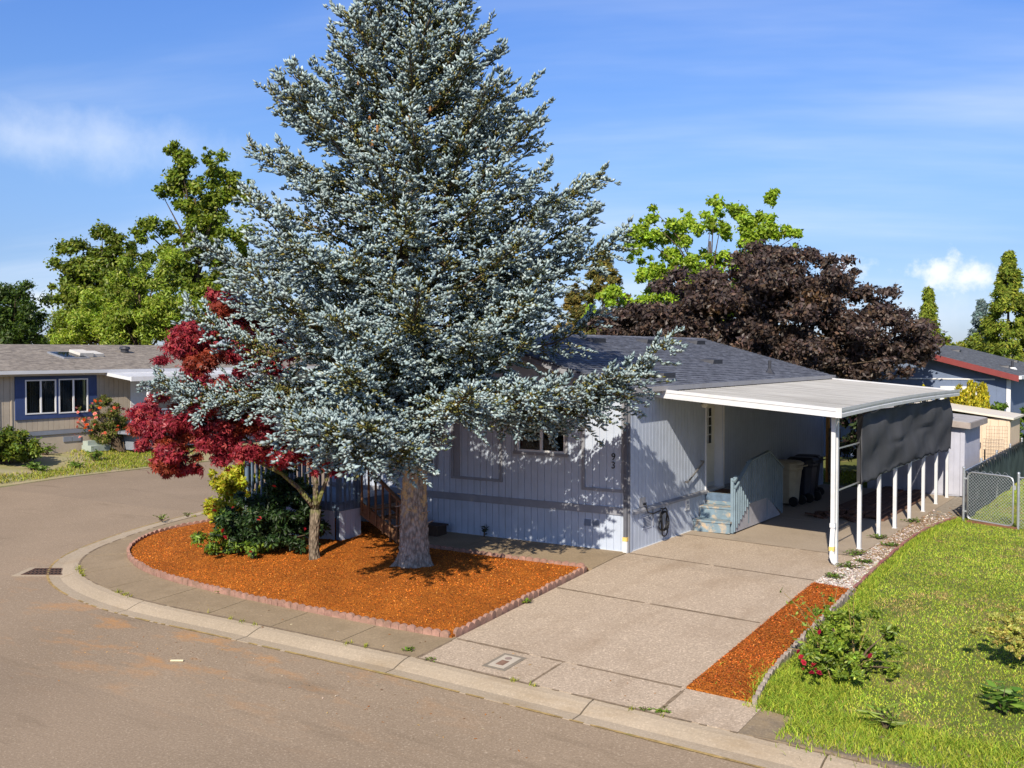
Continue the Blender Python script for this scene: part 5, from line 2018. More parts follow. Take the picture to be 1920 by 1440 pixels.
bang = math.atan(bsl)
for px, py in ((1792, 658), (1900, 678), (1883, 688)):
    c = on_broof(px, py)
    v = MB().hexa([(-.17, -.25, -.02), (.19, -.25, -.02), (.19, .25, -.02), (-.17, .25, -.02), (-.17, -.2, .05), (.17, -.2, .10), (.17, .2, .10), (-.17, .2, .05)]).build('roof_vent', ventm, broof)
    v.location = c; v.rotation_euler = (0, bang, 0)
c = on_broof(1898, 691)
MB().lathe([(.05, -.1), (.05, .30), (.045, .31)], 8, tuple(c)).build('vent_pipe', ventm, broof)
MB().lathe([(.20, -.08), (.12, .04), (.06, .05)], 8, tuple(c)).build('pipe_flashing', white, broof)

# ------------------------------------------------------------------ taupe house over the road
lh = thing('taupe_house', 'taupe single-storey house with navy window panel across the road', 'house', (-29, 5, .42))
LX = -25.0; LG = .42
lw1 = (2.92, 4.12, 1.80, 3.02); lw2 = (4.22, 5.42, 1.78, 3.03)
lwall = core_wall('wall', neigh, lh, 'y', LX - .012, 1, .12, -12, 20, LG - .1, 3.25, [lw1, lw2])
board_wall(lwall, 'y', LX, 1, -1.0, 9.5, 1.20, 3.22, .21, [lw1, lw2], neigh, gap=.02)
MB().box(LX - .01, LX + .03, -12, 20, 1.04, 1.18).build('belt_trim', greybelt, lh)
# navy surround
mb = MB()
mb.box(LX + .001, LX + .04, 2.55, lw1[0], 1.62, 3.14).box(LX + .001, LX + .04, lw1[1], lw2[0], 1.62, 3.14).box(LX + .001, LX + .04, lw2[1], 5.80, 1.62, 3.14)
mb.box(LX + .001, LX + .0395, lw1[0], lw1[1], 1.62, lw1[2]).box(LX + .001, LX + .0395, lw1[0], lw1[1], lw1[3], 3.14).box(LX + .001, LX + .0395, lw2[0], lw2[1], 1.62, lw2[2]).box(LX + .001, LX + .0395, lw2[0], lw2[1], lw2[3], 3.14)
mb.build('window_surround', navy, lh)
curt = mat('blue_curtain', (.13, .19, .25), .8, .2, 4.)
for w_ in (lw1, lw2):
    sliding_window(lh, *w_, LX + .045, 'y', 1, blinds=False, curtain=curt)
for yy in (1.95, 2.40):
    MB().box(LX + .001, LX + .02, yy, yy + .05, .50, 3.2).build('batten', neigh, lh)
mb = MB().box(LX + .001, LX + .02, 4.4, 4.75, .74, .93).box(LX + .001, LX + .02, 4.78, 5.12, .74, .93)
mb.build('skirting_vent', greybelt, lh)
# roof
lrx, lrz, lez = -29.2, 4.30, 3.36
lsl = (lrz - lez) / (LX + .35 - lrx)
mb = MB()
nc = 26
for side in (1, -1):
    for i in range(nc):
        W_ = LX + .38 - lrx
        a = lrx + side * W_ * (1 - i / nc); b = lrx + side * W_ * max(0, 1 - (i + 1.25) / nc)
        za = lrz - abs(a - lrx) * lsl + .012; zb_ = lrz - abs(b - lrx) * lsl
        mb.hexa([(a, -12.3, za - .03), (b, -12.3, zb_ - .03), (b, 20.3, zb_ - .03), (a, 20.3, za - .03), (a, -12.3, za), (b, -12.3, zb_), (b, 20.3, zb_), (a, 20.3, za)])
lroof = mb.build('roof', shingle_tan, lh)
MB().prism([(LX + .30, -12.2, lez - .10), (lrx, -12.2, lrz - .06), (2 * lrx - LX - .3, -12.2, lez - .10), (2 * lrx - LX - .3, -12.2, lez - .2), (LX + .3, -12.2, lez - .2)], (0, 32.4, 0)).build('roof_deck', neigh, lroof)
MB().box(LX + .30, LX + .40, -12.3, 20.3, lez - .13, lez - .01).build('gutter', mat('pale_gutter', (.55, .56, .58), .5, .06, 2.), lroof)


def on_lroof(x, y):
    d = ray(x, y)
    t = (lrz + lrx * lsl - CAM[2] - CAM[0] * lsl) / (d[2] + d[0] * lsl)
    return CAM + d * t


c = on_lroof(128, 668)
v = MB().box(-.55, .55, -.55, .55, .0, .07).build('skylight', steel, lroof); v.location = c; v.rotation_euler = (0, math.atan(lsl), 0)
v2 = MB().box(-.48, .48, -.48, .48, .071, .078).build('skylight_pane', glass, v)
c = on_lroof(152, 667)
v = MB().box(-.35, .35, -.30, .30, .02, .18).box(-.3, .3, .35, .8, .02, .14).build('roof_cooler', mat('off_white_metal', (.55, .53, .48), .6, .1, 4.), lroof); v.location = c; v.rotation_euler = (0, math.atan(lsl), 0)
c = on_lroof(234, 661)
v = MB().lathe([(.16, 0), (.16, .12), (.22, .14), (.20, .24), (.001, .27)], 12).build('roof_vent', ventm, lroof); v.location = c
# porch: awning, post, rail
px0, px1 = LX + .05, LX + 1.75
aw = MB().hexa([(px0, 6.0, 3.15), (px1, 6.0, 2.95), (px1, 12.5, 2.95), (px0, 12.5, 3.15), (px0, 6.0, 3.27), (px1, 6.0, 3.07), (px1, 12.5, 3.07), (px0, 12.5, 3.27)]).build('porch_roof', whiteal, lh)
MB().box(px1, px1 + .05, 5.98, 12.5, 2.93, 3.10).build('porch_fascia', white, aw)
for yy in (6.85, 9.4):
    MB().box(px1 - .16, px1 - .06, yy - .05, yy + .05, .55, 2.96).build('porch_post', white, lh)
pd = MB().box(px0, px1, 5.9, 12.5, .98, 1.08).build('porch_deck', greybelt, lh)
railgrey = mat('blue_grey_rail', (.24, .29, .36), .6, .15, 5.)
yy = 6.0
while yy < 9.6:
    piece('porch_baluster', railgrey, pd, px1 - .03, px1 + .01, yy - .03, yy + .03, .98, 1.82); yy += .17
piece('porch_rail', railgrey, pd, px1 - .06, px1 + .03, 5.95, 9.7, 1.82, 1.87)
MB().box(px0, px1 - .25, 6.3, 12.4, LG - .05, .975).build('porch_base', greybelt, lh)
MB().box(LX + .15, LX + .7, 5.05, 5.85, LG - .06, LG + .16).box(LX + .15, LX + .45, 5.1, 5.8, LG + .16, LG + .32).build('porch_step', mintstep, lh)
MB().box(LX - .1, LX + .012, 7.3, 8.2, 1.08, 3.05).build('front_door', white, lh)

# neighbour's yard over the road
yard_poly = [(-21.45, 45), (-21.35, 8), (-21.25, 2), (-21.45, -3), (-22.25, -8), (-26.05, -11.9), (-48, -12.9), (-60, 0), (-60, 45)]
yard = patch_mesh('neighbour_yard', yard_poly, mat('patchy_yard', (.34, .27, .175), .95, .3, 1.4, .3, 30, col2=(.21, .22, .06), fine=.25, fscale=40, dirt=(.30, .26, .20), dscale=.7, dthr=(.5, .7)), off=-.05, step=1.2, kind='structure', skirt=.1)
G = sample_poly([(-21.5, 12), (-21.4, 2), (-21.6, -3), (-25, -3), (-25, 12)], 26000)
G = G[vnoise(G, .55, 21) + rng.random(len(G)) * .35 > .92]
blades('yard_grass', G, .11, .014, [(.16, .22, .02), (.24, .27, .03), (.33, .30, .06)], 'patchy rough grass in the yard of the taupe house', zoff=-.05, lean=.6)

# ================================================================== BLUE SPRUCE
SB = np.array([-3.18, -2.87, 0.]); SB[2] = gzf(SB[0], SB[1]) + .05
front_az0 = math.atan2(-fw[1], -fw[0])
spruce = thing('blue_spruce', 'tall blue spruce with silvery needles in the mulch bed', 'tree', tuple(SB))
# trunk: flared, lumpy
nseg, nr = 56, 150
TOP = 11.6
q_ = np.linspace(0, 1, nr); zz_ = TOP * q_ ** 2.0
aa_ = np.linspace(0, 2 * math.pi, nseg, endpoint=False)
ZZ, AA = np.meshgrid(zz_, aa_, indexing='ij')
rr_ = .262 * (1 - (ZZ / TOP) ** 1.1 * .95) + .15 * np.exp(-ZZ / .13) + .045 * np.exp(-ZZ / .6)
rr_ *= 1 + .07 * np.sin(3 * AA + ZZ * 1.3) * np.exp(-ZZ / 1.5) + .40 * np.exp(-ZZ / .12) * np.sin(5 * AA + 1) * (.6 + .4 * np.sin(2 * AA)) + .03 * np.sin(7 * AA + ZZ * 5)
cellA = np.floor(AA * 5.5 + np.floor(ZZ / .05) * .37).astype(int); cellZ = np.floor(ZZ / .05).astype(int)
scale_r = np.random.default_rng(5).random((128, 512))
rr_ += (scale_r[cellA % 128, cellZ % 512] - .5) * .028 + (rng.random(ZZ.shape) - .5) * .010     # scaly plates
VX = SB[0] + rr_ * np.cos(AA) + .04 * np.sin(ZZ * .7) * np.minimum(1, ZZ / 2); VY = SB[1] + rr_ * np.sin(AA); VZ = SB[2] - .07 + ZZ
ii = (np.arange(nr - 1)[:, None] * nseg + np.arange(nseg)[None, :]); jj = (np.arange(nr - 1)[:, None] * nseg + (np.arange(nseg)[None, :] + 1) % nseg)
raw_mesh('trunk', np.stack([VX.ravel(), VY.ravel(), VZ.ravel()], 1), np.stack([ii.ravel(), jj.ravel(), (jj + nseg).ravel(), (ii + nseg).ravel()], 1), spruce_bark, spruce, None, False)
st_ = MB()
for k in range(14):
    z_ = rng.uniform(.5, 2.2); a_ = front_az0 + rng.normal() * 1.1
    o_ = SB + np.array([.24 * math.cos(a_), .24 * math.sin(a_), z_]); e_ = o_ + np.array([math.cos(a_), math.sin(a_), rng.uniform(-.2, .4)]) * rng.uniform(.05, .22)
    st_.tube([o_, e_], [.018, .008], 5)
st_.build('branch_stubs', spruce_bark, spruce)['kind'] = 'stuff'

# crown silhouette: reach of branches to the photo's two sides, by height
ZP = np.array([1.7, 2.1, 2.6, 3.2, 3.8, 4.2, 5.0, 6.2, 7.3, 7.7, 8.6, 9.8, 10.8, 11.6])
RL = np.array([.4, .7, 1.1, 1.5, 1.9, 2.4, 3.9, 3.8, 2.9, 2.85, 2.4, 1.5, .75, .1])
RR = np.array([.4, .7, 1.2, 2.4, 3.8, 4.3, 3.5, 3.5, 3.2, 2.5, 2.3, 1.6, .8, .1])
RF = np.array([.6, 1.2, 2.4, 3.8, 4.2, 4.1, 3.8, 3.3, 2.8, 2.5, 2.2, 1.45, .7, .1])
shP = []; shA = []; shL = []; shC = []; shT = []      # shoots: base, axis, length, age, olive
wood = MB()
BLUE = np.array([(.255, .335, .345), (.305, .385, .390), (.205, .280, .290), (.365, .435, .430)])
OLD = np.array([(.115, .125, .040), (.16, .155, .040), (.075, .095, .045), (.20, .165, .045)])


def add_branch(az, z0, L, rise, sagk, lift, dens=1.):
    h = np.array([math.cos(az), math.sin(az), 0.])
    n = max(6, int(L / .098))
    s = np.linspace(0, 1, n)
    pts = SB + np.array([0, 0, z0]) + h[None] * (s * L)[:, None]
    pts[:, 2] += rise * s * L - sagk * L * np.sin(s * math.pi * .8) * .5 + lift * L * s ** 3.5
    side = np.array([-h[1], h[0], 0.])
    pts += side[None] * (.06 * L * np.sin(s * 3 + rng.uniform(0, 6)))[:, None]
    pts[:, 2] += .03 * L * np.sin(s * 7 + rng.uniform(0, 6))
    wood.tube(pts[::3].tolist() + [pts[-1].tolist()], list(np.linspace(.045 * (L / 4) ** .7 + .008, .006, len(pts[::3]) + 1)), 5, cap=False)
    i0 = .22 if L > 1 else .05
    mark = len(shP)
    tone = rng.uniform(.86, 1.14)
    gap0 = rng.uniform(.25, .8); gapw = rng.uniform(.0, .07)
    for i in range(n):
        if s[i] < i0 or abs(s[i] - gap0) < gapw:
            continue
        ax = unit((pts[min(i + 1, n - 1)] - pts[max(i - 1, 0)])[None])[0]
        rest = (1 - s[i]) * L
        for sd in (1, -1, 0, 0):
            if rng.random() > dens * (.97 if sd else .8):
                continue
            tl = min(.24 + .30 * rest + .07 * L, .90) * rng.uniform(.5, 1.2)
            ang_ = rng.uniform(.6, 1.2)
            if sd:
                d = ax * math.cos(ang_) + side * sd * math.sin(ang_) + np.array([0, 0, rng.normal() * .30 - .10 * (z0 < 6)])
            else:       # hanging or upright branchlets fill the bough's depth
                tl *= .7
                d = ax * .7 + side * rng.normal() * .5 + np.array([0, 0, rng.choice([-.55, .5, .8]) if z0 < 7 else .6])
            d = unit(d[None])[0]
            nt_ = max(3, int(tl / .050))
            u = (np.arange(nt_) + rng.random()) / nt_
            tp = pts[i] + d[None] * (u * tl)[:, None]
            tp[:, 2] += -.14 * tl * u ** 2 * (1 if z0 < 7 else .2) + rng.normal(size=nt_) * .015
            outer = .30 * s[i] + .70 * u          # older inside, young towards the tips
            lat = np.cross(d, np.array([0, 0, 1.])); lat = unit(lat[None])[0]
            for sg in (-1, 1):
                A = d[None] * rng.uniform(.5, .95, (nt_, 1)) + lat[None] * sg * rng.uniform(.3, .9, (nt_, 1)) + np.array([0, 0, 1.])[None] * rng.uniform(-.2, .7, (nt_, 1))
                keep = rng.random(nt_) < .55 + .5 * outer
                shP.append(tp[keep]); shA.append(A[keep]); shL.append(rng.uniform(.072, .130, keep.sum()) * (.85 + .3 * outer[keep])); shC.append(outer[keep])
            shP.append(tp[-1:]); shA.append(d[None] + np.array([[0, 0, .25]])); shL.append(np.array([.14])); shC.append(np.array([1.]))
    shP.append(pts[-1:]); shA.append(unit((pts[-1] - pts[-2])[None])); shL.append(np.array([.17])); shC.append(np.array([1.]))
    for q in range(mark, len(shP)):
        shT.append(np.full(len(shP[q]), tone))


left_az = math.atan2(-RT[1], -RT[0]); right_az = math.atan2(RT[1], RT[0]); front_az = math.atan2(-fw[1], -fw[0])


def reach(az, z):
    cr = math.cos(az - right_az); cf = math.cos(az - front_az)
    side_r = np.interp(z, ZP, RR) if cr > 0 else np.interp(z, ZP, RL)
    fr_ = np.interp(z, ZP, RF) * (1 if cf > 0 else .95)
    return math.sqrt((side_r * cr) ** 2 + (fr_ * cf) ** 2)


z = 2.2; k = 0
while z < 11.3:
    nb = 7 if z < 8 else 8
    for j in range(nb):
        az = 2 * math.pi * (j + rng.uniform(-.28, .28)) / nb + k * 2.4
        zz = z + rng.uniform(-.22, .22)
        cr_ = math.cos(az - right_az)
        if (cr_ > -.1 and zz < 3.5 + .6 * max(0, cr_)) or (cr_ > -.75 and zz < 2.9):
            continue
        L = reach(az, zz) * rng.choice([rng.uniform(.55, .8), rng.uniform(.8, 1.04)], p=[.35, .65])
        if zz < 4.0:
            rise, sg, lf = -.10, .26, .16
        elif zz < 6.5:
            rise, sg, lf = .04, .20, .16
        elif zz < 9:
            rise, sg, lf = .30, .12, .14
        else:
            rise, sg, lf = .62, .05, .10
        az_front = math.cos(az - front_az)
        dens = .95 if az_front > -.35 else .6
        add_branch(az, zz - (rise + lf * .3) * L * .55, L, rise, sg, lf, dens)
    z += .44 if z < 8 else .30
    k += 1
# particular boughs that give the outline its character: (tip pixel x, y, depth offset towards the camera, start height)
for (px, py, toward, z0) in ((300, 685, .6, 3.9), (345, 722, .9, 3.7), (1238, 636, 1.8, 3.05), (1205, 700, 1.7, 3.3), (1118, 322, .0, 6.2), (1105, 395, .2, 5.8), (1160, 440, -.3, 5.3), (385, 440, .3, 5.8), (362, 585, .8, 4.6), (480, 275, .2, 7.0),
                             (535, 205, .0, 7.7), (1012, 205, .2, 7.8), (600, 130, .0, 8.6), (938, 100, .0, 9.0), (690, 815, 1.6, 2.6), (570, 795, 1.3, 3.1), (800, 790, 1.8, 2.7), (955, 742, 2.4, 3.5), (1065, 722, 2.5, 3.5), (1150, 706, 2.4, 3.5), (1005, 716, 3.1, 3.6), (900, 722, 3.2, 3.4), (520, 745, 1.2, 3.7), (740, 790, 2.0, 2.9), (620, 770, 1.9, 3.1), (880, 690, 1.9, 3.5),
                             (560, 795, 4.2, 3.2), (620, 808, 4.0, 3.1), (690, 832, 3.8, 2.9), (760, 825, 3.6, 2.9), (590, 775, 4.4, 3.3), (655, 800, 4.3, 3.1), (1000, 560, 2.2, 4.6), (870, 610, 2.8, 4.4), (720, 640, 2.8, 4.4), (560, 640, 2.4, 4.4), (830, 470, 2.4, 5.6), (650, 480, 2.2, 5.6)):
    dd = float((SB - CAM) @ FWD) - toward
    tip = CAM + ray(px, py) * dd
    v = tip - SB; L = math.hypot(v[0], v[1]); az = math.atan2(v[1], v[0])
    dz = v[2] - z0
    lf = .22 if py < 700 else .06
    add_branch(az, z0, L, (dz / L) - lf + .0, .10, lf, 1.0)
wood.build('boughs', brown_bark, spruce, smooth=True)
P = np.concatenate(shP); A = unit(np.concatenate(shA)); Ls = np.concatenate(shL) * rng.uniform(.65, 1.3, sum(len(q) for q in shL)); Cg = np.concatenate(shC); Tn = np.concatenate(shT)
ok = P[:, 2] > SB[2] + 1.55
# nothing grows inside the home
ok &= ~((P[:, 1] > -.1) & (P[:, 0] < .3) & (P[:, 0] > -8.2) & (P[:, 2] < np.minimum(RIDGE_Z + .1, RIDGE_Z + .1 - np.abs(P[:, 0] - RIDGE_X) * sl)))
P, A, Ls, Cg, Tn = P[ok], A[ok], Ls[ok], Cg[ok], Tn[ok]
n = len(P)
print('spruce shoots', n)
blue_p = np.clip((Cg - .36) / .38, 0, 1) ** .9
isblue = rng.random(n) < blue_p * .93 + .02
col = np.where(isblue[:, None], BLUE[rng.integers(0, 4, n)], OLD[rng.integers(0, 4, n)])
col = col * (1 + rng.normal(size=(n, 1)) * .16) * Tn[:, None]
# spindle-shaped shoots with a rough, needle-like outline
r = rng.normal(size=(n, 3)); a1 = unit(np.cross(A, r)); a2 = np.cross(A, a1)
rad = np.where(isblue, .026, .019) * rng.uniform(.7, 1.3, n)
V = np.empty((n, 5, 3))
L1 = Ls[:, None]
V[:, 0] = P
V[:, 4] = P + A * L1
for q in range(3):
    an = q * math.pi * 2 / 3
    V[:, 1 + q] = P + A * L1 * rng.uniform(.35, .75, (n, 1)) + (a1 * math.cos(an) + a2 * math.sin(an)) * (rad * rng.uniform(.75, 1.35, n))[:, None]
tri = np.array([(0, 2, 1), (0, 3, 2), (0, 1, 3), (4, 1, 2), (4, 2, 3), (4, 3, 1)])
f = (np.arange(n)[:, None, None] * 5 + tri[None]).reshape(-1, 3)
cv = np.repeat(np.clip(col, .005, 1)[:, None, :], 5, 1)
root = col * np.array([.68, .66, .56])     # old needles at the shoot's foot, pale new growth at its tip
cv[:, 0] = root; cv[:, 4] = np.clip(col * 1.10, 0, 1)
cv = cv.reshape(-1, 3)
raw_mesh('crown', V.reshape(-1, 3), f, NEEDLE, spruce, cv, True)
# a few brown cones high in the crown
cone_me = None
for i in range(16):
    px, py = rng.uniform(660, 930), rng.uniform(150, 330)
    c = CAM + ray(px, py) * (float((SB - CAM) @ FWD) - rng.uniform(.8, 1.6))
    o = MB().lathe([(.008, .06), (.022, .03), (.026, -.02), (.016, -.07), (.004, -.09)], 7).build('cone', mat('cone_brown', (.30, .14, .05), .8, .3, 20.), spruce)
    o.location = c

# ================================================================== JAPANESE MAPLE
MB0 = np.array([-5.27, -3.39, gzf(-5.27, -3.39) + .04])
maple = thing('japanese_maple', 'red-leaved Japanese maple beside the blue spruce', 'tree', tuple(MB0))


def mp(px, py, d):
    return CAM + ray(px, py) * (float((MB0 - CAM) @ FWD) + d)


mb = MB()
fork = mp(592, 955, .0)
mb.tube([MB0 + np.array([0, 0, -.08]), MB0 + np.array([.0, 0, .06]), mp(588, 1020, 0), mp(590, 985, .02), fork], [.145, .115, .10, .105, .105], 12)
limb_tips = []
for pts_, r_ in (((fork, mp(560, 915, -.1), mp(530, 890, -.1), mp(460, 820, .1), mp(370, 760, .3)), .06), ((fork, mp(592, 905, .05), mp(585, 860, .1), mp(540, 760, .4), mp(480, 650, .6)), .07), ((fork, mp(610, 905, .05), mp(622, 870, .15), mp(625, 830, .3)), .05),
                 ((mp(530, 890, -.1), mp(450, 850, .1), mp(370, 840, .3), mp(320, 870, .4)), .03), ((mp(540, 760, .4), mp(470, 700, .5), mp(400, 640, .7)), .03)):
    mb.tube([tuple(p) for p in pts_], list(np.linspace(r_, .012, len(pts_))), 8)
mb.build('trunk', maple_bark, maple, smooth=True)
mblobs = []
for px, py, d, rx, rz_ in ((440, 605, .5, .62, .42), (480, 660, .5, .72, .42), (390, 650, .3, .75, .42), (335, 685, .1, .66, .42), (430, 720, .0, .85, .42), (330, 770, -.4, .80, .48), (285, 805, -.5, .50, .45), (395, 795, -.6, .85, .48), (470, 800, -.5, .80, .42), (320, 820, -.6, .60, .35),
                           (440, 845, -.6, .75, .26), (340, 850, -.6, .60, .25), (550, 840, -.1, .72, .38), (605, 872, -.2, .52, .26), (540, 760, .3, .8, .45), (330, 875, -.5, .30, .15), (310, 885, -.5, .12, .10), (365, 878, -.5, .20, .15), (405, 560, .6, .38, .28), (585, 820, .2, .6, .4), (500, 610, .9, .5, .35), (275, 760, -.3, .35, .35)):
    c = mp(px, py, d); mblobs.append((c, (rx, rx, rz_)))
C, Q = puffs_of(mblobs, 14., (.24, .40), .45)
P, Nv, idx = puff_leaves(C, Q, 62000, .6, .5)
k = P[:, 2] > MB0[2] + 1.05
P, Nv, idx = P[k], Nv[k], idx[k]
cols = pick_cols([(.28, .030, .047), (.34, .040, .060), (.20, .021, .034), (.36, .056, .056)], len(P), .2)
low = (idx % 6 == 0)
cols[low] = pick_cols([(.30, .060, .030), (.22, .04, .022)], low.sum(), .2)
palmate('crown', P, Nv, rng.uniform(.072, .118, len(P)), cols, LEAF, maple)


# ================================================================== SHRUBS
def shrub(name, label, base, blobs, n, size, pal, flowers=None, width=.4, up=.4, whorl=True, bark=twig, cat='shrub', group=None, m=None, pal2=None, pal2fn=None, per=26., qr=(.16, .26), stems=14, flat=.85, minz=.03):
    """bush of leafy clumps on woody stems; blobs are relative to its base"""
    base = np.array(base, float)
    t = thing(name, label, cat, tuple(base), 0, group)
    bl = [(base + np.array(c), r) for c, r in blobs]
    C, Q = puffs_of(bl, per, qr, .2)
    ok = C[:, 2] > base[2] + .08
    C, Q = C[ok], Q[ok]
    mb = MB()
    for i in rng.permutation(len(C))[:stems]:
        b0 = base + np.array([rng.normal() * .08, rng.normal() * .08, -.04])
        md = (b0 * .55 + C[i] * .45) + np.array([0, 0, .1])
        mb.tube([b0, md, C[i]], [.022, .014, .005], 5, cap=False)
    mb.build('stems', bark, t)
    P, Nv, idx = puff_leaves(C, Q, n, flat, up)
    keep = P[:, 2] > base[2] + minz
    P, Nv, idx = P[keep], Nv[keep], idx[keep]
    cols = pick_cols(pal, len(P), .18) * np.clip(1 + rng.normal(size=(len(C), 1)) * .15, .6, 1.5)[idx]
    if pal2 is not None:
        s2 = pal2fn(P, idx, len(C))
        cols[s2] = pick_cols(pal2, s2.sum(), .18)
    ax = P - C[idx] + rng.normal(size=P.shape) * .05
    leaves('foliage', P, Nv, size * rng.uniform(.7, 1.3, len(P)), cols, m or LEAF, t, width, axis=ax)
    if flowers:
        cnt, fs_, pal_, where = flowers
        for i in range(cnt):
            j = rng.integers(0, len(C))
            if where is not None:
                p = where[i % len(where)]
            else:
                d = rand_dirs(1)[0]; d = d - fw * .8; d[2] = abs(d[2]) * .7 + .1; d /= np.linalg.norm(d)
                p = C[j] + d * Q[j] * 1.02
            flower(t, np.array(p), fs_ * rng.uniform(.8, 1.25), pal_[rng.integers(0, len(pal_))])
    return t


rb = at(492, 1035); RB = np.array([-6.95, -3.35, gzf(-6.95, -3.35) + .05])


def rp_(px, py, d=-.7):
    return CAM + ray(px, py) * (float((RB - CAM) @ FWD) + d)


fl = [rp_(486, 972, -1.0), rp_(437, 952, -.9), rp_(514, 912, -.8), rp_(418, 995, -.9), rp_(422, 1008, -.95), rp_(400, 950, -.7), rp_(470, 1035, -1.0), rp_(570, 992, -.7), rp_(402, 958, -.7)]
tox = lambda px, py, d=0.: (CAM + ray(px, py) * (float((RB - CAM) @ FWD) + d)) - RB
shrub('rhododendron', 'dark green rhododendron with a few red blooms left of the maple trunk', RB,
      [(tox(495, 975), (.90, .85, .66)), (tox(540, 955), (.65, .7, .70)), (tox(432, 1000, -.2), (.58, .62, .52)), (tox(415, 1022, -.4), (.45, .5, .32)), (tox(470, 1035, -.5), (.6, .5, .30)), (tox(545, 1015, -.2), (.5, .6, .45)), (tox(535, 912, .1), (.5, .6, .40))],
      30000, .125, [(.022, .05, .016), (.03, .065, .018), (.018, .038, .014), (.045, .085, .02)], (9, .05, [(.42, .02, .035), (.50, .035, .04)], fl), width=.34, up=.3,
      pal2=[(.15, .24, .025), (.19, .27, .03), (.12, .20, .02)], pal2fn=lambda P, idx, nC: (((P - RB) @ RT) < -.55 + .15 * np.sin(P[:, 2] * 9)) & ((P[:, 2] - RB[2]) < .85 + .2 * np.sin(P[:, 1] * 7)) & (rng.random(len(P)) < .8) | (((P[:, 2] - RB[2]) < .30) & (((P - RB) @ RT) < .5) & (rng.random(len(P)) < .55)))  # sunlit new leaves: sunlight put into a paler palette low and left
YB = np.array([-9.1, -2.1, gzf(-9.1, -2.1) + .05])
toy = lambda px, py, d=0.: (CAM + ray(px, py) * (float((YB - CAM) @ FWD) + d)) - YB
shrub('golden_shrub', 'bright yellow-green leafy shrub behind the dark rhododendron', YB,
      [(toy(445, 930), (.62, .6, .75)), (toy(490, 900, .2), (.55, .55, .50)), (toy(420, 955, -.1), (.42, .5, .6)), (toy(450, 890, .1), (.45, .45, .40)), (toy(425, 905, -.1), (.32, .35, .40)), (toy(415, 930, -.2), (.28, .35, .4)), (toy(540, 900, .2), (.6, .5, .4)), (toy(450, 1000), (.6, .5, .5))],
      20000, .12, [(.33, .37, .022), (.40, .41, .03), (.27, .33, .02), (.43, .36, .03)], width=.34, up=.3, pal2=[(.45, .19, .03), (.40, .25, .03)], pal2fn=lambda P, idx, nC: rng.random(len(P)) < .07)

# fuchsia on the lawn's edge
FB = np.array([5.45, -4.35, gzf(5.45, -4.35)])
tof = lambda px, py, d=0.: (CAM + ray(px, py) * (float((FB - CAM) @ FWD) + d)) - FB
FG = [(.15, .23, .025), (.21, .29, .032), (.11, .175, .02), (.27, .34, .045)]
fw_ = [CAM + ray(px, py) * (float((FB - CAM) @ FWD) - .75) for px, py in ((1498, 1222), (1502, 1232), (1506, 1242), (1526, 1248), (1508, 1256), (1522, 1262), (1535, 1262), (1537, 1185), (1632, 1230), (1528, 1256))]
shrub('fuchsia_bush', 'leafy fuchsia bush with hanging crimson flowers at the lawn edge', FB,
      [(tof(1590, 1215), (.52, .52, .42)), (tof(1575, 1215, -.35), (.30, .28, .26)), (tof(1620, 1230, -.35), (.28, .26, .24)), (tof(1580, 1190, -.1), (.34, .34, .24)), (tof(1595, 1245, -.4), (.30, .25, .16)), (tof(1645, 1225, .1), (.32, .4, .36)), (tof(1545, 1210, -.1), (.36, .4, .36)), (tof(1600, 1170, .1), (.40, .4, .25)), (tof(1560, 1150), (.22, .25, .2)), (tof(1580, 1262, -.2), (.42, .4, .22)), (tof(1530, 1240, -.2), (.2, .25, .2)), (tof(1660, 1250, -.1), (.22, .3, .2))],
      15000, .085, FG, (10, .045, [(.40, .015, .05), (.55, .04, .06)], fw_), width=.45, per=34, qr=(.10, .18), stems=26)
ft = thing('fuchsia_shoots', 'thin leafy shoots of fuchsia leaning over the mulch strip', 'shoots', tuple(FB + np.array([-.25, .1, 0])))
mb = MB(); Pl = []
for px, py in ((1470, 1112), (1478, 1150), (1495, 1135), (1540, 1110), (1570, 1100), (1600, 1105), (1485, 1195), (1475, 1215), (1500, 1120), (1525, 1140), (1590, 1130), (1690, 1240), (1640, 1150)):
    tip = CAM + ray(px, py) * (float((FB - CAM) @ FWD) - .2 + rng.normal() * .15)
    b0 = FB + np.array([rng.normal() * .12, rng.normal() * .12, .05])
    md = (b0 + tip) / 2 + np.array([0, 0, .10])
    mb.tube([b0, md, tip], [.010, .006, .003], 5, cap=False)
    for u in np.linspace(.45, 1, 9):
        p = b0 * (1 - u) ** 2 + 2 * md * u * (1 - u) + tip * u * u
        for q in range(2):
            Pl.append(p + rng.normal(size=3) * .035)
mb.build('stems', mat('straw_stem', (.30, .22, .08), .8, .2, 8.), ft)
Pl = np.array(Pl)
leaves('foliage', Pl, rng.normal(size=Pl.shape) * .5 + np.array([0, 0, .8]), .08 * rng.uniform(.7, 1.2, len(Pl)), pick_cols(FG, len(Pl), .2), LEAF, ft, .45)

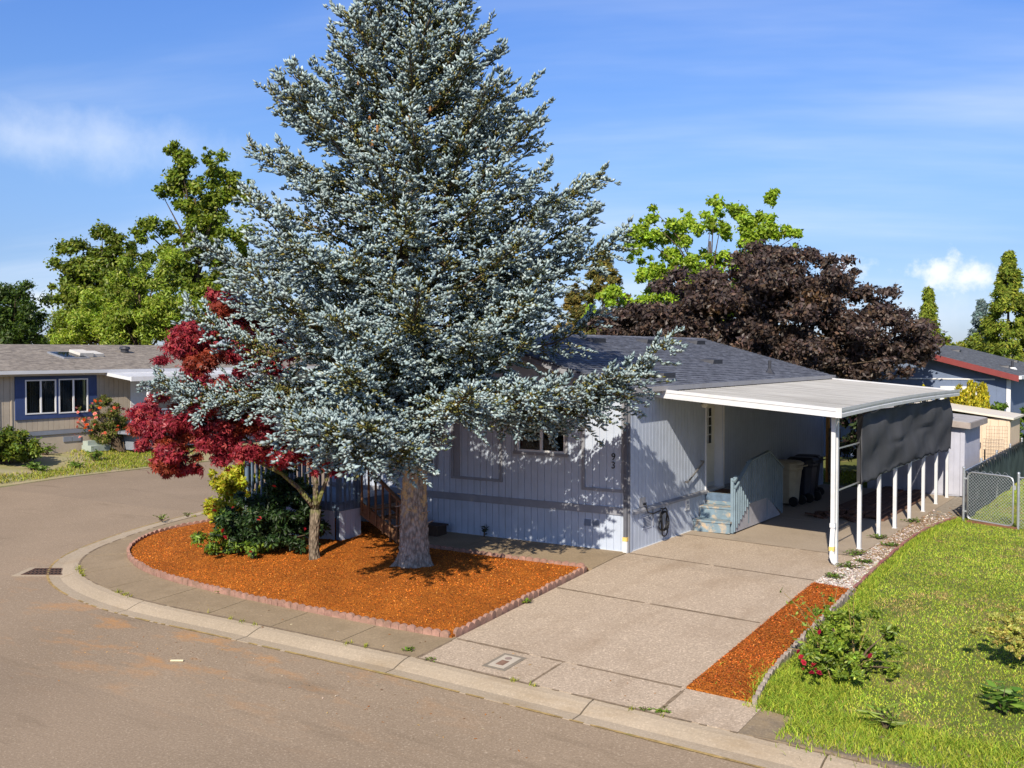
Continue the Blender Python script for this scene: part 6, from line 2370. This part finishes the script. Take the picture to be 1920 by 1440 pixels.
# shrubs at the picture's edge on the lawn
HB = np.array([7.75, -2.6, gzf(7.75, -2.6)])
toh = lambda px, py, d=0.: (CAM + ray(px, py) * (float((HB - CAM) @ FWD) + d)) - HB
shrub('pale_shrub', 'pale yellow-green low shrub with bare lower twigs on the lawn', HB,
      [(toh(1905, 1185), (.36, .4, .20)), (toh(1872, 1180, -.1), (.28, .3, .16)), (toh(1895, 1200, -.3), (.30, .25, .14)), (toh(1900, 1165, .1), (.30, .3, .14)), (toh(1880, 1195, -.1), (.26, .3, .16)), (toh(1940, 1175), (.5, .5, .28)), (toh(1930, 1215, -.2), (.35, .4, .16)), (toh(1965, 1200), (.45, .5, .3))],
      16000, .060, [(.40, .42, .09), (.47, .47, .12), (.33, .36, .07), (.40, .30, .08)], width=.5, per=40, qr=(.09, .16), stems=40, flat=.6, minz=.22)
sprig('broadleaf_plant', 'broad-leaved green plant near the lower edge of the lawn', 'plant', tuple(at(1880, 1335)), .34, 60, .24, [(.12, .22, .03), (.17, .28, .04), (.09, .17, .025)], .30, width=.36, nst=14, up=.6)
sprig('iris_clump', 'clump of upright strappy leaves by the worn pavement', 'plant', tuple(at(1660, 1372)), .30, 36, .28, [(.16, .24, .03), (.20, .27, .035)], .16, width=.12, nst=18, up=.1)

# weeds along joints, gravel and kerb
for px, py, h, n, sp in ((303, 975, .16, 50, .22), (352, 968, .10, 34, .14), (767, 1220, .05, 40, .13), (806, 1238, .04, 24, .10), (987, 1131, .10, 46, .13), (412, 1111, .06, 34, .16), (1243, 1334, .03, 60, .16), (1212, 1331, .025, 20, .10)):
    p = at(px, py)
    sprig('weed', {303: 'largest green weed at the far bend of the kerb', 352: 'small weed sprouting in the bend of the kerb beside the larger one', 767: 'flat bright green weed on the sidewalk slab near the driveway', 806: 'tiny weed in the joint of the pale kerb', 987: 'dark green weed against the edging beside the driveway',
                   412: 'sparse weed at the foot of the pink edging', 1243: 'round moss cushion behind the kerb at the driveway corner', 1212: 'thin moss patch in the joint behind the kerb'}[px], 'weed', tuple(p), h, n, .06, [(.13, .22, .02), (.19, .27, .03), (.10, .17, .02)], sp, 'weeds in the paving', nst=10)
for i, (px, py, h, sp, lb) in enumerate(((1605, 1042, .13, .28, 'weed clump at the foot of the downspout in the gravel'), (1590, 1065, .12, .30, 'spreading weeds in the gravel below the downspout'), (1565, 1085, .10, .22, 'weed clump where gravel meets the rust mulch'), (1650, 1010, .10, .26, 'weed clump at the foot of the second short post'),
                               (1670, 1025, .09, .20, 'small weed amid the white gravel stones'), (1712, 980, .10, .30, 'broad weed patch beside the middle carport posts'), (1622, 1056, .08, .18, 'small weed in the pale gravel near the red edging'))):
    p = at(px, py)
    sprig('weed', lb, 'weed', tuple(p), h, 110, .07, [(.10, .17, .02), (.15, .22, .03), (.07, .13, .02)], sp, 'weeds in the gravel strip', nst=20)

# small litter
o = MB().beam(tuple(at(320, 1232) + np.array([0, 0, -.05])), tuple(at(344, 1232) + np.array([0, 0, -.05])), .03, .02).build('wood_stick', mat('pale_stick', (.62, .55, .36), .8, .1, 9.))
props(o, 'pale thin stick lying alone on the asphalt road', 'stick')
n = 160
G = np.stack([rng.uniform(-6, 3, n), -7.7 - np.abs(rng.normal(size=n)) * .9], 1)
G2 = np.stack([rng.uniform(-6, 3.6, 60), rng.uniform(-6.9, -5.95, 60)], 1); G = np.concatenate([G, G2]); n = len(G)
P = np.concatenate([G, (gz(G[:, 0], G[:, 1]) + np.where(G[:, 1] < -7.3, -.062, .010))[:, None]], 1)
o = leaves('stray_chips', P, rng.normal(size=(n, 3)) * .15 + np.array([0, 0, 1]), rng.uniform(.02, .06, n), pick_cols([(.40, .15, .03), (.5, .3, .1), (.25, .1, .03), (.55, .48, .36)], n, .2), LEAFM, None, .4, .02)
props(o, 'stray bark chips scattered over the road edge', 'bark chips', kind='stuff')

# storm drain
p = at(95, 1066)
dr = thing('storm_drain', 'rusty iron storm drain grate at the bend of the kerb', 'drain', tuple(p)); dr['_local'] = 1
dr.rotation_mode = 'XYZ'
dr.rotation_euler = Vector((0, -.07, 1)).to_track_quat('Z', 'Y').to_matrix().to_euler()
dr.rotation_euler = (Vector((0, -.07, 1)).to_track_quat('Z', 'Y').to_matrix() @ Matrix.Rotation(math.atan2(.39, .85), 3, 'Z')).to_euler()
MB().box(-.66, .60, -.32, .32, -.16, -.0635).build('concrete_surround', kerb_c, dr)
MB().box(-.46, .46, -.21, .21, -.11, -.0625).build('pit_shade_block', pit_shade, dr)  # solid black block, its colour stands for the shade under the grate
mb = MB().box(-.50, -.46, -.25, .25, -.10, -.055).box(.46, .50, -.25, .25, -.10, -.055).box(-.46, .46, -.25, -.21, -.10, -.0551).box(-.46, .46, .21, .25, -.10, -.0551)
mb.build('frame', iron, dr)
for i in range(11):
    x = -.42 + i * .084
    MB().box(x - .014, x + .014, -.21, .21, -.062, -.0555).build('grate_bar', iron, dr)
for y in (-.07, .07):
    MB().box(-.46, .46, y - .014, y + .014, -.062, -.057).build('grate_bar', iron, dr)
# water meter lid
p = at(946, 1242)
ml = thing('meter_box', 'pale concrete meter box lid set in the driveway apron', 'meter box', tuple(p)); ml['_local'] = 1
ml.rotation_euler = (math.atan(.07), math.atan(.029), 0)
ml.scale = (.72, .74, 1)
MB().box(-.27, .27, -.40, .40, -.06, .010).build('frame', mat('meter_rim', (.20, .17, .13), .9, .2, 10.), ml)
MB().box(-.19, .19, -.31, .31, -.05, .015).build('lid', mat('meter_lid', (.40, .35, .28), .85, .1, 8.), ml)
MB().box(-.08, .09, -.20, .04, .0152, .019).build('hatch', mat('meter_hatch', (.19, .115, .08), .7, .3, 9.), ml)
MB().lathe([(.075, .0152), (.075, .018), (.001, .0182)], 14, (-.02, .17, 0)).build('reader_cap', mat('meter_cap', (.25, .19, .16), .7, .2, 9.), ml)

# ================================================================== TREES AND SHRUBS BEHIND
def bp(px, py, d):
    return CAM + ray(px, py) * d


def in_house(P):
    a = (P[:, 0] > -8.4) & (P[:, 0] < .35) & (P[:, 1] < LEN + .45) & (P[:, 2] < RIDGE_Z - np.abs(P[:, 0] - RIDGE_X) * sl + .12)
    b = (P[:, 1] > hy0 - .5) & (P[:, 1] < hy1 + .5) & (np.abs(P[:, 0]) < 4.4) & (P[:, 2] < brz - np.abs(P[:, 0]) * bsl + .1)
    c = (P[:, 1] < CY1 + .1) & (P[:, 0] > .1) & (P[:, 0] < 3.9) & (P[:, 2] < 3.3)
    return a | b | c


def blobs_px(lst, d0):
    out = []
    for px, py, dd, r, rz_ in lst:
        out.append((bp(px, py, d0 + dd), (r, r, rz_)))
    return out


PURP = [(.070, .049, .042), (.098, .068, .055), (.052, .038, .035), (.125, .080, .055), (.082, .063, .055)]
leafy_tree('purple_maple', 'broad dark purple-leaved maple behind the house roof', (-3.3, 16.6, 0),
           blobs_px(((1420, 560, 0, 2.3, 1.6), (1330, 600, .4, 2.0, 1.3), (1500, 530, .2, 1.9, 1.3), (1250, 590, .8, 1.7, 1.1), (1590, 570, 0, 1.7, 1.2), (1640, 640, -.2, 1.7, 1.1), (1180, 615, 1., 1.6, .8), (1690, 630, -.5, 1.1, .8), (1560, 660, -.6, 1.8, 1.1), (1470, 480, .5, 1.1, .6), (1440, 640, -.8, 2.0, 1.0), (1330, 640, -.2, 1.6, .7), (1620, 700, -.8, 1.2, .5), (1720, 650, -.5, .7, .5), (1700, 690, -.6, .6, .4), (1280, 530, .6, 1.0, .5), (1560, 510, .2, .9, .5)), 37),
           108000, .175, PURP, .22, 6.5, (.30, .52), avoid=in_house, mid=2.2, patches=([(.12, .07, .035), (.10, .06, .03)], .04), flat=.6)
LIME = [(.23, .34, .024), (.30, .40, .034), (.17, .28, .022), (.27, .38, .034)]
lt = leafy_tree('lime_tree', 'bright lime-green tree with upright plumes above the purple maple', bp(1330, 760, 47) * np.array([1, 1, 0]),
                blobs_px(((1212, 400, 0, .42, .55), (1215, 445, 0, .55, .8), (1190, 465, 0, .7, .6), (1215, 510, 0, .75, .8), (1265, 450, .3, .65, 1.1), (1290, 405, .3, .42, .42), (1270, 520, .3, .9, .9), (1345, 382, 0, .40, .45), (1370, 400, 0, .55, .55), (1330, 430, 0, .7, .7), (1320, 500, 0, 1.1, .8), (1395, 440, 0, .9, .8), (1422, 398, .3, .55, .42), (1452, 372, .3, .42, .34), (1455, 430, .3, .6, .6), (1485, 440, .2, .4, .5), (1150, 560, 0, .7, .5), (1110, 590, 0, .5, .4), (1240, 570, 0, 1.2, .8), (1340, 570, 0, 1.5, 1.0), (1410, 500, 0, 1.1, .9)), 47),
                60000, .195, LIME, .22, 11., (.26, .40), mid=3.5, flat=.9)
LEFTG = [(.125, .185, .018), (.17, .235, .022), (.09, .14, .014), (.21, .245, .028)]
leafy_tree('tall_cherry', 'tall olive-green tree with ragged top behind the maple', bp(370, 740, 60) * np.array([1, 1, 0]),
           blobs_px(((350, 310, 0, 1.0, .9), (405, 320, 0, 1.2, 1.0), (330, 350, 0, 1.2, .9), (380, 375, .5, 1.7, 1.2), (430, 370, .5, 1.2, 1.2), (300, 430, 0, 1.1, .7), (355, 440, 0, 1.6, 1.2), (420, 450, 0, 1.6, 1.3), (275, 430, 0, .7, .6), (330, 500, 0, 1.6, 1.2), (400, 530, 0, 2.0, 1.5), (460, 350, 0, .8, .9), (320, 285, 0, .45, .6), (388, 292, 0, .4, .6), (350, 290, 0, .3, .5), (340, 590, 0, 2.2, 1.6), (440, 590, 0, 2.2, 1.6), (360, 400, 0, 1.3, 1.)), 60),
           68000, .23, LEFTG, .35, 3.6, (.34, .55), mid=4, flat=.8)
leafy_tree('round_tree', 'dark rounded deciduous tree behind the taupe roof', bp(190, 740, 57) * np.array([1, 1, 0]),
           blobs_px(((190, 470, 0, 1.6, 1.2), (150, 500, 0, 1.4, 1.2), (225, 490, 0, 1.3, 1.0), (180, 540, 0, 2.3, 1.6), (130, 580, 0, 1.5, 1.3), (240, 560, 0, 1.8, 1.5), (150, 620, 0, 2.0, 1.2), (210, 440, 0, .8, .5)), 57),
           48000, .22, [(.10, .145, .015), (.135, .18, .018), (.07, .11, .013), (.16, .185, .024)], .3, 4., (.34, .55), mid=3, flat=.8)
leafy_tree('robinia_tree', 'light yellow-green feathery tree in front of the rounded dark tree', bp(265, 740, 53) * np.array([1, 1, 0]),
           blobs_px(((250, 520, 0, 1.4, .9), (210, 570, 0, 1.6, 1.1), (290, 560, 0, 1.6, 1.2), (250, 610, 0, 2.2, 1.2), (160, 610, 0, 1.4, 1.1), (330, 600, 0, 1.6, 1.3), (310, 510, 0, 1.2, .8), (130, 640, 0, 1.0, .7)), 53),
           52000, .21, [(.19, .275, .024), (.25, .33, .03), (.14, .215, .02), (.31, .35, .06)], .25, 4., (.34, .55), mid=2.5, flat=.75, width=.35)
leafy_tree('far_tree', 'dark green tree at the end of the taupe roof ridge', bp(25, 740, 62) * np.array([1, 1, 0]),
           blobs_px(((15, 550, 0, 1.4, 1.2), (45, 580, 0, 1.5, 1.2), (10, 600, 0, 2.0, 1.5), (60, 620, 0, 1.3, 1.0), (-30, 590, 0, 2., 2.), (20, 640, 0, 2.2, 1.2)), 62),
           26000, .20, [(.045, .085, .016), (.065, .11, .018), (.035, .065, .014), (.09, .14, .02)], .25, 4., (.34, .55), mid=2.5, flat=.8)


def conifer(name, label, px, base_py, d, top_py, w, pal, n, size, width=.3, cone=1., bark=None, droop=.3):
    base = bp(px, base_py, d); base[2] = 0
    top = bp(px, top_py, d)[2]
    H_ = top - base[2]
    t = thing(name, label, 'tree', tuple(base))
    MB().tube([base - np.array([0, 0, .1]), base + np.array([0, 0, H_ * .5]), base + np.array([0, 0, H_ * .97])], [.05 * H_ * .35 + .05, .08, .02], 8).build('trunk', bark or brown_bark, t, smooth=True)
    # layered sprays
    ns = int(H_ * 26)
    zz = rng.uniform(.08, 1, ns) ** .9
    az = rng.uniform(0, 2 * math.pi, ns)
    rr = w * (1 - zz ** cone) * rng.uniform(.55, 1.08, ns) + .08
    C = base + np.stack([rr * np.cos(az), rr * np.sin(az), zz * H_ + .1 * rng.normal(size=ns)], 1)
    Q = .22 + .28 * (1 - zz) * w / 2
    per = n // ns
    idx = np.repeat(np.arange(ns), per)
    dd = rand_dirs(len(idx))
    P = C[idx] + dd * (Q[idx] * rng.uniform(.2, 1, len(idx)))[:, None] * np.array([1, 1, .8])
    out = np.stack([np.cos(az[idx]), np.sin(az[idx]), -droop + 0 * az[idx]], 1)
    ax = out + rng.normal(size=P.shape) * .45
    Nv = rng.normal(size=P.shape) * .6 + out * .6 + np.array([0, 0, .5])
    cols = pick_cols(pal, len(P), .18) * np.clip(1 + rng.normal(size=(ns, 1)) * .16, .6, 1.5)[idx]
    P = P[:, :]
    leaves('crown', P, Nv, size * rng.uniform(.7, 1.3, len(P)), cols, LEAFM, t, width, axis=ax)
    return t


CEDAR = [(.14, .19, .02), (.19, .235, .025), (.10, .15, .018), (.23, .25, .03)]
conifer('cedar_tree', 'tall yellow-green cedar rising behind the blue house', 1888, 760, 56, 478, 2.6, CEDAR, 26000, .24)
conifer('cedar_tree', 'slim cedar tip rising between purple maple and blue house roof', 1738, 760, 58, 545, 1.4, CEDAR, 13000, .24)
conifer('blue_cedar', 'pale blue-grey conifer beside the tall cedar', 1838, 760, 61, 565, 1.8, [(.13, .19, .19), (.17, .23, .22), (.10, .15, .15)], 12000, .24)
conifer('pine_tree', 'olive-brown pine between the spruce and the lime-green tree', 1130, 780, 54, 470, 2.3, [(.10, .10, .025), (.14, .12, .028), (.075, .085, .022), (.17, .13, .03)], 20000, .26, cone=2.2, droop=-.4)
conifer('pine_tree', 'brownish pine mostly hidden behind the spruce boughs', 1075, 780, 57, 540, 2.0, [(.14, .11, .025), (.18, .13, .03), (.09, .085, .02)], 12000, .26, cone=2., droop=-.4)
for i, (px, top, w_, lb) in enumerate(((1765, 628, 1.6, 'yellow-green treetop just above the blue house roof'), (1800, 618, 1.5, 'mid green treetop beside the pale blue conifer'), (1700, 640, 1.5, 'green treetop half hidden by the purple maple edge'), (1840, 636, 1.6, 'low green treetop at the foot of the tall cedar'))):
    leafy_tree('far_treetop', lb, bp(px, 760, 60) * np.array([1, 1, 0]), blobs_px(((px, top + 22, 0, .9, .7), (px - 20, top + 45, 0, 1.2, .8), (px + 20, top + 50, 0, 1.2, .8), (px, top + 85, 0, 1.6, 1.2)), 60), 7000, .25, CEDAR, .15, 6., (.3, .45), group='treetops behind the blue house', mid=1.5)


# golden arborvitae and hedge
def thuja(label, px, Y, top_py, w, pal, n, nt_):
    top = atY(px, top_py, Y)
    base = np.array([top[0], Y, 0.])
    t = thing('golden_arborvitae', label, 'shrub', tuple(base), 0, 'golden arborvitae behind the sheds')
    H_ = top[2]
    MB().tube([base - np.array([0, 0, .1]), base + np.array([0, 0, H_ * .6])], [.06, .02], 7).build('trunk', brown_bark, t)
    P = []; A = []
    for k in range(nt_):
        a = rng.uniform(0, 2 * math.pi); r_ = w * math.sqrt(rng.random()) * .85
        hh = H_ * (1 - .22 * (r_ / w) ** 2) * (rng.uniform(.8, 1.0) if k else 1.)
        q = rng.uniform(.05, 1, n // nt_)
        cw = .26 * w * np.sqrt(np.clip(1 - q, 0, 1)) * 1.6 + .03
        th = rng.uniform(0, 2 * math.pi, len(q))
        P.append(base + np.stack([r_ * math.cos(a) * (.5 + .5 * np.minimum(1, q * 2)) + cw * np.cos(th), r_ * math.sin(a) * (.5 + .5 * np.minimum(1, q * 2)) + cw * np.sin(th), q * hh], 1))
        A.append(np.stack([np.cos(th) * .5, np.sin(th) * .5, np.ones(len(q))], 1))
    P = np.concatenate(P); A = np.concatenate(A)
    leaves('foliage', P, rng.normal(size=P.shape) * .5 + A * np.array([1, 1, .1]), .14 * rng.uniform(.7, 1.3, len(P)), pick_cols(pal, len(P), .2), LEAF, t, .4, axis=A)


GOLD = [(.42, .36, .02), (.50, .42, .03), (.33, .31, .02), (.25, .26, .02)]
thuja('largest golden arborvitae, behind the beige shed', 1820, 19.9, 706, .74, GOLD, 16000, 20)
thuja('small golden arborvitae peeping over the middle of the carport roof edge', 1732, 20.3, 714, .42, GOLD, 3600, 6)
thuja('lowest golden arborvitae, just above the far end of the carport roof', 1776, 20.6, 726, .42, GOLD, 3600, 7)
hb = atY(1895, 760, 20.6); hb[2] = 0
shrub('laurel_hedge', 'dense green hedge between the golden arborvitae and the blue house', hb, [((-.7, 0, 1.9), (.6, .5, .65)), ((0, 0, 1.6), (.8, .5, .65)), ((.8, 0, 1.45), (.9, .5, .7)), ((1.6, 0, 1.3), (1., .5, .8)), ((0, 0, .8), (1.2, .5, .8)), ((1.4, 0, .7), (1.2, .5, .7))], 12000, .14, [(.09, .16, .018), (.13, .21, .022), (.06, .11, .014)], cat='hedge', per=14, qr=(.22, .34), width=.5)
# dark bushes glimpsed through the carport
gb = np.array([1.2, 16.2, 0])
shrub('dark_hedge', 'dark leafy hedge glimpsed through the far end of the carport', gb, [((0, 0, 1.4), (1.3, .5, 1.2)), ((-1.0, .2, 1.2), (.9, .5, 1.1)), ((.5, 0, 2.2), (1., .5, .6))], 8000, .16, [(.03, .045, .02), (.04, .06, .02), (.05, .03, .03)], cat='hedge', per=10, qr=(.25, .38), width=.5)
G = sample_poly([(-1, 13.7), (3.9, 13.7), (3.9, 17), (-1, 17)], 5000)
blades('back_yard_grass', G, .10, .01, [(.25, .28, .03), (.32, .30, .05), (.18, .22, .03)], 'sunlit grass strip seen through the carport', zoff=-.02)
bk = patch_mesh('back_yard', [(-30, 13.1), (3.96, 13.1), (3.96, 40), (-30, 40)], turf, off=-.02, step=3., kind='structure')

# across the road: rose, bush, small plants
rosep = np.array([-24.0, 6.15, .36])
tor = lambda px, py, d=0.: (CAM + ray(px, py) * (float((rosep - CAM) @ FWD) + d)) - rosep
rose = shrub('rose_bush', 'tall rose bush with coral and orange blooms before the porch', rosep, [(tor(160, 775), (.45, .45, .35)), (tor(200, 785), (.55, .5, .50)), (tor(205, 755), (.35, .35, .30)), (tor(150, 805), (.35, .35, .35)), (tor(195, 815), (.5, .45, .35)), (tor(175, 755), (.3, .3, .25)), (tor(225, 800), (.3, .3, .5))], 15000, .095,
             [(.12, .16, .025), (.17, .19, .035), (.09, .12, .02), (.20, .15, .06)], None, per=30, qr=(.20, .34), stems=30)
for px, py in ((178, 752), (188, 753), (142, 766), (146, 773), (168, 770), (178, 776), (172, 757), (150, 786), (146, 793), (157, 795), (157, 787), (167, 785), (178, 797), (168, 808), (160, 803), (172, 808), (197, 812), (192, 814), (221, 799), (220, 806), (138, 815), (132, 820), (134, 828), (150, 820), (208, 772), (187, 765), (180, 784), (155, 790), (138, 823), (163, 797), (145, 800), (214, 765)):
    flower(rose, CAM + ray(px, py) * (float((rosep - CAM) @ FWD) - .55 + rng.normal() * .08), rng.uniform(.06, .095), [(.75, .20, .10), (.80, .30, .22), (.78, .16, .05), (.85, .42, .34)][rng.integers(0, 4)])
bb = np.array([-23.9, 1.55, .32])
tob = lambda px, py, d=0.: (CAM + ray(px, py) * (float((bb - CAM) @ FWD) + d)) - bb
shrub('rounded_bush', 'rounded green bush below the taupe house wall', bb, [(tob(10, 840), (1.0, .8, .55)), (tob(-25, 835), (.9, .8, .65)), (tob(40, 845), (.55, .6, .38)), (tob(15, 818), (.6, .6, .3))], 20000, .125, [(.09, .14, .016), (.13, .18, .02), (.06, .10, .014), (.17, .20, .025)], per=22, qr=(.25, .38), width=.5)
for px, py, h, sp, lb in ((178, 862, .5, .28, 'leafy green perennial beside the concrete walk across the road'), (85, 850, .45, .5, 'tall grassy clump against the taupe skirting'), (140, 874, .22, .3, 'low plant at the far kerb near the perennial'), (62, 878, .25, .32, 'low plant at the far kerb below the rounded bush'), (75, 880, .2, .25, 'smaller low plant next to another at the far kerb')):
    p = at(px, py)
    sprig('perennial', lb, 'plant', tuple(p + np.array([0, 0, -.05])), h, 150, .13, [(.10, .18, .02), (.14, .23, .03), (.07, .13, .02)], sp, 'plants in the yard across the road', nst=20)
